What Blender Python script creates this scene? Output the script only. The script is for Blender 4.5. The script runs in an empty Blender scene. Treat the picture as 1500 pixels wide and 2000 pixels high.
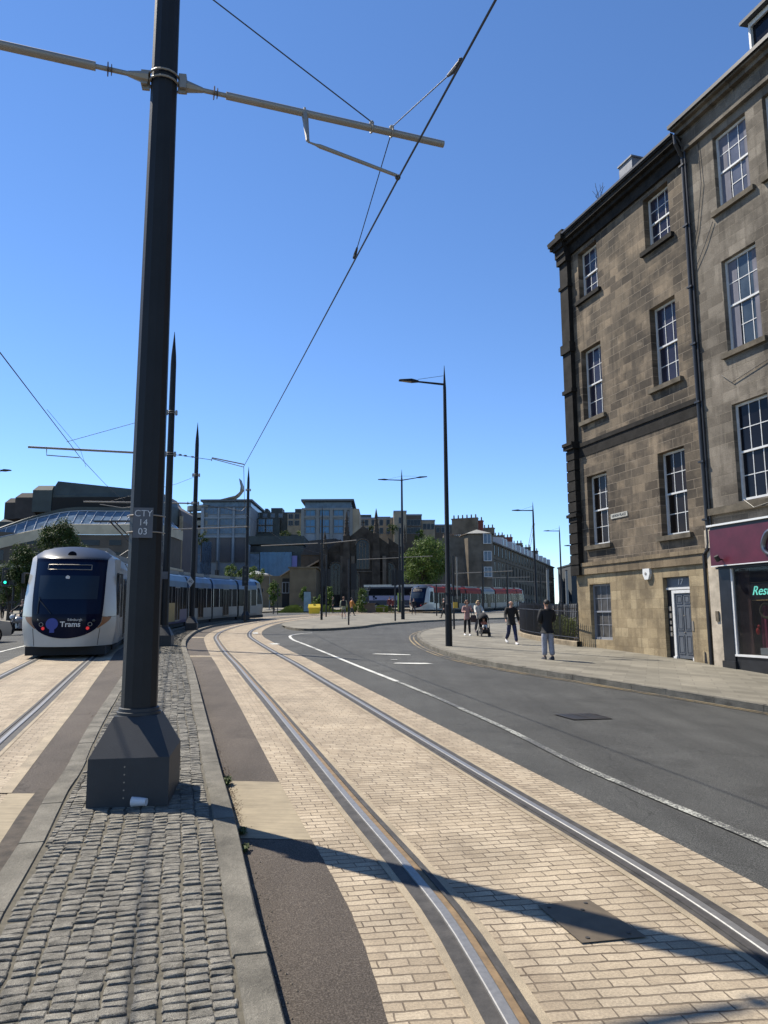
import bpy, bmesh, math, random
from mathutils import Vector, Matrix
R=math.radians; sin=math.sin; cos=math.cos; PI=math.pi
random.seed(7)
S=bpy.context.scene; COL=S.collection
# ---------------------------------------------------------------- camera
CH=1.75; FPX=1440.0; PITCH=R(8.05); ROLL=R(-.3)
fw=Vector((0,cos(PITCH),sin(PITCH))); up0=Vector((0,-sin(PITCH),cos(PITCH))); rt0=Vector((1,0,0))
rt=rt0*cos(ROLL)+up0*sin(ROLL); up=-rt0*sin(ROLL)+up0*cos(ROLL)
cd=bpy.data.cameras.new('camera'); cam=bpy.data.objects.new('camera',cd); COL.objects.link(cam)
cam.matrix_world=Matrix(((rt.x,up.x,-fw.x,0),(rt.y,up.y,-fw.y,0),(rt.z,up.z,-fw.z,CH),(0,0,0,1)))
cd.sensor_fit='VERTICAL'; cd.sensor_height=36; cd.lens=36*FPX/2000; cd.clip_start=.05; cd.clip_end=3000
S.camera=cam
S.render.resolution_x=768; S.render.resolution_y=1024
# ---------------------------------------------------------------- light
SUN_AZ=R(-58); SUN_EL=R(53.8)
W=bpy.data.worlds.new('World'); S.world=W; W.use_nodes=True
nt=W.node_tree; bg=nt.nodes['Background']; sky=nt.nodes.new('ShaderNodeTexSky')
sky.sky_type='NISHITA'; sky.sun_disc=False; sky.sun_elevation=SUN_EL; sky.sun_rotation=SUN_AZ
sky.altitude=2500; sky.air_density=1.0; sky.dust_density=.0; sky.ozone_density=3.0
hs_=nt.nodes.new('ShaderNodeHueSaturation'); hs_.inputs['Saturation'].default_value=1.13; hs_.inputs['Hue'].default_value=.503; nt.links.new(sky.outputs[0],hs_.inputs['Color'])
nt.links.new(hs_.outputs[0],bg.inputs[0]); bg.inputs[1].default_value=.122
sl=bpy.data.lights.new('sun','SUN'); sl.energy=5.0; sl.angle=R(.53); sl.color=(1,.925,.80)
so=bpy.data.objects.new('sun',sl); COL.objects.link(so)
sd=Vector((sin(SUN_AZ)*cos(SUN_EL),cos(SUN_AZ)*cos(SUN_EL),sin(SUN_EL)))
so.rotation_euler=sd.to_track_quat('Z','Y').to_euler(); so.location=sd*60
S.view_settings.view_transform='Standard'; S.view_settings.look='None'; S.view_settings.exposure=.8; S.view_settings.gamma=1
# ---------------------------------------------------------------- ground height and placement
def sp(x,w): # smooth max(0,x)
    return x if x>8*w else (0 if x<-8*w else w*math.log(1+math.exp(x/w)))
def sm(a,b,x):
    t=min(1,max(0,(x-a)/(b-a))); return t*t*(3-2*t)
def gz(x,y):
    yy=min(max(y,-20),200)
    z=.0215*yy+.00004*max(yy,0)**2*(1-.4*sm(100,200,yy))
    z+=-.028*(-2.5+sp(x+2.5,.4)-sp(x-12,.8))
    a=sp(x-4,.4)-sp(x-12,.6); b=sp(26-y,1.0)-sp(6-y,1.0)
    return z-.0045*a*b
def ray(u,v): return rt*((u-750)/FPX)-up*((v-1000)/FPX)+fw
def at(u,v,Y):      # the point seen at photo position u, v that lies Y metres down the street
    r=ray(u,v); t=Y/r.y; return Vector((r.x*t,Y,CH+r.z*t))
def onz(u,v,z):
    r=ray(u,v); t=(z-CH)/r.z; return Vector((r.x*t,r.y*t,z))
def gnd(u,v,dz=0):
    d=ray(u,v); f=lambda t:(CH+d.z*t)-gz(d.x*t,d.y*t)-dz
    t=.5; pv=t
    while f(t)>0 and t<400: pv=t; t*=1.01
    lo,hi=pv,t
    for _ in range(40):
        m=(lo+hi)/2
        if f(m)>0: lo=m
        else: hi=m
    return Vector((d.x*lo,d.y*lo,CH+d.z*lo))
# ---------------------------------------------------------------- objects
def tag(o,label=None,cat=None,group=None,kind=None):
    if label: o['label']=label
    if cat: o['category']=cat
    if group: o['group']=group
    if kind: o['kind']=kind
    return o
def thing(name,label,cat,loc=(0,0,0),rz=0,group=None):
    o=bpy.data.objects.new(name,None); COL.objects.link(o); o.location=loc; o.rotation_euler=(0,0,rz)
    o.empty_display_size=.3
    return tag(o,label,cat,group)
def dup(o,parent=None):
    c=o.copy(); COL.objects.link(c); c.parent=parent
    for ch in list(o.children): dup(ch,c)
    return c
class MB:
    def __init__(s): s.v=[];s.f=[];s.uv=[];s.mt=[]
    def add(s,vs,fs,uvs=None):
        n=len(s.v); s.v+= [tuple(p) for p in vs]
        for i,f in enumerate(fs):
            s.f.append(tuple(n+k for k in f)); s.uv.append(uvs[i] if uvs else None)
        return s
    def box(s,x0,x1,y0,y1,z0,z1,T=None):
        vs=[Vector((x,y,z)) for z in (z0,z1) for y in (y0,y1) for x in (x0,x1)]
        if T: vs=[T@v for v in vs]
        return s.add(vs,[(0,2,3,1),(4,5,7,6),(0,1,5,4),(2,6,7,3),(0,4,6,2),(1,3,7,5)])
    def quad(s,a,b,c,d): return s.add([a,b,c,d],[(0,1,2,3)])
    def tube(s,pts,r,n=8,caps=True,rot=0):
        pts=[Vector(p) for p in pts]; rs=r if isinstance(r,(list,tuple)) else [r]*len(pts)
        vs=[];fs=[]; pu=None
        for i,p in enumerate(pts):
            t=(pts[min(i+1,len(pts)-1)]-pts[max(i-1,0)]).normalized()
            if pu is None: pu=Vector((0,1,0)) if abs(t.z)>.9 else Vector((0,0,1))
            a=t.cross(pu).normalized(); b=a.cross(t).normalized()
            pu=b
            for k in range(n):
                an=2*PI*k/n+rot; vs.append(p+(a*cos(an)+b*sin(an))*rs[i])
        for i in range(len(pts)-1):
            for k in range(n):
                fs.append((i*n+k,i*n+(k+1)%n,(i+1)*n+(k+1)%n,(i+1)*n+k))
        if caps: fs.append(tuple(range(n))[::-1]); fs.append(tuple((len(pts)-1)*n+k for k in range(n)))
        return s.add(vs,fs)
    def prism(s,poly,z0,z1,T=None):   # poly in xy, extruded along z
        n=len(poly); vs=[Vector((p[0],p[1],z0)) for p in poly]+[Vector((p[0],p[1],z1)) for p in poly]
        if T: vs=[T@v for v in vs]
        return s.add(vs,[tuple(range(n))[::-1],tuple(range(n,2*n))]+[(i,(i+1)%n,n+(i+1)%n,n+i) for i in range(n)])
    def lathe(s,prof,n=16,c=(0,0,0),T=None):
        vs=[];fs=[]
        for r,z in prof:
            for k in range(n): vs.append(Vector((c[0]+r*cos(2*PI*k/n),c[1]+r*sin(2*PI*k/n),c[2]+z)))
        if T: vs=[T@v for v in vs]
        for i in range(len(prof)-1):
            for k in range(n): fs.append((i*n+k,i*n+(k+1)%n,(i+1)*n+(k+1)%n,(i+1)*n+k))
        fs.append(tuple(range(n))[::-1]); fs.append(tuple((len(prof)-1)*n+k for k in range(n)))
        return s.add(vs,fs)
    def grid(s,fn,nu,nv,uvf=None):
        vs=[fn(i/nu,j/nv) for j in range(nv+1) for i in range(nu+1)]
        fs=[];uvs=[]
        for j in range(nv):
            for i in range(nu):
                a=j*(nu+1)+i; fs.append((a,a+1,a+nu+2,a+nu+1))
                if uvf: uvs.append([uvf(i/nu,j/nv),uvf((i+1)/nu,j/nv),uvf((i+1)/nu,(j+1)/nv),uvf(i/nu,(j+1)/nv)])
        return s.add(vs,fs,uvs if uvf else None)
    def ball(s,c,r,n=10,m=7):
        rx,ry,rz=(r,r,r) if not isinstance(r,tuple) else r
        vs=[];fs=[]
        for j in range(1,m):
            ph=PI*j/m
            for k in range(n): vs.append((c[0]+rx*sin(ph)*cos(2*PI*k/n),c[1]+ry*sin(ph)*sin(2*PI*k/n),c[2]+rz*cos(ph)))
        vs+= [(c[0],c[1],c[2]+rz),(c[0],c[1],c[2]-rz)]
        for j in range(m-2):
            for k in range(n): fs.append((j*n+k,(j+1)*n+k,(j+1)*n+(k+1)%n,j*n+(k+1)%n))
        t=len(vs)-2
        for k in range(n): fs.append((t,k,(k+1)%n)); fs.append((t+1,(m-2)*n+(k+1)%n,(m-2)*n+k))
        return s.add(vs,fs)
    def build(s,name,mat,parent=None,smooth=False,loc=None,fix=True):
        me=bpy.data.meshes.new(name); me.from_pydata([tuple(v) for v in s.v],[],s.f)
        if any(u is not None for u in s.uv):
            L=me.uv_layers.new(name='UVMap').data; k=0
            for f,u in zip(s.f,s.uv):
                for i in range(len(f)):
                    L[k].uv=u[i] if u else (0,0); k+=1
        elif fix:
            bm=bmesh.new(); bm.from_mesh(me); bmesh.ops.recalc_face_normals(bm,faces=bm.faces); bm.to_mesh(me); bm.free()
        me.materials.append(mat)
        if smooth:
            me.polygons.foreach_set('use_smooth',[True]*len(me.polygons))
            if smooth!=2:
                try: me.set_sharp_from_angle(angle=R(40))
                except Exception: pass
        o=bpy.data.objects.new(name,me); COL.objects.link(o); o.parent=parent
        if loc: o.location=loc
        return o
# ---------------------------------------------------------------- materials
MC={}
class NB:
    def __init__(s,name):
        m=bpy.data.materials.new(name); m.use_nodes=True; s.m=m; s.t=m.node_tree; s.p=s.t.nodes['Principled BSDF']
    def n(s,ty,ins={},**kw):
        nd=s.t.nodes.new(ty)
        for k,v in kw.items(): setattr(nd,k,v)
        for k,v in ins.items():
            if isinstance(v,bpy.types.NodeSocket): s.t.links.new(v,nd.inputs[k])
            else: nd.inputs[k].default_value=v
        return nd
    def coord(s,kind='Object',swz=None,scale=(1,1,1)):
        c=s.n('ShaderNodeTexCoord').outputs[kind]
        if swz:
            sp_=s.n('ShaderNodeSeparateXYZ',{0:c}); d={'x':sp_.outputs[0],'y':sp_.outputs[1],'z':sp_.outputs[2]}
            c=s.n('ShaderNodeCombineXYZ',{0:d[swz[0]],1:d[swz[1]]}).outputs[0]
        return s.n('ShaderNodeMapping',{0:c,3:scale}).outputs[0]
    def noise(s,v,scale,detail=4,rough=.55,dist=0):
        return s.n('ShaderNodeTexNoise',{'Vector':v,'Scale':scale,'Detail':detail,'Roughness':rough,'Distortion':dist}).outputs[0]
    def ramp(s,f,stops):
        r=s.n('ShaderNodeValToRGB',{0:f}); e=r.color_ramp.elements
        while len(e)<len(stops): e.new(.5)
        for i,(p,c) in enumerate(stops): e[i].position=p; e[i].color=(c,c,c,1) if not isinstance(c,(tuple,list)) else (*c,1)
        return r.outputs[0]
    def mix(s,f,a,b,mode='MIX'):
        n=s.n('ShaderNodeMix',data_type='RGBA',blend_type=mode)
        for k,v in ((0,f),(6,a),(7,b)):
            if isinstance(v,bpy.types.NodeSocket): s.t.links.new(v,n.inputs[k])
            else: n.inputs[k].default_value=(*v,1) if isinstance(v,(tuple,list)) else v
        return n.outputs[2]
    def math(s,op,a,b=0): return s.n('ShaderNodeMath',{0:a,1:b},operation=op).outputs[0]
    def col(s,c):
        if isinstance(c,bpy.types.NodeSocket): s.t.links.new(c,s.p.inputs['Base Color'])
        else: s.p.inputs['Base Color'].default_value=(*c,1)
    def set(s,**k):
        for a,b in k.items():
            a=a.replace('_',' ')
            if isinstance(b,bpy.types.NodeSocket): s.t.links.new(b,s.p.inputs[a])
            else: s.p.inputs[a].default_value=b
    def bump(s,h,strength,dist=.02):
        b=s.n('ShaderNodeBump',{'Strength':strength,'Distance':dist,'Height':h}); s.t.links.new(b.outputs[0],s.p.inputs['Normal'])
def mat(name,c,rough=.6,metal=0,var=.0,vs=3,bump=0,bs=40,spec=.5,spk=0,**k):
    if name in MC: return MC[name]
    b=NB(name); v=b.coord()
    if var:
        n=b.noise(v,vs,5,.6); c2=tuple(max(0,x*(1-var)) for x in c); c1=tuple(x*(1+var) for x in c)
        cc=b.ramp(n,[(.3,c2),(.7,c1)])
        if spk: cc=b.mix(spk,cc,b.ramp(b.noise(v,330,3,.8),[(.36,.12),(.5,.5),(.62,.95)]),'OVERLAY')
        b.col(cc)
    else: b.col(c)
    b.set(Roughness=rough,Metallic=metal); b.p.inputs['Specular IOR Level'].default_value=spec
    if bump: b.bump(b.noise(v,bs,5,.65),bump,.01)
    for a,x in k.items(): b.set(**{a:x})
    MC[name]=b.m; return b.m
def stone(name,stops,bw,rh,mort,mcol,soot=.5,grime=(.035,.03,.025),swz='xz',mstr=.6,nb=.25,uvs=False):
    b=NB(name); c0=b.coord('Object',swz)
    nz=b.n('ShaderNodeTexNoise',{'Vector':c0,'Scale':1.3,'Detail':2}).outputs[1]
    c=b.mix(.012,c0,nz,'ADD') if False else c0
    wob=b.noise(c0,6,3); off=b.n('ShaderNodeVectorMath',{0:c0,1:b.n('ShaderNodeCombineXYZ',{0:b.math('MULTIPLY',wob,.03),1:b.math('MULTIPLY',b.noise(c0,5,3),.03)}).outputs[0]},operation='ADD').outputs[0]
    br=b.n('ShaderNodeTexBrick',{'Vector':off,'Color1':(0,0,0,1),'Color2':(1,1,1,1),'Mortar':(.5,.5,.5,1),'Scale':1,'Mortar Size':mort,'Mortar Smooth':.3,'Bias':0,'Brick Width':bw,'Row Height':rh},offset=.5,offset_frequency=2,squash=.7,squash_frequency=3)
    base=b.ramp(br.outputs[0],stops)
    gold=b.noise(b.n('ShaderNodeMapping',{0:c0,1:(3,8,0)}).outputs[0],.8,4,.6); base=b.mix(b.math('MULTIPLY',b.ramp(gold,[(.5,0.),(.66,1.)]),.5),base,tuple(min(1,x*1.25) for x in stops[-1][1]))
    fine=b.noise(c0,34,6,.8); base=b.mix(.8,base,b.ramp(fine,[(.3,.25),(.7,.78)]),'OVERLAY')
    big=b.noise(c0,.55,5,.65); base=b.mix(b.math('MULTIPLY',b.ramp(big,[(.45,0.),(.62,1.)]),soot),base,grime)
    st=b.n('ShaderNodeMapping',{0:c0,3:(2.2,.18,1)}).outputs[0]; streak=b.noise(st,2.2,4,.6)
    base=b.mix(b.math('MULTIPLY',b.ramp(streak,[(.52,0.),(.72,1.)]),soot*.75),base,grime)
    base=b.mix(b.math('MULTIPLY',b.ramp(b.noise(b.n('ShaderNodeMapping',{0:c0,1:(7,3,0)}).outputs[0],1.7,6,.7),[(.6,0.),(.72,1.)]),.5),base,mcol)
    mf=b.math('MULTIPLY',br.outputs[1],mstr); mf=b.math('MULTIPLY',mf,b.ramp(b.noise(c0,1.1,3),[(.38,.15),(.6,1.)]))
    base=b.mix(mf,base,mcol)
    b.col(base); b.set(Roughness=.92); b.p.inputs['Specular IOR Level'].default_value=.2
    h=b.math('ADD',b.math('MULTIPLY',b.noise(c0,22,6,.7),nb),b.math('MULTIPLY',br.outputs[1],-.6))
    h=b.math('ADD',h,b.math('MULTIPLY',b.noise(c0,2.5,3),.5))
    b.bump(h,.8,.02); MC[name]=b.m; return b.m
def asphalt(name,c,spk,rough=.85,patch=.25,bump=.5):
    b=NB(name); v=b.coord()
    n1=b.noise(v,120,4,.85); n2=b.noise(v,.6,5,.6); n3=b.noise(v,45,4,.7)
    base=b.ramp(n1,[(.36,tuple(x*.4 for x in c)),(.5,c),(.6,spk)])
    base=b.mix(b.math('MULTIPLY',n3,.35),base,tuple(x*.6 for x in c))
    base=b.mix(patch,base,b.ramp(n2,[(.3,.25),(.7,.75)]),'OVERLAY')
    sv=b.n('ShaderNodeMapping',{0:v,2:(0,0,R(-12)),3:(1.6,.06,1)}).outputs[0]
    base=b.mix(patch*.8,base,b.ramp(b.noise(sv,1.2,4,.6),[(.3,.3),(.7,.7)]),'OVERLAY')
    st=b.noise(b.n('ShaderNodeMapping',{0:v,1:(9,4,0)}).outputs[0],.9,3,.5); base=b.mix(b.math('MULTIPLY',b.ramp(st,[(.60,0.),(.68,1.)]),.35),base,tuple(x*.5 for x in c))
    vo=b.n('ShaderNodeTexVoronoi',{'Vector':b.n('ShaderNodeVectorMath',{0:v,1:b.n('ShaderNodeTexNoise',{'Vector':v,'Scale':1.5,'Detail':4}).outputs[1]},operation='ADD').outputs[0],'Scale':.28},feature='DISTANCE_TO_EDGE').outputs[0]
    base=b.mix(b.math('MULTIPLY',b.ramp(vo,[(.0,1.),(.004,0.)]),.55),base,tuple(x*.35 for x in c))
    b.col(base); b.set(Roughness=rough); b.p.inputs['Specular IOR Level'].default_value=.3
    b.bump(b.math('ADD',n1,n3),bump,.008); MC[name]=b.m; return b.m
M_road=asphalt('road asphalt',(.040,.0405,.038),(.15,.15,.14),patch=.5,bump=.8)
M_strip=asphalt('brown asphalt',(.072,.058,.046),(.17,.145,.12),patch=.4,bump=.9)
def brickpave():
    b=NB('buff block paving'); v=b.n('ShaderNodeTexCoord').outputs['UV']
    w1=b.math('MULTIPLY',b.noise(v,9,3),.02); w2=b.math('MULTIPLY',b.noise(b.n('ShaderNodeMapping',{0:v,1:(5,3,0)}).outputs[0],7,3),.030)
    off=b.n('ShaderNodeVectorMath',{0:v,1:b.n('ShaderNodeCombineXYZ',{0:w1,1:w2}).outputs[0]},operation='ADD').outputs[0]
    br=b.n('ShaderNodeTexBrick',{'Vector':b.n('ShaderNodeMapping',{0:off,3:(1,.62,1)}).outputs[0],'Color1':(0,0,0,1),'Color2':(1,1,1,1),'Mortar':(.5,.5,.5,1),'Scale':1,'Mortar Size':.0045,'Mortar Smooth':.35,'Bias':0,'Brick Width':.18,'Row Height':.0495},offset=.5,offset_frequency=2,squash=.85,squash_frequency=3)
    base=b.ramp(br.outputs[0],[(0,(.272,.22,.153)),(.5,(.318,.26,.184)),(1,(.358,.297,.214))])
    n=b.noise(v,75,6,.85); base=b.mix(.85,base,b.ramp(n,[(.3,.22),(.7,.8)]),'OVERLAY')
    base=b.mix(.35,base,b.ramp(b.noise(v,1.4,5,.65),[(.3,.2),(.7,.8)]),'OVERLAY')
    g=b.noise(b.n('ShaderNodeMapping',{0:v,3:(3,.25,1)}).outputs[0],1.5,4); base=b.mix(b.math('MULTIPLY',b.ramp(g,[(.52,0.),(.7,1.)]),.25),base,(.11,.08,.055))
    base=b.mix(b.math('MULTIPLY',br.outputs[1],b.ramp(b.noise(v,3.5,3),[(.3,.55),(.65,1.)])),base,(.095,.071,.048))
    ax=b.math('ABSOLUTE',b.math('SUBTRACT',b.math('ABSOLUTE',b.n('ShaderNodeSeparateXYZ',{0:v}).outputs[0]),.755))
    rl_=b.math('MULTIPLY',b.ramp(ax,[(.10,1.),(.36,0.)]),b.ramp(b.noise(b.n('ShaderNodeMapping',{0:v,3:(2,.35,1)}).outputs[0],2.5,5,.7),[(.38,.05),(.65,1.)]))
    base=b.mix(b.math('MULTIPLY',rl_,.55),base,(.12,.085,.052))
    b.col(base); b.set(Roughness=.8); b.p.inputs['Specular IOR Level'].default_value=.35
    h=b.math('ADD',b.math('MULTIPLY',br.outputs[1],-1.),b.math('MULTIPLY',n,.35)); h=b.math('ADD',h,b.math('MULTIPLY',b.noise(v,12,3),.4))
    b.bump(h,.9,.012); return b.m
M_block=brickpave()
def slabs():
    b=NB('stone paving slabs'); v=b.n('ShaderNodeMapping',{0:b.n('ShaderNodeTexCoord').outputs['Object'],2:(0,0,R(20))}).outputs[0]
    br=b.n('ShaderNodeTexBrick',{'Vector':v,'Color1':(0,0,0,1),'Color2':(1,1,1,1),'Mortar':(.5,.5,.5,1),'Scale':1,'Mortar Size':.006,'Brick Width':.75,'Row Height':.45},offset=.4)
    base=b.ramp(br.outputs[0],[(0,(.135,.124,.098)),(.5,(.162,.15,.12)),(1,(.185,.17,.135))])
    base=b.mix(.5,base,b.ramp(b.noise(v,.7,6,.65),[(.3,.25),(.7,.75)]),'OVERLAY')
    base=b.mix(.3,base,b.ramp(b.noise(v,60,4,.7),[(.3,.25),(.7,.75)]),'OVERLAY')
    base=b.mix(b.math('MULTIPLY',br.outputs[1],.6),base,(.055,.05,.042))
    b.col(base); b.set(Roughness=.85); b.p.inputs['Specular IOR Level'].default_value=.3
    b.bump(b.math('ADD',b.noise(v,30,4),b.math('MULTIPLY',br.outputs[1],-1.)),.3,.01); return b.m
M_slab=slabs()
def paint(name,c,wear):
    b=NB(name); v=b.coord(); n=b.noise(v,24,5,.75); n2=b.noise(v,1.1,3)
    n=b.noise(v,38,6,.8); f=b.math('ADD',n,b.math('MULTIPLY',n2,.5)); k=b.ramp(f,[(wear,0.),(wear+.06,1.)])
    b.col(b.mix(k,(.05,.05,.047),c)); b.set(Roughness=.7); MC[name]=b.m; return b.m
M_white=paint('worn white road paint',(.40,.40,.35),.775)
M_white2=paint('white road paint',(.48,.48,.44),.64)
M_yellow=paint('yellow road paint',(.27,.20,.09),.71)
M_kerb=mat('granite kerb',(.122,.113,.093),.9,var=.4,vs=3.2,bump=1.0,bs=45,spec=.25,spk=.8)
M_sett=mat('granite setts',(.142,.132,.11),.85,var=.5,vs=11,bump=1.0,bs=75,spec=.3,spk=1.0)
M_joint=mat('sandy joints',(.085,.076,.056),.95,var=.3,vs=30,bump=.5,bs=120)
M_conc=mat('pale concrete',(.25,.205,.14),.85,spk=.5,var=.3,vs=2.5,bump=.4,bs=60)
M_grout=mat('rubber rail grout',(.036,.033,.030),.75,var=.5,vs=9,bump=.3,bs=50)
M_rail=mat('polished rail steel',(.22,.215,.205),.48,metal=.6,var=.15,vs=30)
M_rust=mat('rusty rail groove',(.17,.115,.06),.7,metal=.2,var=.3,vs=14)
M_grdark=mat('dark rail groove',(.035,.032,.03),.7,var=.3,vs=14)
M_pole=mat('charcoal painted steel',(.014,.015,.0165),.55,var=.15,vs=3,bump=.15,bs=30,spec=.25)
M_box=mat('slate grey painted steel',(.032,.035,.039),.55,var=.12,vs=4,bump=.12,bs=90,spec=.3)
M_galv=mat('galvanised steel',(.27,.245,.21),.5,metal=.35,var=.08,vs=2)
M_wire=mat('dark wire',(.03,.03,.035),.6)
M_black=mat('black plastic',(.012,.012,.014),.45)
M_wframe=mat('white painted timber',(.55,.55,.54),.5,var=.1,vs=9)
M_gframe=mat('grey painted timber',(.22,.23,.25),.5)
def glass(name,c=(.012,.013,.018),rough=.07,spec=.6,w=.08,tint=None):
    b=NB(name); v=b.coord(); n=b.noise(v,.9,3)
    b.col(b.ramp(n,[(.3,c),(.75,tint or tuple(x*2 for x in c))])); b.set(Roughness=rough); b.p.inputs['Specular IOR Level'].default_value=spec
    b.bump(b.noise(v,1.6,2),w,.05); return b.m
M_glass=glass('old window glass',(.006,.006,.008),.1,.16,.12); M_glassm=glass('mauve reflecting window glass',(.02,.018,.028),.14,.25,.15,(.04,.038,.055)); M_glassn=glass('brown backed window glass',(.014,.010,.008),.12,.14,.12,(.025,.018,.014)); M_glassb=glass('sky lit window glass',(.045,.05,.07),.12,.35,.15,(.13,.14,.18))
M_gdark=glass('dark far glazing',(.006,.008,.012),.15,.3)
M_gblue=glass('blue curtain glazing',(.04,.12,.22),.2,.4,tint=(.08,.22,.36))
M_gteal=glass('blue grey far glazing',(.055,.085,.12),.15,.4,tint=(.13,.19,.26))
# ================================================================ GROUND
def cr(pts,step=.25):     # Catmull-Rom through 2-D points, resampled
    P=[Vector((p[0],p[1])) for p in pts]; P=[P[0]*2-P[1]]+P+[P[-1]*2-P[-2]]; out=[]
    for i in range(1,len(P)-2):
        a,b,c,d=P[i-1:i+3]; n=max(2,int((c-b).length/step))
        for k in range(n):
            t=k/n; out.append(.5*((2*b)+(c-a)*t+(2*a-5*b+4*c-d)*t*t+(3*b-a-3*c+d)*t**3))
    out.append(P[-2]); return out
class Path:
    def __init__(s,pts,step=.25):
        s.p=cr(pts,step); s.d=[0]
        for a,b in zip(s.p,s.p[1:]): s.d.append(s.d[-1]+(b-a).length)
        s.L=s.d[-1]
    def at(s,d,off=0):
        import bisect
        d=min(max(d,0),s.L-1e-4); i=min(len(s.p)-2,max(0,bisect.bisect_right(s.d,d)-1))
        a,b=s.p[i],s.p[i+1]; t=(d-s.d[i])/max(1e-6,s.d[i+1]-s.d[i]); p=a+(b-a)*t
        i0=max(0,i-2); i1=min(len(s.p)-1,i+3); h=(s.p[i1]-s.p[i0]).normalized()
        return p+Vector((h.y,-h.x))*off, h
    def near_y(s,y):
        j=min(range(len(s.p)),key=lambda i:abs(s.p[i].y-y)); return s.d[j]
def strip(mb,path,o0,o1,dz,d0=0,d1=None,step=.4,nx=2,z=None,uv=True):
    d1=path.L if d1 is None else d1; n=max(1,int((d1-d0)/step))
    f0=o0 if callable(o0) else (lambda d:o0); f1=o1 if callable(o1) else (lambda d:o1)
    def fn(a,t):
        d=d0+(d1-d0)*t; o=f0(d)+(f1(d)-f0(d))*a; p,_=path.at(d,o); return (p.x,p.y,gz(p.x,p.y)+dz)
    def uf(a,t):
        d=d0+(d1-d0)*t; return (f0(d)+(f1(d)-f0(d))*a,d)
    mb.grid(fn,nx,n,uf if uv else None); return mb
def upf(o):   # make sure open sheets face upward
    me=o.data; bm=bmesh.new(); bm.from_mesh(me)
    for f in bm.faces:
        if f.normal.z<0: f.normal_flip()
    bm.to_mesh(me); bm.free(); return o
def axis(fine0,fine1,st,lo,hi):
    a=[fine0]
    while a[-1]<fine1: a.append(a[-1]+st)
    s=st
    while a[-1]<hi: s*=1.35; a.append(a[-1]+s)
    s=st
    while a[0]>lo: s*=1.35; a.insert(0,a[0]-s)
    return a
gx=axis(-18,16,.5,-500,600); gy=axis(-4,64,.5,-60,700)
g=MB(); g.add([(x,y,gz(x,y)) for y in gy for x in gx],[(j*len(gx)+i,j*len(gx)+i+1,(j+1)*len(gx)+i+1,(j+1)*len(gx)+i) for j in range(len(gy)-1) for i in range(len(gx)-1)])
tag(g.build('road',M_road,smooth=2,fix=False),kind='structure')
C1=Path([(1.75,-.5),(1.45,2.2),(1.18,4.0),(.96,5.0),(.42,6.9),(-.35,9.7),(-1.2,12.8),(-2.02,15.75),(-3.1,19.7),(-4.28,23.9),(-5.75,29.4),(-6.98,34.4),(-7.9,40),(-8.45,46.5),(-8.6,52),(-8.35,58),(-7.5,64.5),(-5.8,71.5),(-3.0,78.5),(1.0,85.5),(5.5,92),(12,100.5),(21,111),(33,123),(50,139)])
C2=Path([(-2.4,-1),(-3.9,4.2),(-5.55,9.6),(-6.25,11.9),(-7.38,15.5),(-9.15,21.2),(-10.3,25),(-11.7,31),(-12.85,37.5),(-13.45,44),(-13.5,50),(-13.0,56),(-11.9,62),(-10.0,69),(-6.9,76.5),(-2.6,84),(2.2,91),(8.8,99.5),(18,110.5),(30,123),(47,139)])
def bedding(P,name,off0,off1):
    m=MB(); strip(m,P,off0,off1,.008,nx=6); tag(upf(m.build(name,M_block)),kind='structure')
bedding(C1,'track_paving',-1.27,1.36); bedding(C2,'track_paving',-1.45,1.33)
def track(P,near):
    co=MB(); gr=MB()
    for sgn in (-1,1):
        c=sgn*.755
        for a,b_ in ((-.165,-.115),(.115,.165)):
            strip(co,P,c+a,c+b_,.013,nx=1)
        strip(gr,P,c-.117,c+.117,.014,nx=2)
    tag(upf(co.build('rail_edging',M_conc)),kind='structure'); tag(upf(gr.build('rail_bedding',M_grout)),kind='structure')
for P in (C1,C2): track(P,0)
def rail(P,sgn,label,dmax,gm=None):
    c=sgn*.755; t=thing('tram_rail',label,'rail',group='grooved tram rails in the street')
    # profile: head on the outer side, groove on the inner side
    s_=-sgn
    h=MB()
    prof=[(-.036*s_*1,.014),(-.034*s_,.024),(-.028*s_,.027),(.018*s_,.027),(.024*s_,.022),(.024*s_,.003)]
    def sweep(m,prof):
        n=int(dmax/.3)
        def fn(a,tt):
            k=round(a*(len(prof)-1)); o,z=prof[k]; p,_=P.at(dmax*tt,c+o); q,_=P.at(dmax*tt,c); return (p.x,p.y,gz(q.x,q.y)+z)
        m.grid(fn,len(prof)-1,n)
    sweep(h,prof); upf(h.build('rail_head',M_rail,t))
    gv=MB(); sweep(gv,[(.0245*s_,.0155),(.068*s_,.0155)]); upf(gv.build('groove',gm or M_grdark,t))
    lp=MB(); sweep(lp,[(.066*s_,.015),(.067*s_,.024),(.082*s_,.024),(.083*s_,.015)]); upf(lp.build('keeper_lip',M_grout,t))
rail(C1,-1,'grooved steel rail with a rusty groove, nearest to the cobbled island on its right side',C1.L,M_rust)
rail(C1,1,'bright grooved steel rail beside the dark road, right rail of the foreground track',C1.L)
rail(C2,1,'steel rail running under the right side of the white tram, beyond the cobbled island',C2.L)
rail(C2,-1,'leftmost steel rail, running under the left side of the white tram',C2.L)
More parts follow.
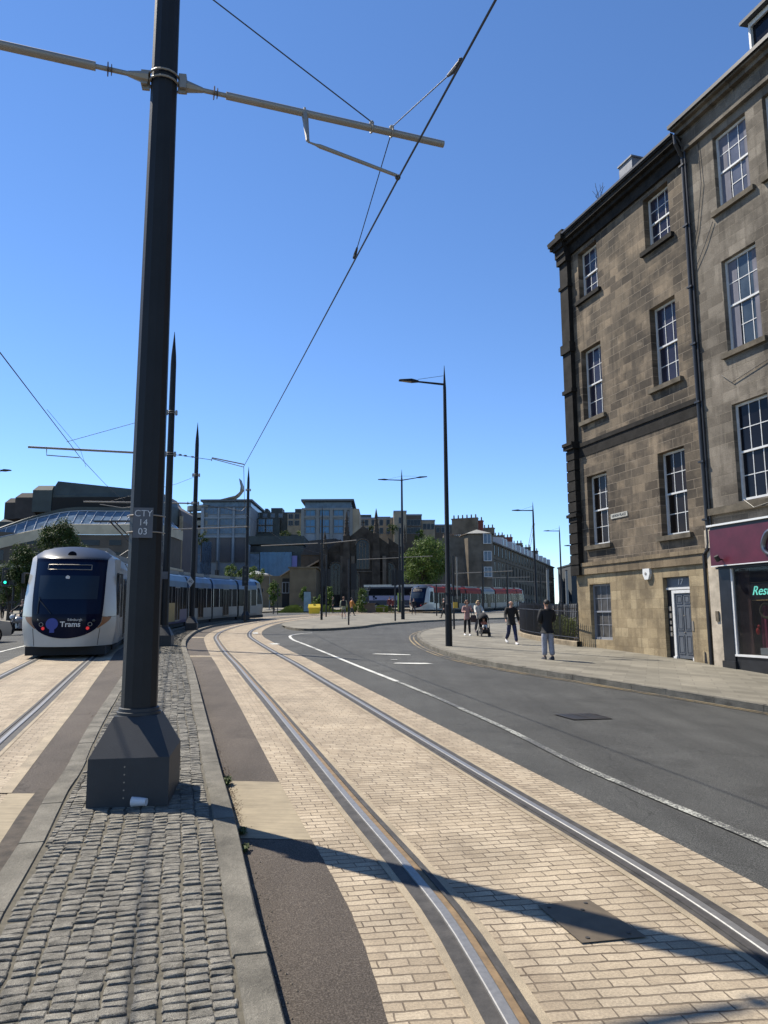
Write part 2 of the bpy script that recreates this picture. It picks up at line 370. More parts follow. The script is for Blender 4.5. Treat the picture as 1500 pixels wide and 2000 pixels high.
# island between the two tracks
IR=Path([(.15,1.0),(-.17,2.3),(-.45,3.33),(-.72,4.27),(-1.08,5.62),(-1.72,7.85),(-2.92,12.1),(-4.62,18.15),(-7.35,27.66),(-8.9,34.5),(-9.95,40.5),(-10.6,47.5),(-10.65,53.5),(-10.1,59)],.2)
ILp=[(-1.1,1.0),(-1.5,2.3),(-2.0,3.6),(-2.4,5.04),(-2.8,6.37),(-3.03,7.24),(-3.77,9.66),(-5.58,15.95),(-7.1,21),(-9.2,28.5),(-10.6,34.5),(-11.5,41),(-12.0,47.5),(-11.85,53.5),(-11.0,59.2)]
IL=Path(ILp,.2)
def iw(d):   # width of the island measured along the normal of its right kerb
    p,h=IR.at(d); n=Vector((-h.y,h.x)); best=None
    for a,b in zip(IL.p[::4],IL.p[4::4]):
        e=b-a; den=n.x*(-e.y)+e.x*n.y
        if abs(den)<1e-6: continue
        w=a-p; t=(w.x*(-e.y)+e.x*w.y)/den; k=(n.x*w.y-n.y*w.x)/den
        if -.02<=k<=1.02 and t>0 and (best is None or t<best): best=t
    return best or 1.4
WT=[iw(i*.5) for i in range(int(IR.L/.5)+2)]
def width(d):
    i=min(len(WT)-2,max(0,int(d/.5))); t=d/.5-i; return WT[i]*(1-t)+WT[i+1]*t
m=MB(); strip(m,IR,lambda d:-.05,lambda d:-width(d)+.04,.1105,nx=8,uv=False); tag(upf(m.build('island_bedding',M_joint)),kind='structure')
# granite kerb stones, cut one by one, in one mesh each side
def kerbstones(P,inner,name,ln=.95,w=.2,top=.125,seed=3,d1=None,kd=None):
    rnd=random.Random(seed); m=MB(); d=.1; d1=d1 or P.L-.2
    while d<d1:
        L=ln*rnd.uniform(.75,1.2); e=min(d+L,d1); n=max(1,int((e-d)/.4)); dzz=rnd.uniform(-.004,.004); ww=w+rnd.uniform(-.006,.006)
        prof=[(0,-.06),(.002,top-.015),(.012,top),(ww-.01,top+.001),(ww,top-.02),(ww,.02)]
        rows=[]
        g0,g1=d+.004,e-.004
        def fn(a,t):
            k=round(a*(len(prof)-1)); o,z=prof[k]; o=o*inner+rnd.uniform(-.0015,.0015); zz=z+dzz if z>0 else z
            q=g0+(g1-g0)*t; p,_=P.at(q,o); return (p.x,p.y,gz(p.x,p.y)+zz)
        m.grid(fn,len(prof)-1,n)
        nn=len(prof); base=len(m.v)-nn*(n+1)
        m.f.append(tuple(base+k for k in range(nn))); m.uv.append(None)
        m.f.append(tuple(base+nn*n+k for k in range(nn))[::-1]); m.uv.append(None)
        d=e
    return tag(m.build(name,M_kerb),kind='structure')
kerbstones(IR,-1,'island_kerb',w=.165); kerbstones(IL,1,'island_kerb',w=.17,seed=9)
def setts():
    rnd=random.Random(11); m=MB(); d=.12
    cw=.104
    ofs=[0]*40
    cols=[]
    for c in range(30): cols.append(rnd.uniform(-.05,.05))
    for c in range(26):
        d=.1+rnd.uniform(0,.1)
        while d<IR.L-.3:
            L=rnd.uniform(.056,.084); w=width(d)
            o0=.172+c*cw+.012*sin(d*1.3+c)+.004; o0+=rnd.uniform(-.006,.006); o1=o0+cw-.002+rnd.uniform(-.006,.004)
            if o0<w-.21:
                o1=min(o1,w-.185)
                if o1-o0>.035:
                    p,h=IR.at(d,-(o0+o1)/2)
                    inbox=any((p-Vector(b)).length<.3 for b in PB)
                    if not inbox:
                        far=p.y>22
                        hx=(o1-o0)/2; hy=(L-.0055)/2; z=rnd.uniform(.1175,.1225); tl=rnd.uniform(-.035,.035); tl2=rnd.uniform(-.09,.04)
                        def P3(a,b_,zz):
                            q=p+Vector((-h.y,h.x))*(-a)+h*b_; return (q.x,q.y,gz(p.x,p.y)+zz)
                        # outline with rounded corners, small jitter
                        if far: ring=[(-1,-1),(1,-1),(1,1),(-1,1)]
                        else: ring=[(-.86,-1),(.86,-1),(1,-.84),(1,.84),(.86,1),(-.86,1),(-1,.84),(-1,-.84)]
                        j=[(a+rnd.uniform(-.09,.09),b_+rnd.uniform(-.09,.09)) for a,b_ in ring]; n=len(j)
                        vs=[P3(a*hx,b_*hy,.085) for a,b_ in j]+[P3(a*hx*.97,b_*hy*.96,z-.005+a*tl*hx+b_*tl2*hy) for a,b_ in j]
                        fs=[(i,(i+1)%n,n+(i+1)%n,n+i) for i in range(n)]
                        if far: fs.append(tuple(range(n,2*n)))
                        else:
                            vs+=[P3(a*hx*.86,b_*hy*.84,z+a*tl*hx+b_*tl2*hy+rnd.uniform(-.0022,.0022)) for a,b_ in j]
                            vs.append(P3(rnd.uniform(-.3,.3)*hx,rnd.uniform(-.3,.3)*hy,z+rnd.uniform(.0005,.003)))
                            fs+=[(n+i,n+(i+1)%n,2*n+(i+1)%n,2*n+i) for i in range(n)]+[(2*n+i,2*n+(i+1)%n,3*n) for i in range(n)]
                        m.add(vs,fs)
            d+=L
    o=m.build('granite_setts',M_sett,smooth=False); tag(o,kind='structure')
PB=[(-2.04,6.33),(-7.85,26.1),(-10.15,39.2),(-10.45,56)]
setts()
def brushed():
    b=NB('brushed concrete'); v=b.coord(); w=b.n('ShaderNodeMapping',{0:v,2:(0,0,R(-14)),3:(.8,16,1)}).outputs[0]; n=b.noise(w,3,6,.75)
    base=b.ramp(n,[(.3,(.17,.14,.092)),(.7,(.275,.23,.155))]); base=b.mix(.4,base,b.ramp(b.noise(v,2.2,5,.65),[(.3,.2),(.7,.8)]),'OVERLAY'); b.col(base); b.set(Roughness=.9); b.bump(n,.5,.006); return b.m
M_brush=brushed()
# brown asphalt strips either side of the island, concrete slabs, pale channel
m=MB()
def between(mb,A,Bf,dz,n=60,nx=4,t0=0,t1=1):
    def fn(a,t):
        t=t0+(t1-t0)*t
        p=A(t); q=Bf(t); r=p+(q-p)*a; return (r.x,r.y,gz(r.x,r.y)+dz)
    mb.grid(fn,nx,n)
Y0,Y1=1.2,58
def byY(P,off=0): return lambda t:P.at(P.near_y(Y0+(Y1-Y0)*t),off)[0]
class YP:   # path looked up by its y
    def __init__(s,P,off=0):
        s.q=[P.at(i*.25,off)[0] for i in range(int(P.L/.25))]
    def __call__(s,y):
        for a,b in zip(s.q,s.q[1:]):
            if a.y<=y<=b.y: k=(y-a.y)/max(1e-6,b.y-a.y); return a+(b-a)*k
        return s.q[0] if y<s.q[0].y else s.q[-1]
irY=YP(IR,-.02); c1L=YP(C1,-1.27); ilY=YP(IL,.02); c2R=YP(C2,1.30)
def sheet(name,L,Rr,ya,yb,dz,mt,n=None,nx=4):
    m=MB(); n=n or max(2,int((yb-ya)/.4))
    between(m,lambda t:L(ya+(yb-ya)*t),lambda t:Rr(ya+(yb-ya)*t),dz,n,nx); return tag(upf(m.build(name,mt)),kind='structure')
sheet('asphalt_strip',irY,c1L,1.2,5.62,.010,M_strip); sheet('asphalt_strip',irY,c1L,7.28,52,.010,M_strip)
sheet('concrete_slab',irY,c1L,5.62,7.28,.013,M_brush); sheet('concrete_band',irY,c1L,22.2,22.9,.016,M_conc); sheet('concrete_band',irY,c1L,33.2,34.0,.016,M_conc)
sheet('asphalt_strip',c2R,ilY,6.75,50,.014,M_strip)
sheet('concrete_slab',c2R,ilY,1.2,6.75,.013,M_brush)
c2a=YP(C2,1.22); c2b=YP(C2,1.33); sheet('concrete_band',c2a,c2b,6.75,50,.017,M_conc,nx=1)
i1=YP(IR,-.02)
dirt=mat('damp gutter dirt',(.05,.04,.03),.95,var=.5,vs=9,bump=.7,bs=60)
a1=YP(IL,-.17); a2=YP(IL,-.03); sheet('drain_channel',a1,a2,4.2,6.9,.018,dirt,nx=1)
# white line, kerb side yellow lines
WL=Path([(3.35,3.6),(2.84,5.78),(2.5,6.95),(2.1,8.4),(1.72,10.4),(1.3,12.2),(.92,13.8),(.1,16.8),(-.69,19.6),(-1.8,23.7),(-2.95,28),(-3.8,31.2),(-4.25,33.6),(-4.4,35.2),(-4.15,36.6),(-3.6,37.6)])
m=MB(); strip(m,WL,-.05,.05,.012,nx=1,d1=13.0); tag(upf(m.build('road_marking',M_white)),kind='structure')
m=MB(); strip(m,WL,-.06,.06,.012,nx=1,d0=13.0); tag(upf(m.build('road_marking',M_white2)),kind='structure')
for q0,q1,w in (((-4.35,29.0),(-4.1,28.3),.3),((-6.4,37),(-6.6,38.2),.25)):
    p=Path([q0,((q0[0]+q1[0])/2,(q0[1]+q1[1])/2),q1]); m=MB(); strip(m,p,-w/2,w/2,.013,nx=1,step=.3); tag(upf(m.build('road_marking',M_white2)),kind='structure')
WL2=Path([(-8.5,7),(-10.3,15),(-12.7,24.5),(-13.9,30),(-15.2,38)]); m=MB(); strip(m,WL2,-.06,.06,.012,nx=1); tag(upf(m.build('road_marking',M_white2)),kind='structure')
KR=Path([(15,3.5),(12,7.6),(9.4,11.3),(7.15,14.0),(5.05,16.65),(3.4,19.4),(2.3,22.6),(1.72,26.5),(1.5,30),(1.48,34),(1.75,38),(2.55,42.5),(4.0,47),(6.6,52.5),(10.5,59),(17,70),(26,84)],.25)
for o in (-.16,-.34):
    m=MB(); strip(m,KR,o-.035,o+.035,.012,d1=48,nx=1); tag(upf(m.build('road_marking',M_yellow)),kind='structure')
for a in (3,9.5,15.2):
    m=MB(); strip(m,KR,.0,.16,.131,d0=a,d1=a+.12,step=.1,nx=1); tag(upf(m.build('kerb_marking',M_yellow)),kind='structure')
# worn lane arrows
def shape(name,pts,dz,mt,c,rz,nx=1):
    m=MB(); n=len(pts); vs=[]
    for x,y in pts:
        X=c[0]+x*cos(rz)-y*sin(rz); Y=c[1]+x*sin(rz)+y*cos(rz); vs.append((X,Y,gz(X,Y)+dz))
    m.add(vs,[tuple(range(n))]); return tag(upf(m.build(name,mt)),kind='structure')
shape('lane_marking',[(-.6,-.16),(.1,-.24),(.66,-.1),(.58,.12),(.0,.22),(-.5,.06)],.014,M_white2,(.2,24.0),R(-6))
shape('lane_marking',[(-.5,-.12),(.2,-.2),(.62,-.04),(.45,.22),(.05,.18),(-.4,.1)],.014,M_white2,(.72,20.8),R(4))
shape('lane_marking',[(-.12,-.12),(.1,-.1),(.08,.1),(-.1,.12)],.014,M_white,(.28,21.9),R(5))
# right pavement, traffic island pavement, far left pavement
def pavement(name,A,Bp,na,nx,top=.125,mt=None):
    m=MB(); a=Path(A,.5) if not isinstance(A,Path) else A; b=Path(Bp,.5)
    def fn(u,t):
        p,_=a.at(a.L*t); q,_=b.at(b.L*t); r=p+(q-p)*u**1.5; return (r.x,r.y,gz(r.x,r.y)+top)
    m.grid(fn,nx,na); return tag(upf(m.build(name,mt or M_slab)),kind='structure')
pavement('pavement',KR,[(22,3),(20,8),(17,14),(16,20),(16,26),(15,30),(14,34),(14,38),(15,42),(17,46),(19,50),(22,56),(26,64),(33,78)],220,40,.12)
kerbstones(KR,1,'kerb',w=.15,top=.132,ln=.9)
IF=Path([(-5.9,44.0),(-5.3,41.7),(-4.4,40.0),(-3.3,39.9),(-2.3,41.3),(-1.2,44.3),(-.3,48.6),(1.5,53.4),(4.6,60.5),(8.8,67.5),(13,73.8),(20,82)],.3)
pavement('pavement',IF,[(-6.1,44.8),(-6.5,47),(-6.7,50),(-6.6,54),(-6.3,57),(-5.9,60),(-5.2,64),(-4.2,68),(-2,73),(1.5,78.5),(6.5,84),(16,91)],90,10,.12)
kerbstones(IF,-1 if False else -1,'kerb',w=.15,top=.132)
pavement('pavement',[(-17.5,42),(-25.5,49.6),(-24.6,54),(-21,60),(-18.6,70),(-16,82),(-9,93),(0,101),(10,112)],[(-60,40),(-60,50),(-60,60),(-60,70),(-60,90),(-40,110),(-20,125),(0,140),(20,150)],60,24,.14)
# drain grating in the road, metal cover between the rails
M_iron=mat('cast iron',(.05,.046,.042),.6,metal=.4,var=.3,vs=20,bump=.5,bs=90)
M_brown=mat('brown cover plate',(.10,.078,.052),.65,metal=.2,var=.2,vs=9)
def cover(c,w,l,rz,label):
    t=thing('drain_cover',label,'drain cover',(c[0],c[1],gz(*c)),rz); T=Matrix(); sl_=lambda x,y:gz(c[0]+x*cos(rz)-y*sin(rz),c[1]+x*sin(rz)+y*cos(rz))-gz(*c)
    return t,sl_
t,f=cover((3.1,11.9),.7,.55,R(20),'rectangular iron drain grating sunk into the dark road')
m=MB()
for i in range(9):
    x=-.34+i*.085
    if i: m.add([(x-.012-.03,-.26,f(x,-.26)+.014),(x+.012-.03,-.26,f(x,-.26)+.014),(x+.06,.26,f(x,.26)+.014),(x+.036,.26,f(x,.26)+.014)],[(0,1,2,3)])
upf(m.build('grating_bars',M_iron,t))
m=MB()
for a in ((-.36,.36,-.29,-.25),(-.36,.36,.25,.29),(-.36,-.32,-.25,.25),(.32,.36,-.25,.25),(-.02,.02,-.25,.25)):
    m.add([(a[0],a[2],f(a[0],a[2])+.017),(a[1],a[2],f(a[1],a[2])+.017),(a[1],a[3],f(a[1],a[3])+.017),(a[0],a[3],f(a[0],a[3])+.017)],[(0,1,2,3)])
upf(m.build('frame',M_iron,t))
m=MB(); m.add([(x,y,f(x,y)+.009) for x,y in ((-.32,-.25),(.32,-.25),(.32,.25),(-.32,.25))],[(0,1,2,3)]); upf(m.build('pit',M_black,t))
t,f=cover((1.11,4.36),.33,.5,R(17),'flat brown metal cover plate set in the buff paving between the rails')
ps=[(-.18,-.24),(.2,-.26),(.17,.24),(-.17,.25)]
m=MB(); m.add([(x,y,f(x,y)+.017) for x,y in ps],[(0,1,2,3)]); upf(m.build('plate',M_brown,t))
for x,y in ((-.12,.2),(.12,.2),(.13,-.2),(-.12,-.2),(.05,.12)):
    m=MB(); m.lathe([(.0,0),(.012,0),(.012,.004),(0,.004)],8,(x,y,f(x,y)+.017)); m.build('bolt',M_iron,t)
# weeds in the gutters
M_weed=mat('weed leaves',(.05,.07,.018),.8,var=.5,vs=30); M_dry=mat('dry grass',(.12,.08,.05),.95,var=.5,vs=40)
def weed(x,y,r,h,mt,label,n,seed):
    rnd=random.Random(seed); m=MB()
    for i in range(n):
        b=rnd.uniform(0,2*PI); hh=h*rnd.uniform(.35,1); w=.004+.006*rnd.random(); ln=Vector((cos(b)*.6,sin(b),0))*r*rnd.uniform(.15,1)
        c=Vector((rnd.gauss(0,.006),rnd.gauss(0,.01),0)); s_=Vector((-sin(b),cos(b),0))*w
        m.add([c-s_*.5,c+s_*.5,c+ln*.55+s_+Vector((0,0,hh*.8)),c+ln*.55-s_+Vector((0,0,hh*.8)),c+ln+Vector((0,0,hh*.6))],[(0,1,2,3),(3,2,4)])
    return tag(m.build('weed',mt,None,loc=(x,y,gz(x,y)+.01)),label,'weed','green weeds along the island kerbs')
for k,(x,y,r,h,lb,n) in enumerate([(-1.47,7.12,.12,.10,'tallest green weed tuft, by the right island kerb at the top of the pale slab',150),(-1.06,5.72,.09,.06,'small dark green weed at the lower corner of the pale slab',110),(-.97,5.35,.07,.06,'low green weed in the gutter just below the pole shadow',90)]):
    weed(x,y,r,h,M_weed,lb,n,k)
rnd=random.Random(77); m=MB()
for (x0,y0,rx,ry,h,n) in [(-1.42,6.9,.05,.35,.03,500),(-1.2,6.3,.05,.4,.035,500),(-1.6,7.6,.06,.5,.02,350),(-2.85,7.72,.09,.2,.05,330),(-4.05,11.2,.12,.3,.06,330),(-1.95,8.7,.05,.6,.015,260),(-2.4,10.2,.05,.8,.012,220)]:
    for i in range(n):
        y=y0+rnd.gauss(0,ry*.5); xx=(irY(y).x+.01+abs(rnd.gauss(0,rx)) if x0>-2.6 and x0!=-2.85 else x0+rnd.gauss(0,rx)); b=rnd.uniform(0,2*PI); l=h*rnd.uniform(.3,1); w=rnd.uniform(.0015,.004)
        z=gz(xx,y)+.012; m.add([(xx-w,y,z),(xx+w,y,z),(xx+cos(b)*l,y+sin(b)*l,z+l*rnd.uniform(.2,.9))],[(0,1,2)])
tag(m.build('gutter_growth',M_dry,None,fix=False),'dry brown grass and moss along the island kerb gutters','dry grass',kind='stuff')
# gutter grit along kerb
def grit():
    rnd=random.Random(5); m=MB()
    for i in range(900):
        y=rnd.uniform(3,22); p=irY(y); x=p.x+.02+abs(rnd.gauss(0,.05)); s_=rnd.uniform(.003,.009)
        z=gz(x,y)+.012; m.add([(x-s_,y,z),(x,y-s_,z),(x+s_,y,z),(x,y+s_,z),(x,y,z+s_*.8)],[(0,1,4),(1,2,4),(2,3,4),(3,0,4)])
    tag(m.build('gutter_grit',mat('grit',(.13,.11,.085),.9,var=.4,vs=50)),'scattered grit and dry bits in the gutter','grit',kind='stuff')
grit()
# ================================================================ TEXT
def text(s,size,mt,parent,M,name='lettering',ext=.004,align='CENTER',shear=0,sx=1,name_mesh=True,bold=0):
    cu=bpy.data.curves.new(name,'FONT'); cu.body=s; cu.size=size; cu.extrude=ext; cu.align_x=align; cu.align_y='CENTER'; cu.shear=shear; cu.offset=bold
    tmp=bpy.data.objects.new('tmp',cu); COL.objects.link(tmp)
    dg=bpy.context.evaluated_depsgraph_get(); me=bpy.data.meshes.new_from_object(tmp.evaluated_get(dg)); bpy.data.objects.remove(tmp)
    if sx!=1:
        for v in me.vertices: v.co.x*=sx
    me.transform(M); me.materials.clear(); me.materials.append(mt); me.name=name
    o=bpy.data.objects.new(name,me); COL.objects.link(o); o.parent=parent; return o
def facing(c,right,upv):    # matrix putting text in the plane of right x up at c
    r=Vector(right).normalized(); u=Vector(upv).normalized(); n=r.cross(u); c=Vector(c)
    return Matrix(((r.x,u.x,n.x,c.x),(r.y,u.y,n.y,c.y),(r.z,u.z,n.z,c.z),(0,0,0,1)))
# ================================================================ CATENARY POLES, WIRES
def tram_pole(x,y,H,label,rz=R(9),cup=False,loc_z=.11,rbase=.147,basebox=True):
    z0=gz(x,y)+loc_z; t=thing('catenary_pole',label,'tram pole',(x,y,z0),rz,'spiked catenary poles along the tracks')
    if basebox:
        m=MB(); w=.305; hy=.385
        m.add([(-w,-hy,0),(w,-hy,0),(w,hy,0),(-w,hy,0),(-w,-hy,.365),(w,-hy,.365),(w,hy,.365),(-w,hy,.365)],[(0,1,5,4),(1,2,6,5),(2,3,7,6),(3,0,4,7)])
        zt=.655
        o=m.build('base_box',M_box,t)
        m=MB(); c=.168
        m.add([(-w,-hy,.365),(w,-hy,.365),(w,hy,.365),(-w,hy,.365),(-c,-c,zt),(c,-c,zt),(c,c,zt),(-c,c,zt)],[(0,1,5,4),(1,2,6,5),(2,3,7,6),(3,0,4,7),(4,5,6,7)])
        m.build('sloping_cover',M_box,t)
        for k in range(5):
            b=MB(); b.lathe([(0,0),(.006,0),(.006,.003),(0,.003)],8,T=Matrix.Translation((-.03,-hy,.30-k*.058))@Matrix.Rotation(R(90),4,'X')); b.build('screw',M_galv,t)
        m=MB(); m.lathe([(.178,zt),(.178,zt+.022),(.166,zt+.026),(.164,zt+.052),(.155,zt+.056)],24); m.build('collar',M_box,t,smooth=True)
    Ht=H-1.25
    m=MB(); m.tube([(0,0,.6 if basebox else 0),(0,0,Ht),(0,0,Ht+.35),(0,0,H)],[rbase,rbase*.70,rbase*.60,.008],12,rot=R(15)); m.build('mast',M_pole,t)
    return t
def clamp(t,z,r,side=(1,0)):
    m=MB()
    for dz in (-.035,.035):
        m.tube([(r*1.06*cos(a*PI/8),r*1.06*sin(a*PI/8),z+dz) for a in range(17)],.011,6,caps=False)
    for s_ in (-1,1):
        m.box(s_*r*1.35-.03,s_*r*1.35+.03,-.05,.05,z-.07,z+.07)
        m.box(min(s_*r*1.0,s_*r*1.5),max(s_*r*1.0,s_*r*1.5),-.012,.012,z-.1,z+.1)
    return m.build('clamp',M_galv,t)
def insul(p,d,L=.1,r=.055):
    m=MB(); d=Vector(d).normalized(); q=d.to_track_quat('Z','Y').to_matrix().to_4x4(); T=Matrix.Translation(p)@q
    m.lathe([(.02,-L/2),(.02,-.02),(r,-.018),(r,-.01),(.02,-.006),(.02,.012),(r*.8,.014),(r*.8,.02),(.02,.024),(.02,L/2)],12,T=T); return m
P1=tram_pole(-2.055,6.33,11.2,'large dark catenary pole rising from a grey box in the foreground')
def local(t,p):   # world point to the space of an unscaled root turned about z
    a=-t.rotation_euler.z; q=Vector(p)-t.location; return Vector((q.x*cos(a)-q.y*sin(a),q.x*sin(a)+q.y*cos(a),q.z))
# number plate on the first pole
pz=2.16
def plate(t,z,r,w,h,lines,size):
    m=MB(); m.box(-w/2-.002,w/2-.002,-r-.035,-r-.026,z-h/2,z+h/2); p=m.build('number_plate',mat('grey sign plate',(.085,.088,.098),.6,var=.15),t)
    m=MB()
    for dz in (-h*.28,h*.28): m.tube([(r*1.12*cos(R(a)),r*1.05*sin(R(a)),z+dz) for a in range(-178,-1,12)],.006,6)
    m.build('band',M_galv,t)
    for i,l in enumerate(lines): text(l,size,M_wframe,p,facing((0,-r-.037,z+h*.3-i*h*.3),(1,0,0),(0,0,1)),ext=.0015,bold=-.0006)
zc=at(288,1020,6.13).z-P1.location.z
plate(P1,zc,.143,.16,.255,['CTY','14','03'],.078)
za=6.76
A0=Vector((-2.04,6.33,za)); ad=Vector((sin(R(70.6)),cos(R(70.6)),0))
clamp(P1,za-P1.location.z,.13)
def arm(root,A0,ad,segs,name='cantilever_arm'):
    L=lambda p:local(root,p)
    for a,b,r in segs:
        m=MB(); m.tube([L(A0+ad*a),L(A0+ad*b)],r,12); m.build(name,M_galv,root,smooth=True)
arm(P1,A0,ad,[(.56,2.86,.036),(-5.6,-.62,.04)])
L=lambda p:local(P1,p)
for s_ in (1,-1):
    m=MB(); m.tube([L(A0+ad*s_*.16),L(A0+ad*s_*.24),L(A0+ad*s_*.34)],[.06,.045,.025],8); m.tube([L(A0+ad*s_*.3),L(A0+ad*s_*.64)],.022,8)
    m.build('arm_bracket',M_galv,P1)
for s_ in (.46,-.5): insul(L(A0+ad*s_),L(A0+ad)-L(A0),.14,.062).build('insulator',mat('brown insulator',(.06,.035,.03),.35),P1,smooth=False)
# drop bracket and steady arm
m=MB(); d0=L(A0+ad*1.34+Vector((0,0,-.0))); d1=L(Vector(at(601,275,6.62)))
m.tube([d0+Vector((0,0,.06)),d0],.012,6); m.tube([d0,d1],[.035,.018],6); m.build('drop_bracket',M_galv,P1)
S0=Vector(at(604,278,6.62)); S1=Vector(at(775,343,6.95)); m=MB(); m.tube([d1+Vector((0,0,-.0)),L(S0)],.012,6); m.tube([L(S0),L(S0+(S1-S0)*.07),L(S0+(S1-S0)*.12),L(S1)],[.008,.012,.021,.017],8); m.build('steady_arm',M_galv,P1)
m=MB()
for q in (2.05,2.27): m.tube([L(A0+ad*q+Vector((cos(a*PI/4)*0,0,0))+Vector((-ad.y*cos(a*PI/4)*.045,ad.x*cos(a*PI/4)*.045,sin(a*PI/4)*.045))) for a in range(9)],.010,6,caps=False); m.ball(L(A0+ad*q+Vector((0,0,.06))),.026,8,5)
m.build('wire_clip',M_galv,P1)
# stay from mast top to arm
top=A0+Vector((0,0,1.02)); tw=A0+ad*2.05+Vector((0,0,.07))
st0=Vector((-1.98,6.27,at(350,-62,6.25).z)); m=MB(); m.tube([L(tw+(st0-tw)*k/6+Vector((0,0,0))) for k in range(7)],.0065,6); m.build('stay_wire',M_wire,P1)
# contact wire over the near track
cw=thing('contact_wire','dark contact wire running from the top of the picture down over the foreground track','overhead wire',(0,0,0))
reg=S1+Vector((.01,0,-.04)); far_=at(476,911,26.5)
back=reg+(reg-far_).normalized()*0+Vector(at(968,0,4.6))-Vector(at(968,0,4.6))
top_=at(968,0,4.75); bk=top_+(top_-reg).normalized()*9
m=MB(); m.tube([bk,top_,reg],.0105,6)
n=14
m.tube([reg+(far_-reg)*(k/n)-Vector((0,0,.03*sin(PI*k/n))) for k in range(n+1)],.0105,6); m.build('wire_span',M_wire,cw)
P3top=None
m=MB(); b0=at(905,108,5.45); b1=at(697,494,8.9); mid=A0+ad*2.27+Vector((0,0,.06))
def onwire(p): # closest point of contact wire polyline at same y
    if p.y<reg.y: a,b=top_,reg
    else: a,b=reg,far_
    k=(p.y-a.y)/(b.y-a.y); return a+(b-a)*k
c0=onwire(b0)+Vector((0,0,.03)); c1=onwire(b1)+Vector((0,0,.03))
m.tube([c0,mid],.0055,6); m.tube([mid-Vector((0,0,.05)),c1],.0055,6); m.build('bridle_wire',M_wire,cw)
for a,b in ((c0,(mid-c0)),(c1,(mid-c1))):
    m=MB(); dd=b.normalized(); wd=(far_-reg).normalized()
    m.tube([a-wd*.10,a-wd*.03,a+dd*.1,a+dd*.2],[.012,.024,.02,.012],8); m.ball(a-wd*.09,.022,8,5); m.build('wire_clamp',M_iron,cw)
m=MB(); m.ball(reg+Vector((0,0,.02)),.03,8,5); m.build('wire_clamp',M_iron,cw)
# further poles
P2=tram_pole(-7.72,26.1,11.45,'second catenary pole back, half hidden behind the foreground pole')
P3=tram_pole(-10.15,39.2,11.2,'third catenary pole back, with a diamond speed sign')
P4=tram_pole(-10.45,56,11.75,'fourth catenary pole back, in front of the glass hotel block')
for P_,zs in ((P2,(at(339,806,26.1).z,at(339,887,26.1).z)),(P3,(at(385,928,39.2).z,at(383,983,39.2).z)),(P4,(at(487,957,56).z,at(485,1029,56).z))):
    for z in zs: clamp(P_,z-P_.location.z,.13)
def far_arm(root,pts,r=.04,name='cantilever_arm',mt=None):
    m=MB(); m.tube([local(root,p) for p in pts],r,8); return m.build(name,mt or M_galv,root)
a=at(325,887,26.1); far_arm(P2,[a+Vector((-.2,0,0)),at(262,884,25.7),at(55,873,24.9)])
far_arm(P2,[at(91,876,24.9),at(91,889,24.9),at(155,894,25.1)],.018,'steady_arm'); far_arm(P2,[at(335,806,26.1),at(130,863,25.1)],.009,'stay_wire',M_wire)
far_arm(P2,[a+Vector((.15,0,0)),at(413,898,26.4)],.010,'pull_off_wire',M_wire)
for q in (352,362,376): insul(local(P2,at(q,887+(q-345)*.17,26.3)),(1,0,0),.12,.05).build('insulator',M_iron,P2)
far_arm(P2,[at(413,900,26.4),at(414,894,26.4),at(477,907,26.5)],.022,'steady_arm'); far_arm(P2,[at(414,896,26.4),at(475,912,26.5)],.014,'steady_arm')
a=at(383,983,39.2); far_arm(P3,[a+Vector((-.2,0,0)),at(163,980,37.5)]); far_arm(P3,[at(195,985,37.6),at(240,992,37.7),at(258,990,37.8)],.02,'steady_arm')
far_arm(P3,[a,at(400,986,39.3),at(472,1000,40)],.012,'pull_off_wire',M_wire); far_arm(P3,[at(389,928,39.2),at(345,945,38.5),at(215,979,37.6)],.009,'stay_wire',M_wire)
insul(local(P3,at(367,983,39)),(1,0,0),.2,.1).build('insulator',M_iron,P3)
a=at(485,1029,56); far_arm(P4,[a,at(337,1034,53)],.045); far_arm(P4,[at(440,991,55),at(472,998,55.5),at(480,990,56)],.018,'steady_arm')
sg=MB(); c=local(P3,at(372,1136,39.0)); hw=.19
sg.add([c+Vector((0,0,-.27)),c+Vector((hw,0,0)),c+Vector((0,0,.27)),c+Vector((-hw,0,0)),c+Vector((0,.02,-.27)),c+Vector((hw,.02,0)),c+Vector((0,.02,.27)),c+Vector((-hw,.02,0))],[(0,1,2,3),(7,6,5,4),(0,4,5,1),(1,5,6,2),(2,6,7,3),(3,7,4,0)])
dsg=sg.build('speed_sign',mat('pale sign face',(.45,.45,.43),.6),P3)
text('40',.2,M_black,dsg,facing(c+Vector((0,-.012,0)),(1,0,0),(0,0,1)),ext=.003)
m=MB(); q=local(P2,at(322,1124,25.8)); m.box(q.x-.11,q.x+.11,q.y-.12,q.y-.1,q.z-.13,q.z+.13); m.build('number_plate',mat('grey sign plate',(.085,.088,.098),.6,var=.15),P2)
# wires beyond
cw2=thing('contact_wire','dark contact wire crossing the upper left sky down to the tram','overhead wire')
m=MB(); w0=at(-60,610,9.8); w1=at(157,894,25.1); w2=at(205,945,37); m.tube([w0+(w0-w1).normalized()*8,w0,w1,w2,at(250,985,44)],.0105,6); m.build('wire_span',M_wire,cw2)
m=MB(); m.tube([at(92,800,22),at(157,878,24.9),at(168,912,27)],.006,6); m.build('bridle_wire',M_wire,cw2)
cw3=thing('contact_wire','thin vertical hanging wire and farther contact wire beyond the second pole','overhead wire')
m=MB(); m.tube([far_,at(478,1003,39.5),at(500,1020,47),at(560,1062,58),at(640,1085,72)],.010,6); m.build('wire_span',M_wire,cw3)
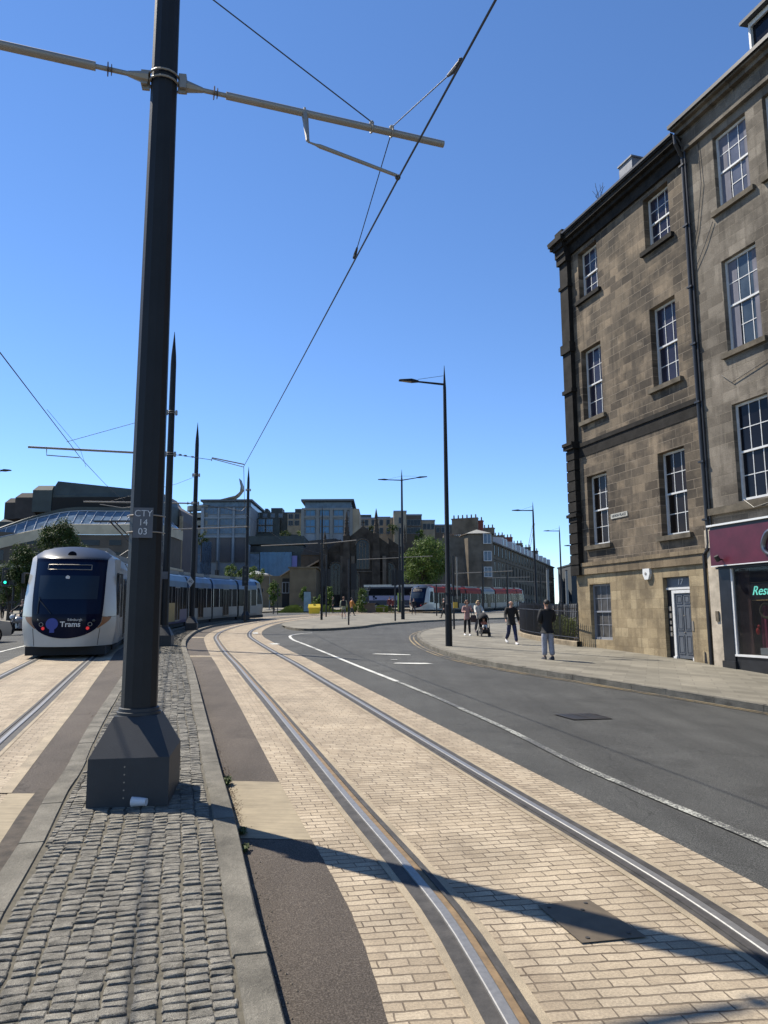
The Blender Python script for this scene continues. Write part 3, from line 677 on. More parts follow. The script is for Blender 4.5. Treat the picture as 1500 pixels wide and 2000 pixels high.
# ---- thin posts, far cantilevers
def spike_pole(u,v,H,label,arms=(),r=.1,dz=.11,group='slender spiked poles on the traffic island',Y=None):
    p=gnd(u,v,dz); z=p.z
    t=thing('catenary_pole',label,'tram pole',p,0,group)
    m=MB(); m.tube([(0,0,0),(0,0,H-1.2),(0,0,H)],[r,r*.75,.01],8); m.build('mast',M_pole,t)
    for (ua,va,ub,vb) in arms:
        a=at(ua,va,p.y)-p; b=at(ub,vb,p.y)-p; m=MB(); m.tube([a,b],.04,6); m.build('cantilever_arm',M_galv,t)
    return t
spike_pole(628,1211,8.6,'slender spiked pole left of the church gable, nearest to the yellow bin',[(510,1066,621,1061),(626,1062,696,1055)],.09)
spike_pole(781,1196,10.0,'slender spiked pole close behind the double headed street lamp',[(698,1093,845,1086)],.13)
def far_pole(u,Y,vt,label,arms,r=.13):
    b=at(u,1190,Y); b.z=gz(b.x,b.y); t=thing('catenary_pole',label,'tram pole',b,0,'distant catenary poles down the hill street')
    top=at(u,vt,Y).z-b.z; m=MB(); m.tube([(0,0,0),(0,0,top-1),(0,0,top)],[r,r*.8,.01],6); m.build('mast',M_pole,t)
    for (ua,va,ub,vb) in arms:
        m=MB(); m.tube([at(ua,va,Y)-b,at(ub,vb,Y)-b],.05,6); m.build('cantilever_arm',M_galv,t)
far_pole(944,86,1098,'distant catenary pole just left of the woman in white',[(888,1120,1001,1115)])
far_pole(992,104,1098,'distant catenary pole above the bald walking man',[(952,1129,1035,1127)])
far_pole(1057,128,1107,'distant catenary pole above the railings, left of the pale mast',[(1002,1135,1078,1137)])
# pale masts at far right
for u,vt,lb in ((1071,1112,'pale grey mast right of the long stone terrace'),(1108,1115,'pale grey mast close to the corner of the stone building')):
    b=at(u,1170,75); b.z=gz(b.x,b.y); t=thing('mast',lb,'mast',b,0,'pale masts behind the railings'); H=at(u,vt,75).z-b.z
    m=MB(); m.tube([(0,0,0),(0,0,H)],[.17,.12],10); m.build('tube',mat('pale grey steel',(.16,.17,.17),.5),t,smooth=True); m=MB(); m.lathe([(.14,H),(.14,H+.06),(.05,H+.12)],10); m.build('cap',M_pole,t)
# ---- street lamps
def street_lamp(base,H,label,heads,r=.1,arm_z=None,rod=True):
    t=thing('street_lamp',label,'street lamp',base,0,'tall dark street lamps')
    m=MB(); m.tube([(0,0,0),(0,0,1.5)],[r*1.25,r*1.22],14); m.tube([(0,0,1.5),(0,0,1.56),(0,0,H*.6),(0,0,H-.9),(0,0,H)],[r*1.22,r*.95,r*.78,r*.6,.008],14); m.build('column',M_pole,t,smooth=True)
    for (dx,dy,z,hz,L) in heads:
        d=Vector((dx,dy,0)).normalized(); e=Vector((dx,dy,0)); ln=e.length
        m=MB(); m.tube([(0,0,z),(e.x*.62,e.y*.62,z+(hz-z)*.7)],[.045,.035],8); m.build('arm',M_pole,t)
        if rod: m=MB(); m.tube([(0,0,z+.35),(e.x*.6,e.y*.6,hz+.04)],.008,5); m.build('tie_rod',M_pole,t)
        T=Matrix.Translation((e.x*.62,e.y*.62,z+(hz-z)*.7))@Matrix(((d.x,-d.y,0,0),(d.y,d.x,0,0),(0,0,1,0),(0,0,0,1)))
        m=MB(); k=ln*.42; hh=(hz-z)*.25
        m.add([T@Vector(p) for p in [(-.05,-.06,-.02),(k*.3,-.13,-.03+hh*.3),(k,-.09,-.0+hh),(k,.09,0+hh),(k*.3,.13,-.03+hh*.3),(-.05,.06,-.02),(-.05,-.05,.04),(k*.3,-.1,.08+hh*.3),(k*.95,-.07,.04+hh),(k*.95,.07,.04+hh),(k*.3,.1,.08+hh*.3),(-.05,.05,.04)]],
              [(0,1,2,3,4,5),(11,10,9,8,7,6),(0,6,7,1),(1,7,8,2),(2,8,9,3),(3,9,10,4),(4,10,11,5),(5,11,6,0)])
        hd=m.build('lamp_head',M_pole,t)
        m=MB(); m.add([T@Vector(p) for p in [(k*.3,-.09,-.033+hh*.3),(k*.85,-.07,-.012+hh*.8),(k*.85,.07,-.012+hh*.8),(k*.3,.09,-.033+hh*.3)]],[(0,1,2,3)]); m.build('lens',mat('lamp lens',(.22,.17,.09),.3),hd)
    return t
b=gnd(877,1262,.12); z1=at(866,751,b.y).z-b.z; e=at(780,744,b.y)-at(866,751,b.y)
L1=street_lamp(b,at(866,714,b.y).z-b.z,'tall single headed street lamp on the pavement corner, nearest lamp',[(e.x,0,z1,z1+e.z+.02,1)],.1)
m=MB(); m.tube([(0,-.0,1.9),(0,0,1.93)],.125,12); m.build('band',M_black,L1)
b=gnd(787,1210,.11); z1=at(783,938,b.y).z-b.z; eL=at(738,938,b.y)-at(783,938,b.y); eR=at(831,931,b.y)-at(783,938,b.y)
street_lamp(b,at(783,917,b.y).z-b.z,'street lamp with two opposite heads on the traffic island',[(eL.x,0,z1,z1+eL.z+.05,1),(eR.x,0,z1,z1+eR.z,1)],.12)
for u,Y,vt,(hu,hv),lb in ((1047,58,980,(1007,997),'single headed street lamp rising in front of the stone terrace end'),(1098,78,1026,(1068,1037),'small distant street lamp near the corner of the stone building')):
    b=at(u,1175,Y); b.z=gz(b.x,b.y)+.1; za_=at(u,hv,Y).z-b.z; e=at(hu,hv,Y)-at(u,hv,Y)
    street_lamp(b,at(u,vt,Y).z-b.z,lb,[(e.x,0,za_,za_,1)],.11)
b=at(1135,1190,70); b.z=gz(b.x,b.y)+.1; street_lamp(b,8.6,'distant street lamp whose head peeps out left of the stone building',[((at(1108,1066,70)-at(1135,1066,70)).x,0,at(1120,1066,70).z-b.z,at(1120,1066,70).z-b.z,1)],.1)
b=at(-45,1225,40); b.z=gz(b.x,b.y)+.1; street_lamp(b,at(-45,900,40).z-b.z,'street lamp beyond the left edge whose head pokes into view',[(at(20,919,40).x-b.x,0,at(0,921,40).z-b.z,at(0,919,40).z-b.z,1)],.1)
# ---- traffic signals
M_sig=mat('matt black signal body',(.01,.01,.011),.6); M_edge=mat('pale backing board edge',(.2,.2,.2),.6)
M_red=mat('unlit red lens',(.05,.01,.01),.3); M_amb=mat('unlit lens',(.03,.025,.02),.3)
def emis(name,c,s):
    b=NB(name); b.col(c); b.p.inputs['Emission Color'].default_value=(*c,1); b.p.inputs['Emission Strength'].default_value=s; return b.m
M_green=emis('lit green lens',(.02,.85,.5),1.6); M_redlit=emis('lit red lamp',(.7,.03,.03),.25)
def signal(base,H,label,heads,r=.06,box=None,group='traffic signals'):
    t=thing('traffic_signal',label,'traffic light',base,0,group)
    m=MB(); m.tube([(0,0,0),(0,0,H)],r,10); m.build('post',M_sig,t,smooth=True)
    for (x,z,w,h,yb,lens) in heads:
        d=.06 if yb<0 else -.06
        m=MB(); m.box(x-w/2,x+w/2,yb,yb+(.02 if yb<0 else -.02),z-h/2,z+h/2); bd=m.build('backing_board',M_sig,t)
        if lens:
            m=MB()
            for q in ((x-w/2-.012,x-w/2,z-h/2,z+h/2),(x+w/2,x+w/2+.012,z-h/2,z+h/2),(x-w/2,x+w/2,z+h/2,z+h/2+.012),(x-w/2,x+w/2,z-h/2-.012,z-h/2)): m.box(q[0],q[1],yb-.005,yb+.015,q[2],q[3])
            m.build('white_border',M_edge,bd)
        m=MB(); m.box(x-w*.28,x+w*.28,min(yb,yb-d),max(yb,yb-d)*1.0+ (0),z-h*.42,z+h*.42); m.build('lamp_housing',M_sig,t)
        for i,l in enumerate(lens or ()):
            zz=z+h*.30-i*h*.30
            m=MB(); m.lathe([(0,0),(.085,0),(.085,.02),(0,.02)],14,T=Matrix.Translation((x,yb-.062,zz))@Matrix.Rotation(R(90),4,'X')); m.build('lens',l,t)
    return t
b=gnd(421,1212,.11); signal(b,at(421,1095,b.y).z-b.z,'traffic signal with a side facing black head, left of the island tip',[(0,at(421,1125,b.y).z-b.z,.32,.9,.07,None)],.05)
b=at(478,1200,52); b.z=gz(b.x,b.y)+.1; signal(b,at(478,1108,52).z-b.z,'tram signal head with white border in front of the fourth catenary pole',[(0,at(478,1125,52).z-b.z,.42,1.38,-.08,(M_amb,M_amb,M_amb))],.05)
b=gnd(637,1205,.11); signal(b,at(637,1085,b.y).z-b.z,'traffic signal seen from behind, left of the church door',[(-.05,at(637,1128,b.y).z-b.z,.85,1.5,.09,None)],.06)
b=gnd(681,1221,.11); signal(b,at(681,1092,b.y).z-b.z,'slim traffic signal post with a tall black board, nearest on the island',[(.30,at(689,1126,b.y).z-b.z,.36,1.62,.09,None)],.05)
b=gnd(772,1213,.11); signal(b,at(772,1110,b.y).z-b.z,'traffic signal just left of the double headed lamp',[(-.05,at(772,1128,b.y).z-b.z,.42,1.2,.08,None),(.35,at(780,1128,b.y).z-b.z,.34,1.1,.08,None)],.06)
b=gnd(887,1229,.12); s5=signal(b,at(885,1085,b.y).z-b.z,'traffic signal with a yellow push button box beside the nearest street lamp',[(.1,at(887,1158,b.y).z-b.z,.62,.36,.09,None)],.055)
m=MB(); q=at(889,1182,b.y)-b; m.box(q.x-.12,q.x+.12,-.2,-.06,q.z-.17,q.z+.17); m.build('push_button_box',mat('yellow plastic',(.5,.33,.04),.5),s5)
m=MB(); q0=at(882,1088,b.y)-b; q1=at(893,1170,b.y)-b; m.tube([(q1.x,0,q1.z),(q1.x,0,q0.z)],.045,8); m.build('signal_tube',M_galv,s5)
b=at(1054,1180,48); b.z=gz(b.x,b.y)+.1
b=gnd(22,1219,.12); H=at(22,1110,b.y).z-b.z; s6=signal(b,H,'traffic signal showing a green arrow at the left edge',[(at(13,1127,b.y).x-b.x,at(13,1127,b.y).z-b.z,.52,1.2,-.1,(M_red,M_amb,M_green)),(at(27,1137,b.y).x-b.x,at(27,1137,b.y).z-b.z,.46,.46,-.1,(M_amb,)) ],.07)
m=MB(); q=at(23,1177,b.y)-b; m.box(-.2,.2,-.12,.12,q.z-.06,q.z+.1); m.build('push_button_box',M_sig,s6)
# small posts on the islands
def post(u,v,h,label,r=.05,mt=None,cat='bollard',dz=.11,head=None):
    b=gnd(u,v,dz); t=thing('post',label,cat,b,0,'slim posts on the pavements'); m=MB(); m.tube([(0,0,0),(0,0,h)],r,8); m.build('shaft',mt or M_pole,t)
    if head: m=MB(); m.box(-head[0]/2,head[0]/2,-.03,.03,h-head[1],h); m.build('head',head[2],t)
    return t
post(853,1203,at(853,1150,73).z-gz(5.2,73)+.3,'slim grey post right of the dark figure crossing by the red tram',.06)
post(542,1200,3.0,'thin post beside the young street tree near the tram tail',.04)
# pale roadside post at right of lamp cluster
# ================================================================ STONE BUILDINGS ON THE RIGHT
FO=Vector((7.66,29.35,0)); FR=math.atan2(-cos(R(18.2)),sin(R(18.2)))   # local x runs along the street towards the camera, y into the building
def fz(s): p=FO+Vector((cos(FR)*s,sin(FR)*s,0)); return gz(p.x,p.y)+.12
SA=stone('sooty ashlar',[(0,(.062,.050,.038)),(.3,(.10,.081,.061)),(.65,(.132,.106,.077)),(.88,(.165,.130,.092)),(1,(.21,.163,.113))],.68,.30,.011,(.26,.215,.165),soot=.8,mstr=.75)
SG=stone('yellow ground floor ashlar',[(0,(.22,.172,.105)),(.4,(.255,.20,.122)),(.7,(.285,.225,.137)),(1,(.33,.265,.165))],.56,.33,.006,(.12,.09,.05),soot=.6,grime=(.07,.055,.04),mstr=.5)
SB=stone('grey brown ashlar',[(0,(.105,.09,.072)),(.3,(.13,.112,.09)),(.6,(.155,.134,.108)),(1,(.21,.183,.148))],.66,.31,.009,(.26,.225,.175),soot=.6,mstr=.5)
M_trim=mat('weathered stone trim',(.1,.085,.064),.9,var=.45,vs=2.5,bump=.7,bs=30,spec=.2)
M_trimd=mat('blackened stone trim',(.016,.0145,.013),.9,var=.5,vs=3,bump=.7,bs=30,spec=.2)
M_white_st=mat('limewashed stone',(.36,.31,.24),.85,var=.3,vs=3,bump=.7,bs=14)
M_slate=mat('roof slate',(.045,.047,.052),.7,var=.3,vs=6,bump=.4,bs=20)
M_lead=mat('grey lead sheet',(.16,.17,.19),.6,var=.25,vs=4)
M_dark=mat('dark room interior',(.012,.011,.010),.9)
def wall(name,mt,root,s0,s1,z0f,z1,holes,depth=.24,y=0,top=True,step=.6):
    xs=sorted(set([s0,s1]+[h[0] for h in holes]+[h[1] for h in holes])); zs=sorted(set([z1]+[h[2] for h in holes]+[h[3] for h in holes]))
    z0=z0f if not callable(z0f) else min(z0f(s0),z0f(s1))-.15
    zs=[z0]+[z for z in zs if z>z0+1e-4]; m=MB()
    def inh(x,z): return any(h[0]<x<h[1] and h[2]<z<h[3] for h in holes)
    for a,b in zip(xs,xs[1:]):
        for c,d in zip(zs,zs[1:]):
            if not inh((a+b)/2,(c+d)/2): m.quad((a,y,c),(b,y,c),(b,y,d),(a,y,d))
    for h in holes:
        a,b,c,d=h[:4]; Y=y+depth; c=max(c,z0)
        m.quad((a,y,c),(a,Y,c),(a,Y,d),(a,y,d)); m.quad((b,Y,c),(b,y,c),(b,y,d),(b,Y,d)); m.quad((a,y,d),(a,Y,d),(b,Y,d),(b,y,d)); m.quad((a,Y,c),(a,y,c),(b,y,c),(b,Y,c))
    m.quad((s0,y,z0),(s0,y,z1),(s0,y+.5,z1),(s0,y+.5,z0)); m.quad((s1,y,z1),(s1,y,z0),(s1,y+.5,z0),(s1,y+.5,z1)); m.quad((s0,y,z1),(s1,y,z1),(s1,y+.5,z1),(s0,y+.5,z1))
    o=m.build(name,mt,root,fix=False); return o
rw=random.Random(21)
def sash(root,s0,s1,z0,z1,y=.17,cols=3,rows=2,fm=None,gm=None,sill=None,sillm=None,blind=False,openlow=.0):
    fm=fm or M_wframe; gm=gm or M_glass; m=MB(); f=.075; zm=(z0+z1)/2; b=.024
    m.box(s0,s0+f,y-.02,y+.07,z0,z1); m.box(s1-f,s1,y-.02,y+.07,z0,z1); m.box(s0+f,s1-f,y-.02,y+.07,z1-f,z1); m.box(s0+f,s1-f,y-.03,y+.07,z0,z0+f*1.2)
    m.box(s0+f,s1-f,y-.012,y+.06,zm-.03,zm+.03)
    for k,(za,zb,yy) in enumerate(((zm+.03,z1-f,y+.01),(z0+f*1.2,zm-.03,y+.04))):
        for i in range(1,cols):
            x=s0+f+(s1-s0-2*f)*i/cols; m.box(x-b/2,x+b/2,yy-.004,yy+.018,za,zb)
        for j in range(1,rows):
            z=za+(zb-za)*j/rows
            for i in range(cols):
                xa=s0+f+(s1-s0-2*f)*i/cols+(b/2+.001 if i else 0); xb=s0+f+(s1-s0-2*f)*(i+1)/cols-(b/2+.001 if i<cols-1 else 0)
                m.box(xa,xb,yy-.003,yy+.016,z-b/2,z+b/2)
    w=m.build('window',fm,root)
    # panes, each set slightly differently so that old glass glints unevenly
    m=MB()
    for k,(za,zb,yy) in enumerate(((zm+.03,z1-f,y+.022),(z0+f*1.2,zm-.03,y+.052))):
        for i in range(cols):
            for j in range(rows):
                xa=s0+f+(s1-s0-2*f)*i/cols; xb=s0+f+(s1-s0-2*f)*(i+1)/cols; zc=za+(zb-za)*j/rows; zd=za+(zb-za)*(j+1)/rows
                e=[rw.uniform(-.0025,.0025) for _ in range(4)]
                m.quad((xa,yy+e[0],zc),(xb,yy+e[1],zc),(xb,yy+e[2],zd),(xa,yy+e[3],zd))
    m.build('pane',gm,w)
    if sill:
        m=MB(); m.box(s0-.17,s1+.17,-.13,y,z0-.16,z0-.001); m.build('sill',sillm or M_trim,w)
    return w
A=thing('stone_tenement','dark sooty stone tenement with a grey panelled door marked 17','tenement',FO+Vector((0,0,0)),FR)
LA=7.22
wins=[(.95,2.25,4.40,7.12),(5.15,6.45,4.33,7.15),(.93,2.26,9.34,12.24),(5.16,6.45,9.42,12.28),(1.0,2.3,14.33,16.36),(5.15,6.45,14.42,16.36)]
gf=[(.86,2.18,.84,2.92),(5.08,6.33,-.2,2.97)]
wall('upper_wall',SA,A,0,LA,3.5,17.0,wins,depth=.34)
wall('ground_floor_wall',SG,A,0,LA,-.4,3.5,gf,y=-.03)
for i,w in enumerate(wins): sash(A,*w,sill=True,sillm=M_trimd if i>3 else M_trim,gm=(M_glassn,M_glassn,M_glassm,M_glassm,M_glassm,M_glassm)[i],y=.25)
sash(A,*gf[0],y=.14,fm=M_gframe,gm=mat('dusty window glass',(.07,.068,.066),.35,var=.4,vs=4),sill=False)
m=MB(); m.box(-.02,LA,-.105,-.03,3.31,3.62); m.box(-.02,LA,-.145,-.03,3.62,3.76); m.build('belt_course',stone('belt stone',[(0,(.13,.1,.065)),(1,(.22,.17,.11))],.62,1.2,.008,(.06,.05,.04),mstr=.8),A)
m=MB(); m.box(-.02,LA,-.06,0,8.36,8.52); m.box(-.02,LA,-.02,0,7.95,8.36); m.build('string_course',M_trimd,A)
m=MB(); m.box(-.1,LA+.02,-.10,.2,16.55,16.95); m.box(-.25,LA+.05,-.26,.2,16.95,17.1); m.box(-.42,LA+.08,-.42,.3,17.1,17.27); m.box(-.46,LA+.1,-.48,.3,17.27,17.34); m.build('cornice',M_trimd,A)
m=MB(); m.box(-.45,LA+.1,-.52,-.40,17.34,17.42); m.build('gutter',M_black,A)
# body and roof
m=MB(); m.quad((0,.6,-.4),(LA,.6,-.4),(LA,.6,17.3),(0,.6,17.3)); m.box(0.0,LA,.9,11,-.5,17.25); m.build('interior',M_dark,A)
m=MB(); m.add([(-.3,-.3,17.36),(LA,-.3,17.36),(LA,5.4,20.2),(-.3,5.4,20.2),(-.3,11,17.36),(LA,11,17.36)],[(0,1,2,3),(3,2,5,4),(0,3,4),(1,5,2)]); m.build('roof',M_slate,A)
m=MB(); m.box(4.0,4.75,-.05,.55,17.42,18.3); m.box(3.96,4.8,-.1,.6,18.3,18.36); m.build('roof_vent',M_lead,A)
M_twig=mat('dry twigs',(.05,.04,.03),.9)
m=MB(); rr=random.Random(3)
for i in range(9):
    a=rr.uniform(-.5,.5); m.tube([(3.2,-.4,17.4),(3.2+a*.4,-.42+rr.uniform(-.1,.1),17.6),(3.2+a,-.45+rr.uniform(-.2,.2),17.85+rr.uniform(-.1,.2))],.008,4)
tag(m.build('roof_plant',M_twig),'bare dead twigs growing on the gutter of the sooty tenement','plant'); bpy.data.objects['roof_plant'].matrix_world=Matrix.Translation(FO)@Matrix.Rotation(FR,4,'Z')
# projecting corner pier of the front elevation, seen end on: rusticated below, pilaster and cornices above
z=3.3; k=0
m=MB()
while z<8.3:
    h=.42; m.box(-.08,.50,-.24,-.001,z,z+h-.05); m.box(-.06,.47,-.20,-.001,z+h-.05,z+h); z+=h
m.build('rusticated_pier',M_trimd,A)
m=MB(); m.box(-.08,.50,-.20,-.001,z,16.3); m.build('pilaster',M_trimd,A)
for c_,d_,b_ in ((8.35,8.5,.33),(8.5,8.62,.38),(5.6,5.72,.31),(10.7,10.85,.27),(12.4,12.8,.27),(15.2,15.35,.25),(16.3,16.6,.30),(16.6,16.9,.36),(16.9,17.15,.44)):
    m=MB(); m.box(-.14,.56,-b_,.0,c_,d_); m.build('moulding',M_trimd,A)
m=MB(); m.box(-.3,.7,-.58,-.1,17.15,17.36); m.box(-.1,.45,-.35,.25,17.36,17.72); m.build('corner_cornice',M_trimd,A)
# door
D=MB(); yb=.10
D.box(5.43,6.20,yb+.04,yb+.085,.36,2.44)
dr=D.build('door',mat('grey door paint',(.085,.095,.11),.45,var=.15,vs=2),A)
m=MB()
for (a,b_,c_,d_) in ((5.50,5.78,2.1,2.38),(5.86,6.13,2.1,2.38),(5.50,5.78,1.25,2.03),(5.86,6.13,1.25,2.03),(5.50,5.78,.50,1.10),(5.86,6.13,.50,1.10)):
    m.box(a,b_,yb+.028,yb+.04,c_,d_) if False else None
    for q in ((a,a+.03,c_,d_),(b_-.03,b_,c_,d_),(a+.03,b_-.03,c_,c_+.03),(a+.03,b_-.03,d_-.03,d_)): m.box(q[0],q[1],yb+.022,yb+.04,q[2],q[3])
    m.box(a+.06,b_-.06,yb+.026,yb+.04,c_+.06,d_-.06)
m.build('panel',MC['grey door paint'],dr)
m=MB(); m.box(5.78,5.84,yb+.015,yb+.04,1.18,1.2); m.lathe([(0,0),(.022,0),(.022,.02),(0,.02)],10,T=Matrix.Translation((5.82,yb+.04,1.72))@Matrix.Rotation(R(90),4,'X')); m.build('letter_flap',M_galv,dr)
m=MB()
for q in ((5.33,5.43,.3,2.54),(6.20,6.30,.3,2.54),(5.43,6.20,2.44,2.54)): m.box(q[0],q[1],yb-.01,yb+.09,q[2],q[3])
m.box(5.08,6.33,yb-.02,yb+.09,2.56,2.63); m.box(5.31,5.45,yb-.05,yb+.09,.22,.42); m.box(6.19,6.32,yb-.05,yb+.09,.22,.42); m.build('door_frame',M_wframe,A)
m=MB(); m.box(5.08,6.33,yb+.03,yb+.09,2.63,2.97); tr=m.build('transom_panel',mat('grey fanlight board',(.09,.1,.115),.4),A)
text('17',.26,M_wframe,tr,facing((5.72,yb+.02,2.80),(1,0,0),(0,0,1)),ext=.006,shear=.25)
m=MB(); m.box(5.08,5.33,yb+.02,yb+.09,-.3,2.56); m.box(6.30,6.33,yb+.02,yb+.09,-.3,2.56); m.build('side_panel',M_black,A)
m=MB()
for z_,r_ in ((1.95,.05),(1.72,.055),(1.5,.04),(1.3,.05),(1.12,.045)): m.box(5.22-r_,5.22+r_,yb-.02,yb+.02,z_-r_*1.4,z_+r_*1.4)
m.box(6.36,6.42,-.05,-.03,1.25,1.55)
m.build('entry_phone',M_galv,A)
m=MB(); m.box(5.0,6.42,-.16,.2,.0,.27); m.build('doorstep',M_trim,A)
# street sign and alarm box, pipe
m=MB(); m.box(2.42,3.40,-.03,-.001,5.26,5.44); ss=m.build('street_sign',mat('weathered sign face',(.34,.33,.29),.6,var=.3,vs=12),A)
text('UNION PLACE',.125,M_black,ss,facing((2.91,-.032,5.35),(1,0,0),(0,0,1)),ext=.002,bold=.002)
m=MB(); q=[(-.17,.17),(.17,.17),(.18,-.02),(.09,-.2),(-.09,-.2),(-.18,-.02)]
m.prism(q,0,.10,Matrix.Translation((4.38,-.03,3.14))@Matrix.Rotation(R(90),4,'X')); al=m.build('alarm_box',mat('white plastic',(.6,.6,.58),.4),A)
m=MB(); m.lathe([(.0,0),(.05,0),(.05,.01),(0,.01)],12,T=Matrix.Translation((4.36,-.132,3.14))@Matrix.Rotation(R(90),4,'X')); m.build('badge',M_galv,al)
dp=thing('drainpipe','black cast iron drainpipe running down between the two stone buildings','drainpipe',FO,FR)
m=MB(); m.tube([(7.40,-.42,17.3),(7.40,-.40,17.0),(7.34,-.10,16.6),(7.30,-.10,10.5),(7.33,-.10,7.3),(7.36,-.10,3.9)],.062,10); m.tube([(7.47,-.42,17.2),(7.47,-.12,16.8),(7.43,-.07,10),(7.45,-.07,4.2)],.035,8); m.build('pipe',M_black,dp)
m=MB()
for z_ in (16.3,14.2,12.1,10.2,8.3,6.4,4.6): m.box(7.22,7.44,-.18,-.0,z_,z_+.06)
m.build('bracket',M_black,dp)
m=MB(); m.tube([(7.36,-.1,3.9),(7.32,-.12,3.7),(7.15,-.12,3.55),(7.13,-.09,.2)],.055,8); m.build('lower_pipe',M_black,dp)
m=MB(); m.add([(6.78,-.031,.12),(6.92,-.031,.12),(6.88,-.031,.6),(6.80,-.031,.64)],[(0,1,2,3)]); m.build('vent_hole',M_black,A)
# ---- building B
B=thing('stone_tenement','paler grey brown stone tenement with a maroon shopfront, right edge','tenement',FO,FR)
s0=7.24; LB=26.0
cols_=[(8.57,9.89),(10.52,11.84),(14.2,15.5),(17.4,18.7),(20.6,21.9)]
wb=[]
for a,b_ in cols_: wb+= [(a,b_,14.06,16.48),(a,b_,9.5,12.4),(a,b_,5.0,7.9)]
wall('wall',SB,B,s0,LB,4.35,17.0,wb,y=-.02,depth=.3)
for i,w in enumerate(wb): sash(B,*w,y=.14,fm=M_wframe,gm=M_glassb if i%3==0 else (M_glass if i%3==2 else glass('pale sky window glass',(.02,.03,.042),.1,.4,.12,(.07,.09,.11))),sill=i%3!=2)
M_curt=mat('mauve grey curtain',(.12,.12,.15),.9,var=.2,vs=2)
for (a,b_,c_,d_) in [wb[k] for k in (0,1,3,4,5,7,9,10)]:
    for xa,xb in ((a+.09,a+.09+rw.uniform(.18,.38)),(b_-.09-rw.uniform(.15,.35),b_-.09)):
        m=MB(); m.grid(lambda u,t:(xa+(xb-xa)*u,.158+.0025*sin(u*9),c_+.12+(d_-c_-.22)*t),14,1); m.build('curtain',M_curt,B,fix=False)
m=MB(); m.box(7.46,LB,-.16,-.02,4.72,4.92); m.build('sill_band',M_trim,B)
m=MB(); m.box(s0-.02,LB,-.16,.2,16.75,16.86); m.box(s0-.04,LB,-.06,.2,16.86,17.45); m.box(s0-.06,LB,-.22,.2,17.45,17.6); m.box(s0-.1,LB,-.36,.2,17.6,17.72); m.build('cornice',SB,B)
m=MB(); m.box(s0-.12,LB,-.46,-.32,17.66,17.78); m.build('gutter',M_black,B)
m=MB(); m.add([(s0,-.3,17.74),(LB,-.3,17.74),(LB,2.2,20.4),(s0,2.2,20.4),(s0,10,20.4),(LB,10,20.4)],[(0,1,2,3),(3,2,5,4),(0,3,4)]); m.build('roof',M_slate,B)
m=MB(); m.box(s0+.02,LB,.5,10,-.5,17.7); m.build('interior',M_dark,B)
def dormer(x):
    m=MB(); m.box(x,x+.07,-.12,1.6,17.75,18.95); m.box(x+1.38,x+1.45,-.12,1.6,17.75,18.95); m.box(x+.07,x+1.38,-.12,-.06,17.75,17.95); m.box(x+.07,x+1.38,-.12,-.06,18.8,18.95); d=m.build('dormer',M_wframe,B)
    m=MB(); m.box(x+.07,x+1.38,-.02,.0,17.95,18.8); m.build('pane',M_glass,d)
    m=MB(); m.add([(x-.15,-.3,18.95),(x+1.6,-.3,18.95),(x+1.6,2,19.25),(x-.15,2,19.25),(x-.15,-.3,19.05),(x+1.6,-.3,19.05),(x+1.6,2,19.4),(x-.15,2,19.4)],[(0,1,2,3),(4,5,6,7),(0,1,5,4),(1,2,6,5),(3,0,4,7),(2,3,7,6)]); m.build('dormer_roof',M_slate,d)
for x in (10.35,14.1,18): dormer(x)
for pts in ([(8.0,-.05,16.9),(8.05,-.07,15.3),(7.75,-.06,13.9),(7.5,-.06,13.3)],[(8.4,-.06,13.8),(8.0,-.07,13.2),(7.5,-.06,12.6)],[(8.3,-.06,8.9),(8.7,-.06,8.55),(9.5,-.06,8.7),(10.6,-.06,8.9)],[(8.9,-.15,5.0),(9.3,-.2,4.72),(9.8,-.15,4.8)]):
    m=MB(); m.tube(pts,.011,5); m.build('cable',M_black,B)
m=MB(); m.box(s0+.02,7.68,-.10,.3,-.4,4.35); m.box(s0-.0,7.58,-.14,.3,3.75,4.30); m.build('painted_pier',M_white_st,B)
m=MB(); m.box(7.48,7.6,-.14,-.10,1.55,1.85); m.build('pier_fitting',M_trim,B)
M_mar=mat('maroon fascia paint',(.075,.009,.02),.4,var=.25,vs=2)
m=MB(); m.box(7.66,LB,-.34,-.02,3.18,4.24); fas=m.build('shop_fascia',M_mar,B)
m=MB(); m.box(7.6,LB,-.38,-.02,4.34,4.395); m.box(7.66,LB,-.35,-.30,3.15,3.178); m.build('blind_box',mat('white painted metal',(.62,.62,.6),.4),B)
m=MB(); m.box(7.66,LB,-.30,-.02,4.24,4.33); m.box(7.68,LB,-.2,-.02,3.08,3.14); m.build('shadow_gap',M_black,B)
m=MB(); T=Matrix.Translation((9.98,-.36,3.66))@Matrix.Rotation(R(90),4,'X')
rings=[(T@Vector((cos(a)*.3*(1+.15*sin(2*a)),sin(a)*.32,0))) for a in [k*2*PI/20 for k in range(15)]]
m.tube(rings,[.05+.03*sin(k*.22) for k in range(15)],8); m.build('fascia_letter',mat('chrome lettering',(.16,.16,.17),.3,metal=.8),fas,smooth=True)
m=MB(); m.tube([(8.12,-.34,3.34),(8.12,-.5,3.36)],.02,8); m.tube([(8.12,-.47,3.30),(8.12,-.56,3.44)],.07,10); m.build('spotlight',M_black,B)
m=MB(); m.box(7.74,8.17,-.16,-.02,-.3,3.08); m.box(7.70,8.2,-.2,-.02,-.3,.42); m.build('pilaster',mat('black gloss paint',(.018,.02,.024),.3,var=.3),B)
m=MB(); m.box(8.17,8.24,-.14,-.04,.62,3.08); m.box(8.17,12.4,-.16,.1,.56,.62); m.build('shop_window_frame',M_wframe,B)
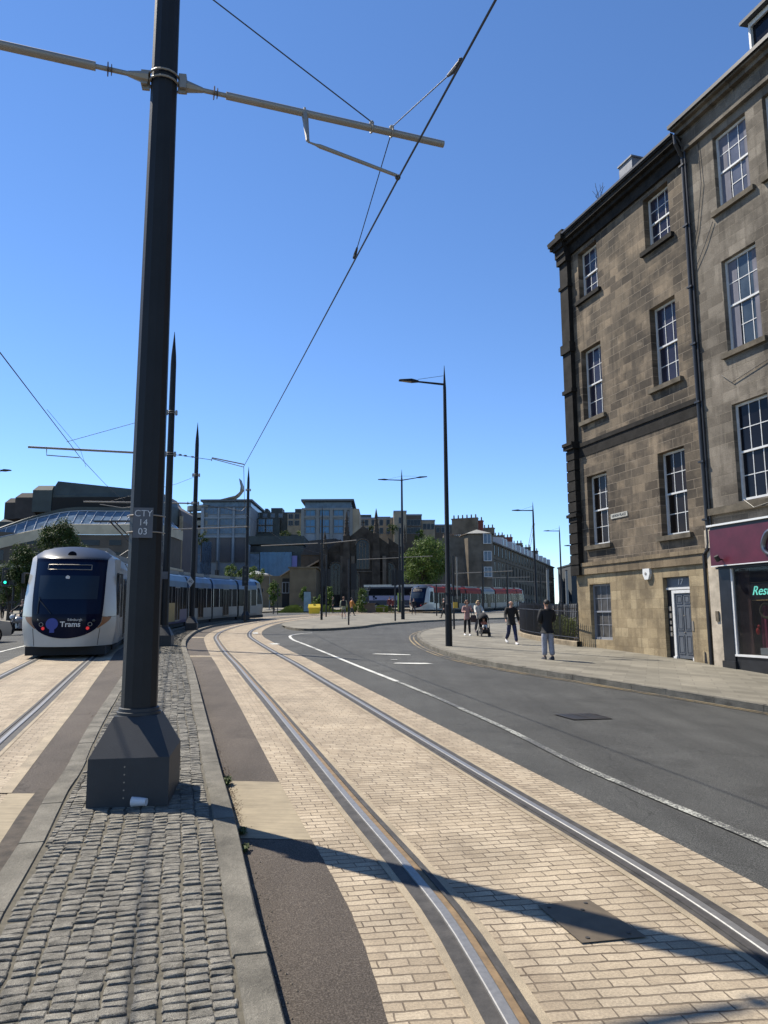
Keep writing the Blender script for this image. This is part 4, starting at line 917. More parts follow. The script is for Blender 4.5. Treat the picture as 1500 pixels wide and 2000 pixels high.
m=MB(); m.box(8.19,12.4,-.12,.1,-.3,.56); m.build('stall_riser',MC['black gloss paint'],B)
m=MB(); m.box(8.24,12.4,-.085,-.08,.62,3.1)
gb=NB('shop window glass'); gb.col((.02,.02,.022)); gb.set(Roughness=.04,Alpha=.35); m.build('shop_window',gb.m,B)
m=MB(); m.box(8.2,8.62,.1,.14,.62,3.1); m.build('inner_curtain',mat('brown maroon drape',(.07,.028,.026),.8,var=.4,vs=9),B)
m=MB()
for k in range(26):
    x=8.8+k*.09; m.tube([(x,.3+.04*sin(k*2.1),.8),(x,.3+.04*sin(k*2.1+.4),2.0)],.05,6)
m.build('pink_drape',mat('magenta drape',(.22,.02,.07),.8,var=.5,vs=6),B)
m=MB(); m.box(8.24,12.4,.45,.49,.6,3.1); m.build('shop_back',mat('dark red shop wall',(.02,.006,.01),.9),B)
ns=MB(); ns.box(8.74,10.6,.02,.05,2.16,2.63); sg=ns.build('neon_sign',M_black,B)
M_neon=emis('teal neon',(.18,.75,.62),1.1)
text('Restaurant',.36,M_neon,sg,facing((8.78,.012,2.40),(1,0,0),(0,0,1)),ext=.006,align='LEFT',shear=.35,sx=.95)
m=MB()
for z_ in (2.14,2.64): m.tube([(8.76,.015,z_),(10.58,.015,z_)],.008,5)
m.build('sign_border',mat('brass trim',(.3,.22,.1),.4,metal=.6),sg)
m=MB(); c=Vector((9.15,.1,1.85)); m.tube([c+Vector((cos(k*PI/10)*.2,0,sin(k*PI/10)*.2)) for k in range(21)],.035,6); m.build('wreath',mat('dried wreath',(.08,.07,.04),.9,var=.5,vs=30),B)
m=MB(); m.box(8.95,10.2,.0,.25,.64,.82); m.build('display_box',mat('pale display box',(.35,.4,.42),.5),B)
m=MB(); m.ball((8.86,.05,1.28),(.05,.05,.1),8,6); m.ball((8.9,.05,1.42),.04,8,6); m.build('red_ornament',mat('red ornament',(.5,.03,.02),.4),B)
# ---- curved iron railing, low wall and shrubs beside the corner
RP=Path([(7.45,28.6),(7.1,30.0),(6.75,32),(6.6,34),(6.65,36),(6.95,38.2),(7.7,40.6),(9.3,42.6),(11.5,43.6)],.1)
rl=thing('iron_railing','curved black iron railing on a low stone kerb beside the sooty tenement','railing',(7.3,30,gz(7.3,30)+.12))
o=Vector((7.3,30,gz(7.3,30)+.12))
def gp(d,z,off=0): p,_=RP.at(d,off); return Vector((p.x,p.y,gz(p.x,p.y)+.12+z))-o
n=int(RP.L/.3); m=MB()
for a,b_,c_,d_ in ((-.12,.12,.0,.2),):
    m.grid(lambda u,t:gp(RP.L*t,(-.1,c_+.17,c_+.2,c_+.2,c_+.17,-.1)[round(u*5)],(a,a,a+.02,b_-.02,b_,b_)[round(u*5)]),5,n)
m.build('kerb',mat('sandstone kerb',(.2,.16,.105),.9,var=.4,vs=3,bump=.6),rl)
m=MB()
for z_ in (.32,1.32): m.tube([gp(RP.L*k/n,z_) for k in range(n+1)],.022,6)
m.build('rail',M_black,rl)
m=MB(); k=0; d=.05
while d<RP.L:
    big=k%12==0; m.tube([gp(d,.18),gp(d,1.52 if not big else 1.62),gp(d,1.62 if not big else 1.75)],[.019,.019,.002] if not big else [.03,.03,.004],5 if not big else 8); d+=.125; k+=1
m.build('baluster',M_black,rl)
def leafmass(name,c,rad,n,size,mt,label=None,cat=None,parent=None,seed=1,flat=1.0,clumps=40,group=None,shell=.55,grav=0):
    rnd=random.Random(seed); m=MB(); cl=[]
    for i in range(clumps):
        while True:
            q=Vector((rnd.uniform(-1,1),rnd.uniform(-1,1),rnd.uniform(-1,1)))
            if shell<q.length<1: break
            if q.length<=shell and rnd.random()<.25: break
        cl.append((Vector((q.x*rad[0],q.y*rad[1],q.z*rad[2])),rnd.uniform(.22,.42)))
    ra=sum(rad)/3
    for i in range(n):
        cc,cr_=cl[rnd.randrange(len(cl))]
        d=Vector((rnd.gauss(0,1),rnd.gauss(0,1),rnd.gauss(0,1))).normalized()*(rnd.random()**.5)*cr_*ra
        p=cc+Vector((d.x,d.y,d.z*flat)); nrm=(d.normalized()+Vector((rnd.gauss(0,.5),rnd.gauss(0,.5),rnd.gauss(.35,.5)))).normalized()
        a=nrm.orthogonal().normalized(); a.rotate(Matrix.Rotation(rnd.uniform(0,6.28),3,nrm)); b_=nrm.cross(a); s_=size*rnd.uniform(.6,1.25)
        m.add([p-a*s_,p-b_*s_*.45+nrm*s_*.1,p+a*s_,p+b_*s_*.45+nrm*s_*.1],[(0,1,2,3)])
    o=m.build(name,mt,parent,loc=c,fix=False)
    if label: tag(o,label,cat,group)
    return o
def leafmat(name,c1,c2,c3):
    b=NB(name); v=b.coord(); n=b.noise(v,1.1,3); n2=b.noise(v,17,2)
    base=b.ramp(b.math('ADD',b.math('MULTIPLY',n,.6),b.math('MULTIPLY',n2,.4)),[(.33,c1),(.5,c2),(.66,c3)]); b.col(base); b.set(Roughness=.65); b.p.inputs['Specular IOR Level'].default_value=.3
    try: b.p.inputs['Subsurface Weight'].default_value=0
    except Exception: pass
    t=b.n('ShaderNodeBsdfTranslucent',{0:base}).outputs[0]; out=b.t.nodes['Material Output']
    mx=b.n('ShaderNodeMixShader',{0:.25,1:b.p.outputs[0],2:t}); b.t.links.new(mx.outputs[0],out.inputs[0]); MC[name]=b.m; return b.m
M_leafd=leafmat('deep green leaves',(.015,.03,.007),(.036,.06,.013),(.075,.10,.024))
M_leafm=leafmat('mid green leaves',(.035,.065,.01),(.075,.12,.02),(.13,.17,.035))
M_leafy=leafmat('yellow green leaves',(.06,.08,.012),(.11,.14,.02),(.16,.18,.035))
M_bark=mat('bark',(.05,.04,.03),.9,var=.4,vs=9,bump=.6)
hs=[(8.0,32.2,.65,.9,.5),(8.1,34.6,.6,1.0,.45),(8.6,37,.7,1.0,.42)]
for k,(x,y,h,rx,rz_) in enumerate(hs):
    t=thing('shrub',('yellow green shrub behind the railing, close to the tenement corner','shrub behind the middle of the curved railing','shrub behind the far bend of the curved railing')[k],'shrub',(x,y,gz(x,y)),0,'shrubs behind the railing')
    m=MB(); rr=random.Random(k)
    for i in range(7): m.tube([(rr.uniform(-.1,.1),rr.uniform(-.1,.1),0),(rr.uniform(-.5,.5),rr.uniform(-.7,.7),h)],[.02,.008],5)
    m.build('stem',M_bark,t); leafmass('foliage',(0,0,h),(.85,rx,rz_),2600,.045,M_leafy,parent=t,seed=k+40,clumps=45)
m=MB(); e=[(7.9,28.9),(7.5,30.5),(7.2,33),(7.3,36),(8.2,39.5),(10.5,42.5),(16,43),(16,29)]
m.add([(x,y,gz(x,y)+.2) for x,y in e],[tuple(range(len(e)))]); tag(upf(m.build('planting_soil',mat('brown soil',(.11,.075,.045),.95,var=.4,vs=4,bump=.6))),kind='structure')
# garden retaining wall that shows ochre stone between the bars
m=MB(); e=Path([(8.3,29.4),(8.0,31),(7.9,33.5)],.3)
# ================================================================ TRAMS
M_tw=mat('white tram paint',(.43,.41,.37),.3,var=.06,vs=2); M_tw.node_tree.nodes['Principled BSDF'].inputs['Coat Weight'].default_value=.4
M_tg=mat('dark grey tram roof paint',(.016,.018,.022),.3,spec=.35); M_tg.node_tree.nodes['Principled BSDF'].inputs['Coat Weight'].default_value=.15
M_tn=mat('black blue mask panel',(.004,.006,.02),.15,spec=.35); M_ts=mat('tram windscreen',(.006,.013,.035),.1,spec=.35)
M_tglass=glass('tram side glass',(.006,.006,.008),.2,.15,.02); M_tglass.node_tree.nodes['Principled BSDF'].inputs['IOR'].default_value=1.16; [setattr(q.node_tree.nodes['Principled BSDF'].inputs['IOR'],'default_value',1.22) for q in (M_tn,M_ts)]; M_or=mat('amber corner lamp',(.24,.085,.02),.4)
M_under=mat('underframe black',(.01,.01,.011),.8); M_bell=mat('rubber bellows',(.02,.02,.022),.8)
M_sky1=mat('light blue livery vinyl',(.05,.10,.165),.4,var=.35,vs=.5); M_blue=mat('blue livery vinyl',(.018,.05,.12),.4,var=.5,vs=.8); M_purp=mat('purple livery vinyl',(.035,.03,.08),.4,var=.4,vs=.8)
M_yel=mat('mustard livery vinyl',(.25,.15,.02),.5,var=.3,vs=2); M_grl=mat('warm grey livery vinyl',(.14,.135,.125),.45,var=.12,vs=1); M_redl=mat('orange red livery vinyl',(.25,.03,.018),.6,var=.15,vs=2,spec=.15)
HW=1.325
def ysurf(u,z):
    r=0 if z<1.15 else (.10*(z-1.15)+.11*(z-1.15)**2)
    top=0 if z<2.95 else 1.6*(z-2.95)**1.5+ .9*(z-2.95)
    return .95*abs(u)**2.8+ r*(1-.35*abs(u)**3)+top
def hw(z): return HW*(.93+.07*sm(.2,1.0,z))*(1-.10*sm(1.2,3.1,z))*(1-.0*z)
def ztop(u): return 3.36-.24*u*u-.28*max(0,abs(u)-.75)*2
def tram(path,front,length_mods,label,mods,toward=-1,nose_extra=None,group='articulated trams'):
    """path distance `front` is the nose; the tram runs back along the path"""
    p0,h0=path.at(front); root=thing('tram',label,'tram',(p0.x,p0.y,gz(p0.x,p0.y)+.02),0,group); ro=root.location.copy()
    d=front
    info=[]
    for i,(L,kind) in enumerate(mods):
        a,_=path.at(d); b,_=path.at(d+L); A3=Vector((a.x,a.y,gz(a.x,a.y)+.02)); B3=Vector((b.x,b.y,gz(b.x,b.y)+.02))
        yv=(B3-A3).normalized(); xv=yv.cross(Vector((0,0,1))).normalized(); zv=xv.cross(yv)
        T=Matrix(((xv.x,yv.x,zv.x,A3.x-ro.x),(xv.y,yv.y,zv.y,A3.y-ro.y),(xv.z,yv.z,zv.z,A3.z-ro.z),(0,0,0,1)))
        kind(root,T,L,i,len(mods)); 
        if i<len(mods)-1:
            c,_=path.at(d+L+.55); C3=Vector((c.x,c.y,gz(c.x,c.y)+.02)); m=MB()
            m.box(-1.18,1.18,-.1,.66,.35,3.05,T@Matrix.Translation((0,L,0))); m.build('bellows',M_bell,root)
        d+=L+.5
    return root
def body(root,T,L,front,lower,upper,roofm=None,y0=0):
    """passenger section from y0 to L in the frame T"""
    m=MB(); y1=L
    def prof(pts,name,mt):
        mm=MB(); n=len(pts); vs=[T@Vector((x,y,z)) for y in (y0,y1) for x,z in pts]
        mm.add(vs,[(i,(i+1)%n,n+(i+1)%n,n+i) for i in range(n)]+[tuple(range(n))[::-1],tuple(range(n,2*n))]); return mm.build(name,mt,root)
    lo=prof([(-HW+.03,.32),(HW-.03,.32),(HW,.5),(HW,1.12),(-HW,1.12),(-HW,.5)],'lower_body',lower)
    wb_=prof([(-HW+.012,1.12),(HW-.012,1.12),(HW-.02,2.42),(-HW+.02,2.42)],'window_band',M_tglass)
    up_=prof([(-HW+.012,2.42),(HW-.012,2.42),(HW-.03,2.75),(HW-.18,3.08),(HW-.5,3.2),(-HW+.5,3.2),(-HW+.18,3.08),(-HW+.03,2.75)],'upper_body',upper)
    un=prof([(-1.15,.1),(1.15,.1),(1.15,.32),(-1.15,.32)],'underframe',M_under)
    mm=MB(); mm.box(-.85,.85,y0+.5,y1-.4,3.2,3.42,T); mm.build('roof_equipment',roofm or M_grl,root)
    return lo,wb_,up_
def pillars(wb_,T,ys,mt):
    m=MB()
    for y in ys:
        for s_ in (-1,1): m.box(min(s_*(HW-.014),s_*(HW+.004)),max(s_*(HW-.014),s_*(HW+.004)),y-.035,y+.035,1.121,2.419,T)
    m.build('pillar',mt,wb_)
def doors(root,T,yc,mt,w=.65):
    for s_ in (-1,1):
        for k in (-1,1):
            y0=yc+(0.005 if k>0 else -w-.005); m=MB(); x0,x1=sorted((s_*(HW+.001),s_*(HW+.018)))
            m.box(x0,x1,y0,y0+w,.42,.52,T); m.box(x0,x1,y0,y0+w,2.35,2.42,T); m.box(x0,x1,y0,y0+.05,.52,2.35,T); m.box(x0,x1,y0+w-.05,y0+w,.52,2.35,T); dd=m.build('door',mt,root)
            m=MB(); x0,x1=sorted((s_*(HW+.002),s_*(HW+.010))); m.box(x0,x1,y0+.05,y0+w-.05,.52,2.35,T); m.build('pane',M_tglass,dd)
def cab(upper,lower=None,side='white'):
    lower=lower or M_tw
    def f(root,T,L,i,n):
        flip=i==n-1 and n>1
        TT=T@Matrix.Translation((0,L,0))@Matrix.Rotation(PI,4,'Z') if flip else T
        P=lambda u,z,o=0:TT@Vector((hw(z)*u,ysurf(u,z)-o,z))
        # nose shell
        m=MB(); nu=24; nv=34
        def sh(a,b_):
            u=a*2-1; z=.34+(ztop(u)-.34)*b_; return P(u,z)
        m.grid(sh,nu,nv); m.v=[Vector(v) for v in m.v]
        ns=m.build('nose',lower,root,smooth=2,fix=False)
        # roof and sides behind the nose
        m=MB(); LN=2.3
        def sd_(s_):
            def g_(a,b_):
                z=.34+(ztop(1)-.34)*b_; x0=hw(z); y0=ysurf(1,z); return TT@Vector((s_*(x0+(HW-.015-x0*1-0 if z<1.2 else (HW-.03-x0))*sm(0,1,a)),y0+(LN-y0)*a,z))
            return g_
        for s_ in (-1,1):
            m=MB(); m.grid(sd_(s_),6,16); m.build('cab_side',lower,root,smooth=2,fix=False)
        def rf(a,b_):
            u=a*2-1; z=ztop(u); y0=ysurf(u,z); x=hw(z)*u+((HW-.05)*u-hw(z)*u)*b_; return TT@Vector((x,y0+(LN-y0)*b_,z+( (3.22-.2*abs(u)**4)-z)*b_))
        m=MB(); m.grid(rf,16,6); m.build('cab_roof',M_tg,root,smooth=2,fix=False)
        def patch(name,mt,z0,z1,uf0,uf1,o,par,nz=16,nx=14):
            m=MB(); m.grid(lambda a,b_:(lambda z:P(uf0(z)+(uf1(z)-uf0(z))*a,z,o))(z0+(z1-z0)*(b_**1.7 if name=='front_mask' else b_)),nx,nz); return m.build(name,mt,par,smooth=2,fix=False)
        um=lambda z:.73*max(0,1-((1.2-z)/.62)**2.3)**.5 if z<1.2 else .73+.12*(z-1.2)/1.7
        uo=lambda z:um(z)+.005
        mk=patch('front_mask',M_tn,.581,2.93,lambda z:-um(z),um,.012,root,26,16)
        patch('windscreen',M_ts,1.28,2.84,lambda z:-um(z)+.05,lambda z:um(z)-.05,.017,mk)
        patch('screen_blind',mat('tram blind',(.012,.025,.045),.4,spec=.2),1.72,2.42,lambda z:-um(z)+.14,lambda z:um(z)-.14,.027,mk,16,10)
        cw_=MB(); cw_.grid(lambda a,b_:(lambda u:P(u,2.9305+(ztop(u)+.0-2.9305)*b_,.014))((a*2-1)*(um(2.93)+.07*b_)),18,10); cw_.build('front_cowl',M_tg,root,smooth=2,fix=False)
        for s_ in (-1,1):
            a=lambda z,s_=s_:s_*(um(z)+.008); b_=lambda z,s_=s_:s_*(um(z)+.16*sm(.80,1.2,z)+.02)
            patch('corner_lamp',M_or,.86,1.195,(a if s_>0 else b_),(b_ if s_>0 else a),.010,root,8,4)
            sm2=MB(); sm2.tube([P(s_*.70,.36,.004),P(s_*.70,.75,.004),P(s_*.70,.86,.004)],.007,4); sm2.build('panel_seam',M_under,root)
            for uu,zz,rr_,mt in ((.50,.985,.055,M_galv),(.46,.87,.05,M_redlit if i==0 else M_red),(.57,1.09,.045,M_tg)):
                c=P(s_*uu,zz,.016); q=MB(); nn=(TT.to_3x3()@Vector((s_*.25,-1,0))).normalized(); Q=Matrix.Translation(c)@nn.to_track_quat('Z','Y').to_matrix().to_4x4()
                if mt is M_galv: q.tube([Q@Vector((rr_*cos(k*PI/8),rr_*sin(k*PI/8),.01)) for k in range(17)],.010,5,caps=False)
                else: q.lathe([(0,0),(rr_,0),(rr_*.8,.015),(0,.02)],12,T=Q)
                q.build('headlight' if mt is M_galv else 'marker_lamp',mt,root)
            sm2=MB(); sm2.tube([P(s_*.72,1.2,.004),P(s_*.88,1.2,.004),P(s_*.99,1.2,.004)],.006,4); sm2.build('panel_seam',M_under,root)
            # side cab window
            m=MB()
            zz0,zz1=1.22,2.55
            def sw(a,b_,s_=s_):
                z=zz0+(zz1-zz0)*b_; x0=hw(z); y0=ysurf(1,z)+.18+.25*b_*b_; y1=LN-.12-.1*b_; yy=y0+(y1-y0)*a; t=(yy-ysurf(1,z))/(LN-ysurf(1,z)); x=x0+((HW-.03)-x0)*sm(0,1,t); return TT@Vector((s_*(x+.010),yy,z))
            m.grid(sw,6,8); m.build('cab_window',M_tglass,root,smooth=2,fix=False)
        m=MB(); c0=P(-.52,2.66,.035); c1=P(.52,2.66,.035)
        for za_,zb_ in ((2.59,2.615),(2.735,2.76)): m.tube([P(-.5+k*.1,(za_+zb_)/2,.03) for k in range(11)],.012,4)
        for uu in (-.5,.5): m.tube([P(uu,2.60,.03),P(uu,2.75,.03)],.014,4)
        dsp=m.build('destination_display',M_galv,root)
        if i==0 and front_text:
            xr=(TT.to_3x3()@Vector((1,0,0))); uz=(TT.to_3x3()@Vector((0,0,1)))
            text('Edinburgh',.10,M_wframe,mk,facing(P(.20,1.12,.05),xr,uz),ext=.002)
            text('Trams',.215,M_wframe,mk,facing(P(.11,.985,.05),xr,uz),ext=.002,bold=.004)
            q=MB(); c=P(-.27,1.0,.022); nn=(TT.to_3x3()@Vector((-.05,-1,0))).normalized(); Q=Matrix.Translation(c)@nn.to_track_quat('Z','Y').to_matrix().to_4x4(); q.lathe([(0,0),(.17,0),(.165,.006),(0,.008)],20,T=Q); q.box(-.06,.07,-.25,-.13,0,.006,Q); q.build('blue_roundel',mat('blue roundel',(.015,.035,.24),.4),mk)
            text('A I R P O R T',.1,mat('dim display text',(.16,.05,.045),.5),dsp,facing(P(0,2.675,.03),xr,uz),ext=.001) if False else None
            q=MB(); q.lathe([(.03,0),(.06,0),(.06,.01),(.03,.01)],12,T=Matrix.Translation(P(-.02,2.36,.03))@nn.to_track_quat('Z','Y').to_matrix().to_4x4()); q.build('screen_sticker',M_wframe,mk)
            q=MB(); q.box(-.16,.12,-.02,.02,2.2,2.42,Matrix.Translation(P(-.02,0.0,0)-TT@Vector((0,0,0)))@TT) if False else None
        q=MB(); q.tube([P(-.60,1.78,.03),P(-.58,1.68,.05),P(-.30,1.30,.06)],[.012,.016,.01],5); q.tube([P(-.60,1.78,.04),P(-.6,1.3,.04)],.018,5); q.build('wiper',M_black,root)
        q=MB(); q.lathe([(0,0),(.13,0),(.11,.03),(0,.035)],14,T=Matrix.Translation(P(.0,3.06,.0))@(TT.to_3x3()@Vector((0,-1,.45))).to_track_quat('Z','Y').to_matrix().to_4x4()); q.build('roof_lamp',M_tglass,root)
        q=MB(); q.box(-1.1,1.1,.35,LN,.08,.34,TT); q.build('underframe',M_under,root)
        for s_ in (-1,1):
            q=MB(); x0=s_*1.33; q.tube([TT@Vector((s_*1.30,1.45,2.5)),TT@Vector((s_*1.42,1.25,2.5))],.02,5); q.box(min(s_*1.38,s_*1.46),max(s_*1.38,s_*1.46),1.18,1.3,2.2,2.5,TT); q.build('camera_pod',M_black,root)
        T2=TT@Matrix.Translation((0,0,0))
        lo,wbn,u_=body(root,T2,L,0,lower,upper,y0=LN)
        pillars(wbn,T2,[LN+.06,LN+1.3],M_tw); doors(root,T2,LN+2.15,M_tg)
        for s_ in (-1,1):
            for uu,zz,rr_ in ((.9,.95,.05),(.9,.72,.06)):
                pass
    return f
def saloon(upper,lower,door=True,pm=None,accent=None):
    def f(root,T,L,i,n):
        lo,wbn,u_=body(root,T,L,0,lower,upper)
        pillars(wbn,T,[.05,L*.24,L*.76,L-.05],pm or M_tw)
        if door: doors(root,T,L*.5,M_tg if pm is None else pm)
        if accent:
            for s_ in (-1,1):
                m=MB(); a,b_=sorted((s_*(HW-.0),s_*(HW+.006)))
                m.box(a,b_,L*.08,L*.42,accent[1],accent[2],T); m.build('livery_panel',accent[0],root)
    return f
front_text=True
dA=C2.near_y(21.75)
tr1=tram(C2,dA,0,'white nosed tram standing on the left track, its blue sections curving away behind the poles',
 [(6.2,cab(M_tw,M_tw)),(5.6,saloon(M_tw,M_tw)),(5.6,saloon(M_sky1,M_grl,True,accent=(M_yel,.5,1.1))),(5.6,saloon(M_sky1,M_purp,True,M_grl,accent=(M_yel,.45,1.5))),(5.6,saloon(M_blue,M_grl,True)),(5.4,saloon(M_blue,M_grl,True)),(6.0,cab(M_blue,M_grl))])
# roof pantograph
def panto(root,c):
    m=MB(); c=Vector(c); m.tube([c,c+Vector((.5,1.2,.75)),c+Vector((-.1,-.2,1.75))],.035,6); m.tube([c+Vector((.5,0,0)),c+Vector((.8,1.2,.7)),c+Vector((.1,-.2,1.75))],.025,6); m.box(c.x-.8,c.x+.9,c.y-.3,c.y-.1,c.z+1.72,c.z+1.78); m.build('pantograph',M_black,root)
p,_=C2.at(dA+11); panto(tr1,(p.x-tr1.location.x,p.y-tr1.location.y,gz(p.x,p.y)-tr1.location.z+3.4))
front_text=False
TB=Path([(3.2,88.5),(6.0,93.5),(9.2,99),(12.7,105.5),(16.5,113),(20.5,121.5),(24.5,131),(28,139)])
tram(TB,1.2,0,'distant tram with a white nose and orange red sides behind the pedestrians',
 [(6.0,cab(M_redl,M_tw)),(5.4,saloon(M_redl,M_grl,True)),(5.4,saloon(M_redl,M_grl,False)),(5.4,saloon(M_grl,M_grl,True)),(5.4,saloon(M_redl,M_grl,False)),(5.4,saloon(M_redl,M_grl,True)),(6.0,cab(M_redl,M_grl))])
# coach with pale lettering band
cc=thing('coach','dark blue coach with white roof stripe and pale band, left of the distant tram','coach',at(760,1190,100)-Vector((0,0,0)),R(-4)); cc.location.z=gz(cc.location.x,cc.location.y)
x0=-3.4; x1=8.4; m=MB(); m.box(x0,x1,0,2.5,.35,3.15); m.build('body',mat('navy coach paint',(.008,.012,.035),.3),cc)
m=MB(); m.box(x0-.01,x1+.01,-.02,2.52,3.15,3.45); m.build('roof_stripe',M_tw,cc)
m=MB(); m.box(x0+.6,x1-.2,-.02,0,2.05,2.95); m.build('side_window',M_tglass,cc)
m=MB(); m.box(x0+.7,x1-.1,-.03,0,1.35,1.95); bn=m.build('side_band',mat('lilac grey band',(.25,.24,.34),.5),cc)
m=MB()
for a,b_,c_,d_ in ((0,.3,.2,.45),(.3,.55,.0,.25),(.05,.25,-.05,.1)): m.box(x0+1.2+a,x0+1.2+b_,-.045,-.03,1.5+c_,1.5+d_)
m.build('emblem',M_tn,bn)
for x in (x0+1.7,x1-2.2):
    m=MB(); m.lathe([(.5,0),(.5,.25)],16,T=Matrix.Translation((x,.0,.5))@Matrix.Rotation(R(90),4,'X')); w=m.build('wheel',M_under,cc); m=MB(); m.lathe([(.25,.25),(.24,.27)],12,T=Matrix.Translation((x,.0,.5))@Matrix.Rotation(R(90),4,'X')); m.build('hub',M_galv,w)
m=MB(); m.box(x0+.5,x1,-.03,0,.62,.70); m.build('side_strip',M_tw,cc)
# car whose tail just enters at the left edge
cp=Vector((-16.35,29.6,0)); cp.z=gz(cp.x,cp.y)
cp.x-=.72
car=thing('parked_car','silver grey car cut off by the left edge of the picture','car',cp,R(-14))
prof=[(-2.1,.28),(2.1,.28),(2.15,.6),(2.0,.85),(1.15,.95),(.35,1.42),(-1.3,1.45),(-1.95,.98),(-2.15,.85)]
m=MB(); n=len(prof); vs=[]
for x,ins in ((-.86,0),(.86,0)):
    for y,z in prof: vs.append((x*(.86 if z>1.2 else 1),y,z))
m.add(vs,[(i,(i+1)%n,n+(i+1)%n,n+i) for i in range(n)]+[tuple(range(n))[::-1],tuple(range(n,2*n))]); m.build('body',mat('silver car paint',(.3,.31,.32),.3,metal=.4),car)
for s_ in (-1,1):
    m=MB(); m.add([(s_*.862,-1.75,1.0),(s_*.862,1.0,1.0),(s_*.80,.3,1.38),(s_*.80,-1.2,1.4)],[(0,1,2,3)]); m.build('side_window',M_tglass,car)
    for y in (-1.35,1.3):
        m=MB(); T=Matrix.Translation((s_*.74,y,.32))@Matrix.Rotation(R(90),4,'Y'); m.lathe([(.2,-.1),(.31,-.1),(.32,-.06),(.32,.06),(.31,.12),(.2,.13)],18,T=T); w=m.build('wheel',M_under,car); m=MB(); m.lathe([(0,-.135),(.19,-.13),(.19,.135),(0,.14)],10,T=T); m.build('rim',M_galv,w)
# ================================================================ BACKGROUND BUILDINGS
M_dgreen=mat('dark green grey cladding',(.035,.045,.042),.6,var=.3,vs=.6); M_dbrown=mat('dark brown cladding',(.032,.024,.02),.7,var=.35,vs=.8)
M_beige=mat('beige stone band',(.42,.37,.27),.85,var=.15,vs=.5,bump=.3,bs=4); M_greyst=mat('grey limestone',(.23,.25,.27),.85,var=.15,vs=.4)
M_taupe=mat('taupe panel',(.10,.085,.08),.8,var=.15,vs=.4); M_church=mat('blackened church stone',(.058,.048,.039),.95,var=.5,vs=.8,bump=.7,bs=6,spec=.1)
M_churchl=mat('paler church dressing',(.12,.10,.08),.95,var=.3,vs=1.2,spec=.1); M_chslate=mat('church slate roof',(.045,.043,.042),.85,var=.3,vs=2)
M_sand=mat('warm sandstone far wall',(.32,.26,.18),.9,var=.25,vs=.4); M_terr=mat('brown terrace stone',(.14,.115,.085),.9,var=.4,vs=.45,bump=.4,bs=5,spec=.2)
M_white_c=mat('white painted dormer cheek',(.5,.5,.5),.6); M_ribbon=mat('bronze ribbon metal',(.17,.15,.12),.45,metal=.5,var=.2,vs=.8); M_steel=mat('dull glazing bar',(.14,.15,.16),.5)
GB=-1.0
def bldg(label,cat='building',loc=(0,0,0),rz=0,group=None): return thing('building',label,cat,loc,rz,group)
def winset(root,xs,zs,w,h,y,fm,gm,proud=.12,bars=1):
    """a grid of windows: each a frame part with its own pane"""
    base=None
    for z in zs:
        for x in xs:
            if base is None:
                m=MB(); t=.11
                m.box(-w/2-t,-w/2,-proud,.1,-t,h+t); m.box(w/2,w/2+t,-proud,.1,-t,h+t); m.box(-w/2,w/2,-proud,.1,h,h+t); m.box(-w/2,w/2,-proud,.1,-t,0)
                for k in range(1,bars+1): xx=-w/2+w*k/(bars+1); m.box(xx-.04,xx+.04,-proud*.6,.1,0,h)
                o=m.build('window',fm,root); m=MB(); m.quad((-w/2,-.03,0),(w/2,-.03,0),(w/2,-.03,h),(-w/2,-.03,h)); p=m.build('pane',gm,o,fix=False); base=o; o.location=(x,y,z)
            else:
                c=base.copy(); COL.objects.link(c); c.parent=root; c.location=(x,y,z); q=base.children[0].copy(); COL.objects.link(q); q.parent=c
def rootat(u,Y,label,cat='building',rz=0,group=None):
    b=at(u,1190,Y); b.z=gz(b.x,b.y); return bldg(label,cat,b,rz,group),b
# hotel block with three bays
t,b=rootat(466,175,'tall grey stone and glass hotel block with three window bays, behind the tram')
X=lambda u,v:(at(u,v,175)-b)
xl,xr=X(423,1).x,X(510,1).x; zt=X(466,975).z; z1=X(466,989).z
m=MB(); m.box(xl,xr,.3,24,0,z1); m.build('wall',M_greyst,t)
m=MB(); m.box(xl+.1,xr-.1,.9,23,z1,zt-.5); m.build('attic_glazing',M_gteal,t); m=MB(); m.box(xl-.3,xr+.3,.0,24.3,zt-.5,zt); m.box(xl-.1,xr+.1,.1,.9,z1-.3,z1); m.build('roof_slab',mat('roof slab grey',(.08,.085,.09),.7),t)
m=MB(); bx=[xl,xl+(xr-xl)*.06,xl+(xr-xl)*.34,xl+(xr-xl)*.37,xl+(xr-xl)*.64,xl+(xr-xl)*.68,xl+(xr-xl)*.93,xr]
for i in (0,2,4,6): m.box(bx[i],bx[i+1] if i<6 else xr,-.25,.3,0,z1-.3)
for v in (1010,1047): m.box(bx[1],bx[6],-.12,.3,X(466,v).z-.35,X(466,v).z+.05)
m.build('pier',M_greyst,t)
cx=[(bx[1]+bx[2])/2,(bx[3]+bx[4])/2,(bx[5]+bx[6])/2]; ww=bx[2]-bx[1]-.4
winset(t,cx,[X(1,1006).z,X(1,1027).z,X(1,1044).z],ww,1.5,.25,M_steel,M_gteal,bars=2)
for c in cx:
    m=MB(); m.box(c-ww/2+.2,c+ww/2-.2,.05,.28,X(1,1100).z,X(1,1052).z); m.build('taupe_panel',M_taupe,t)
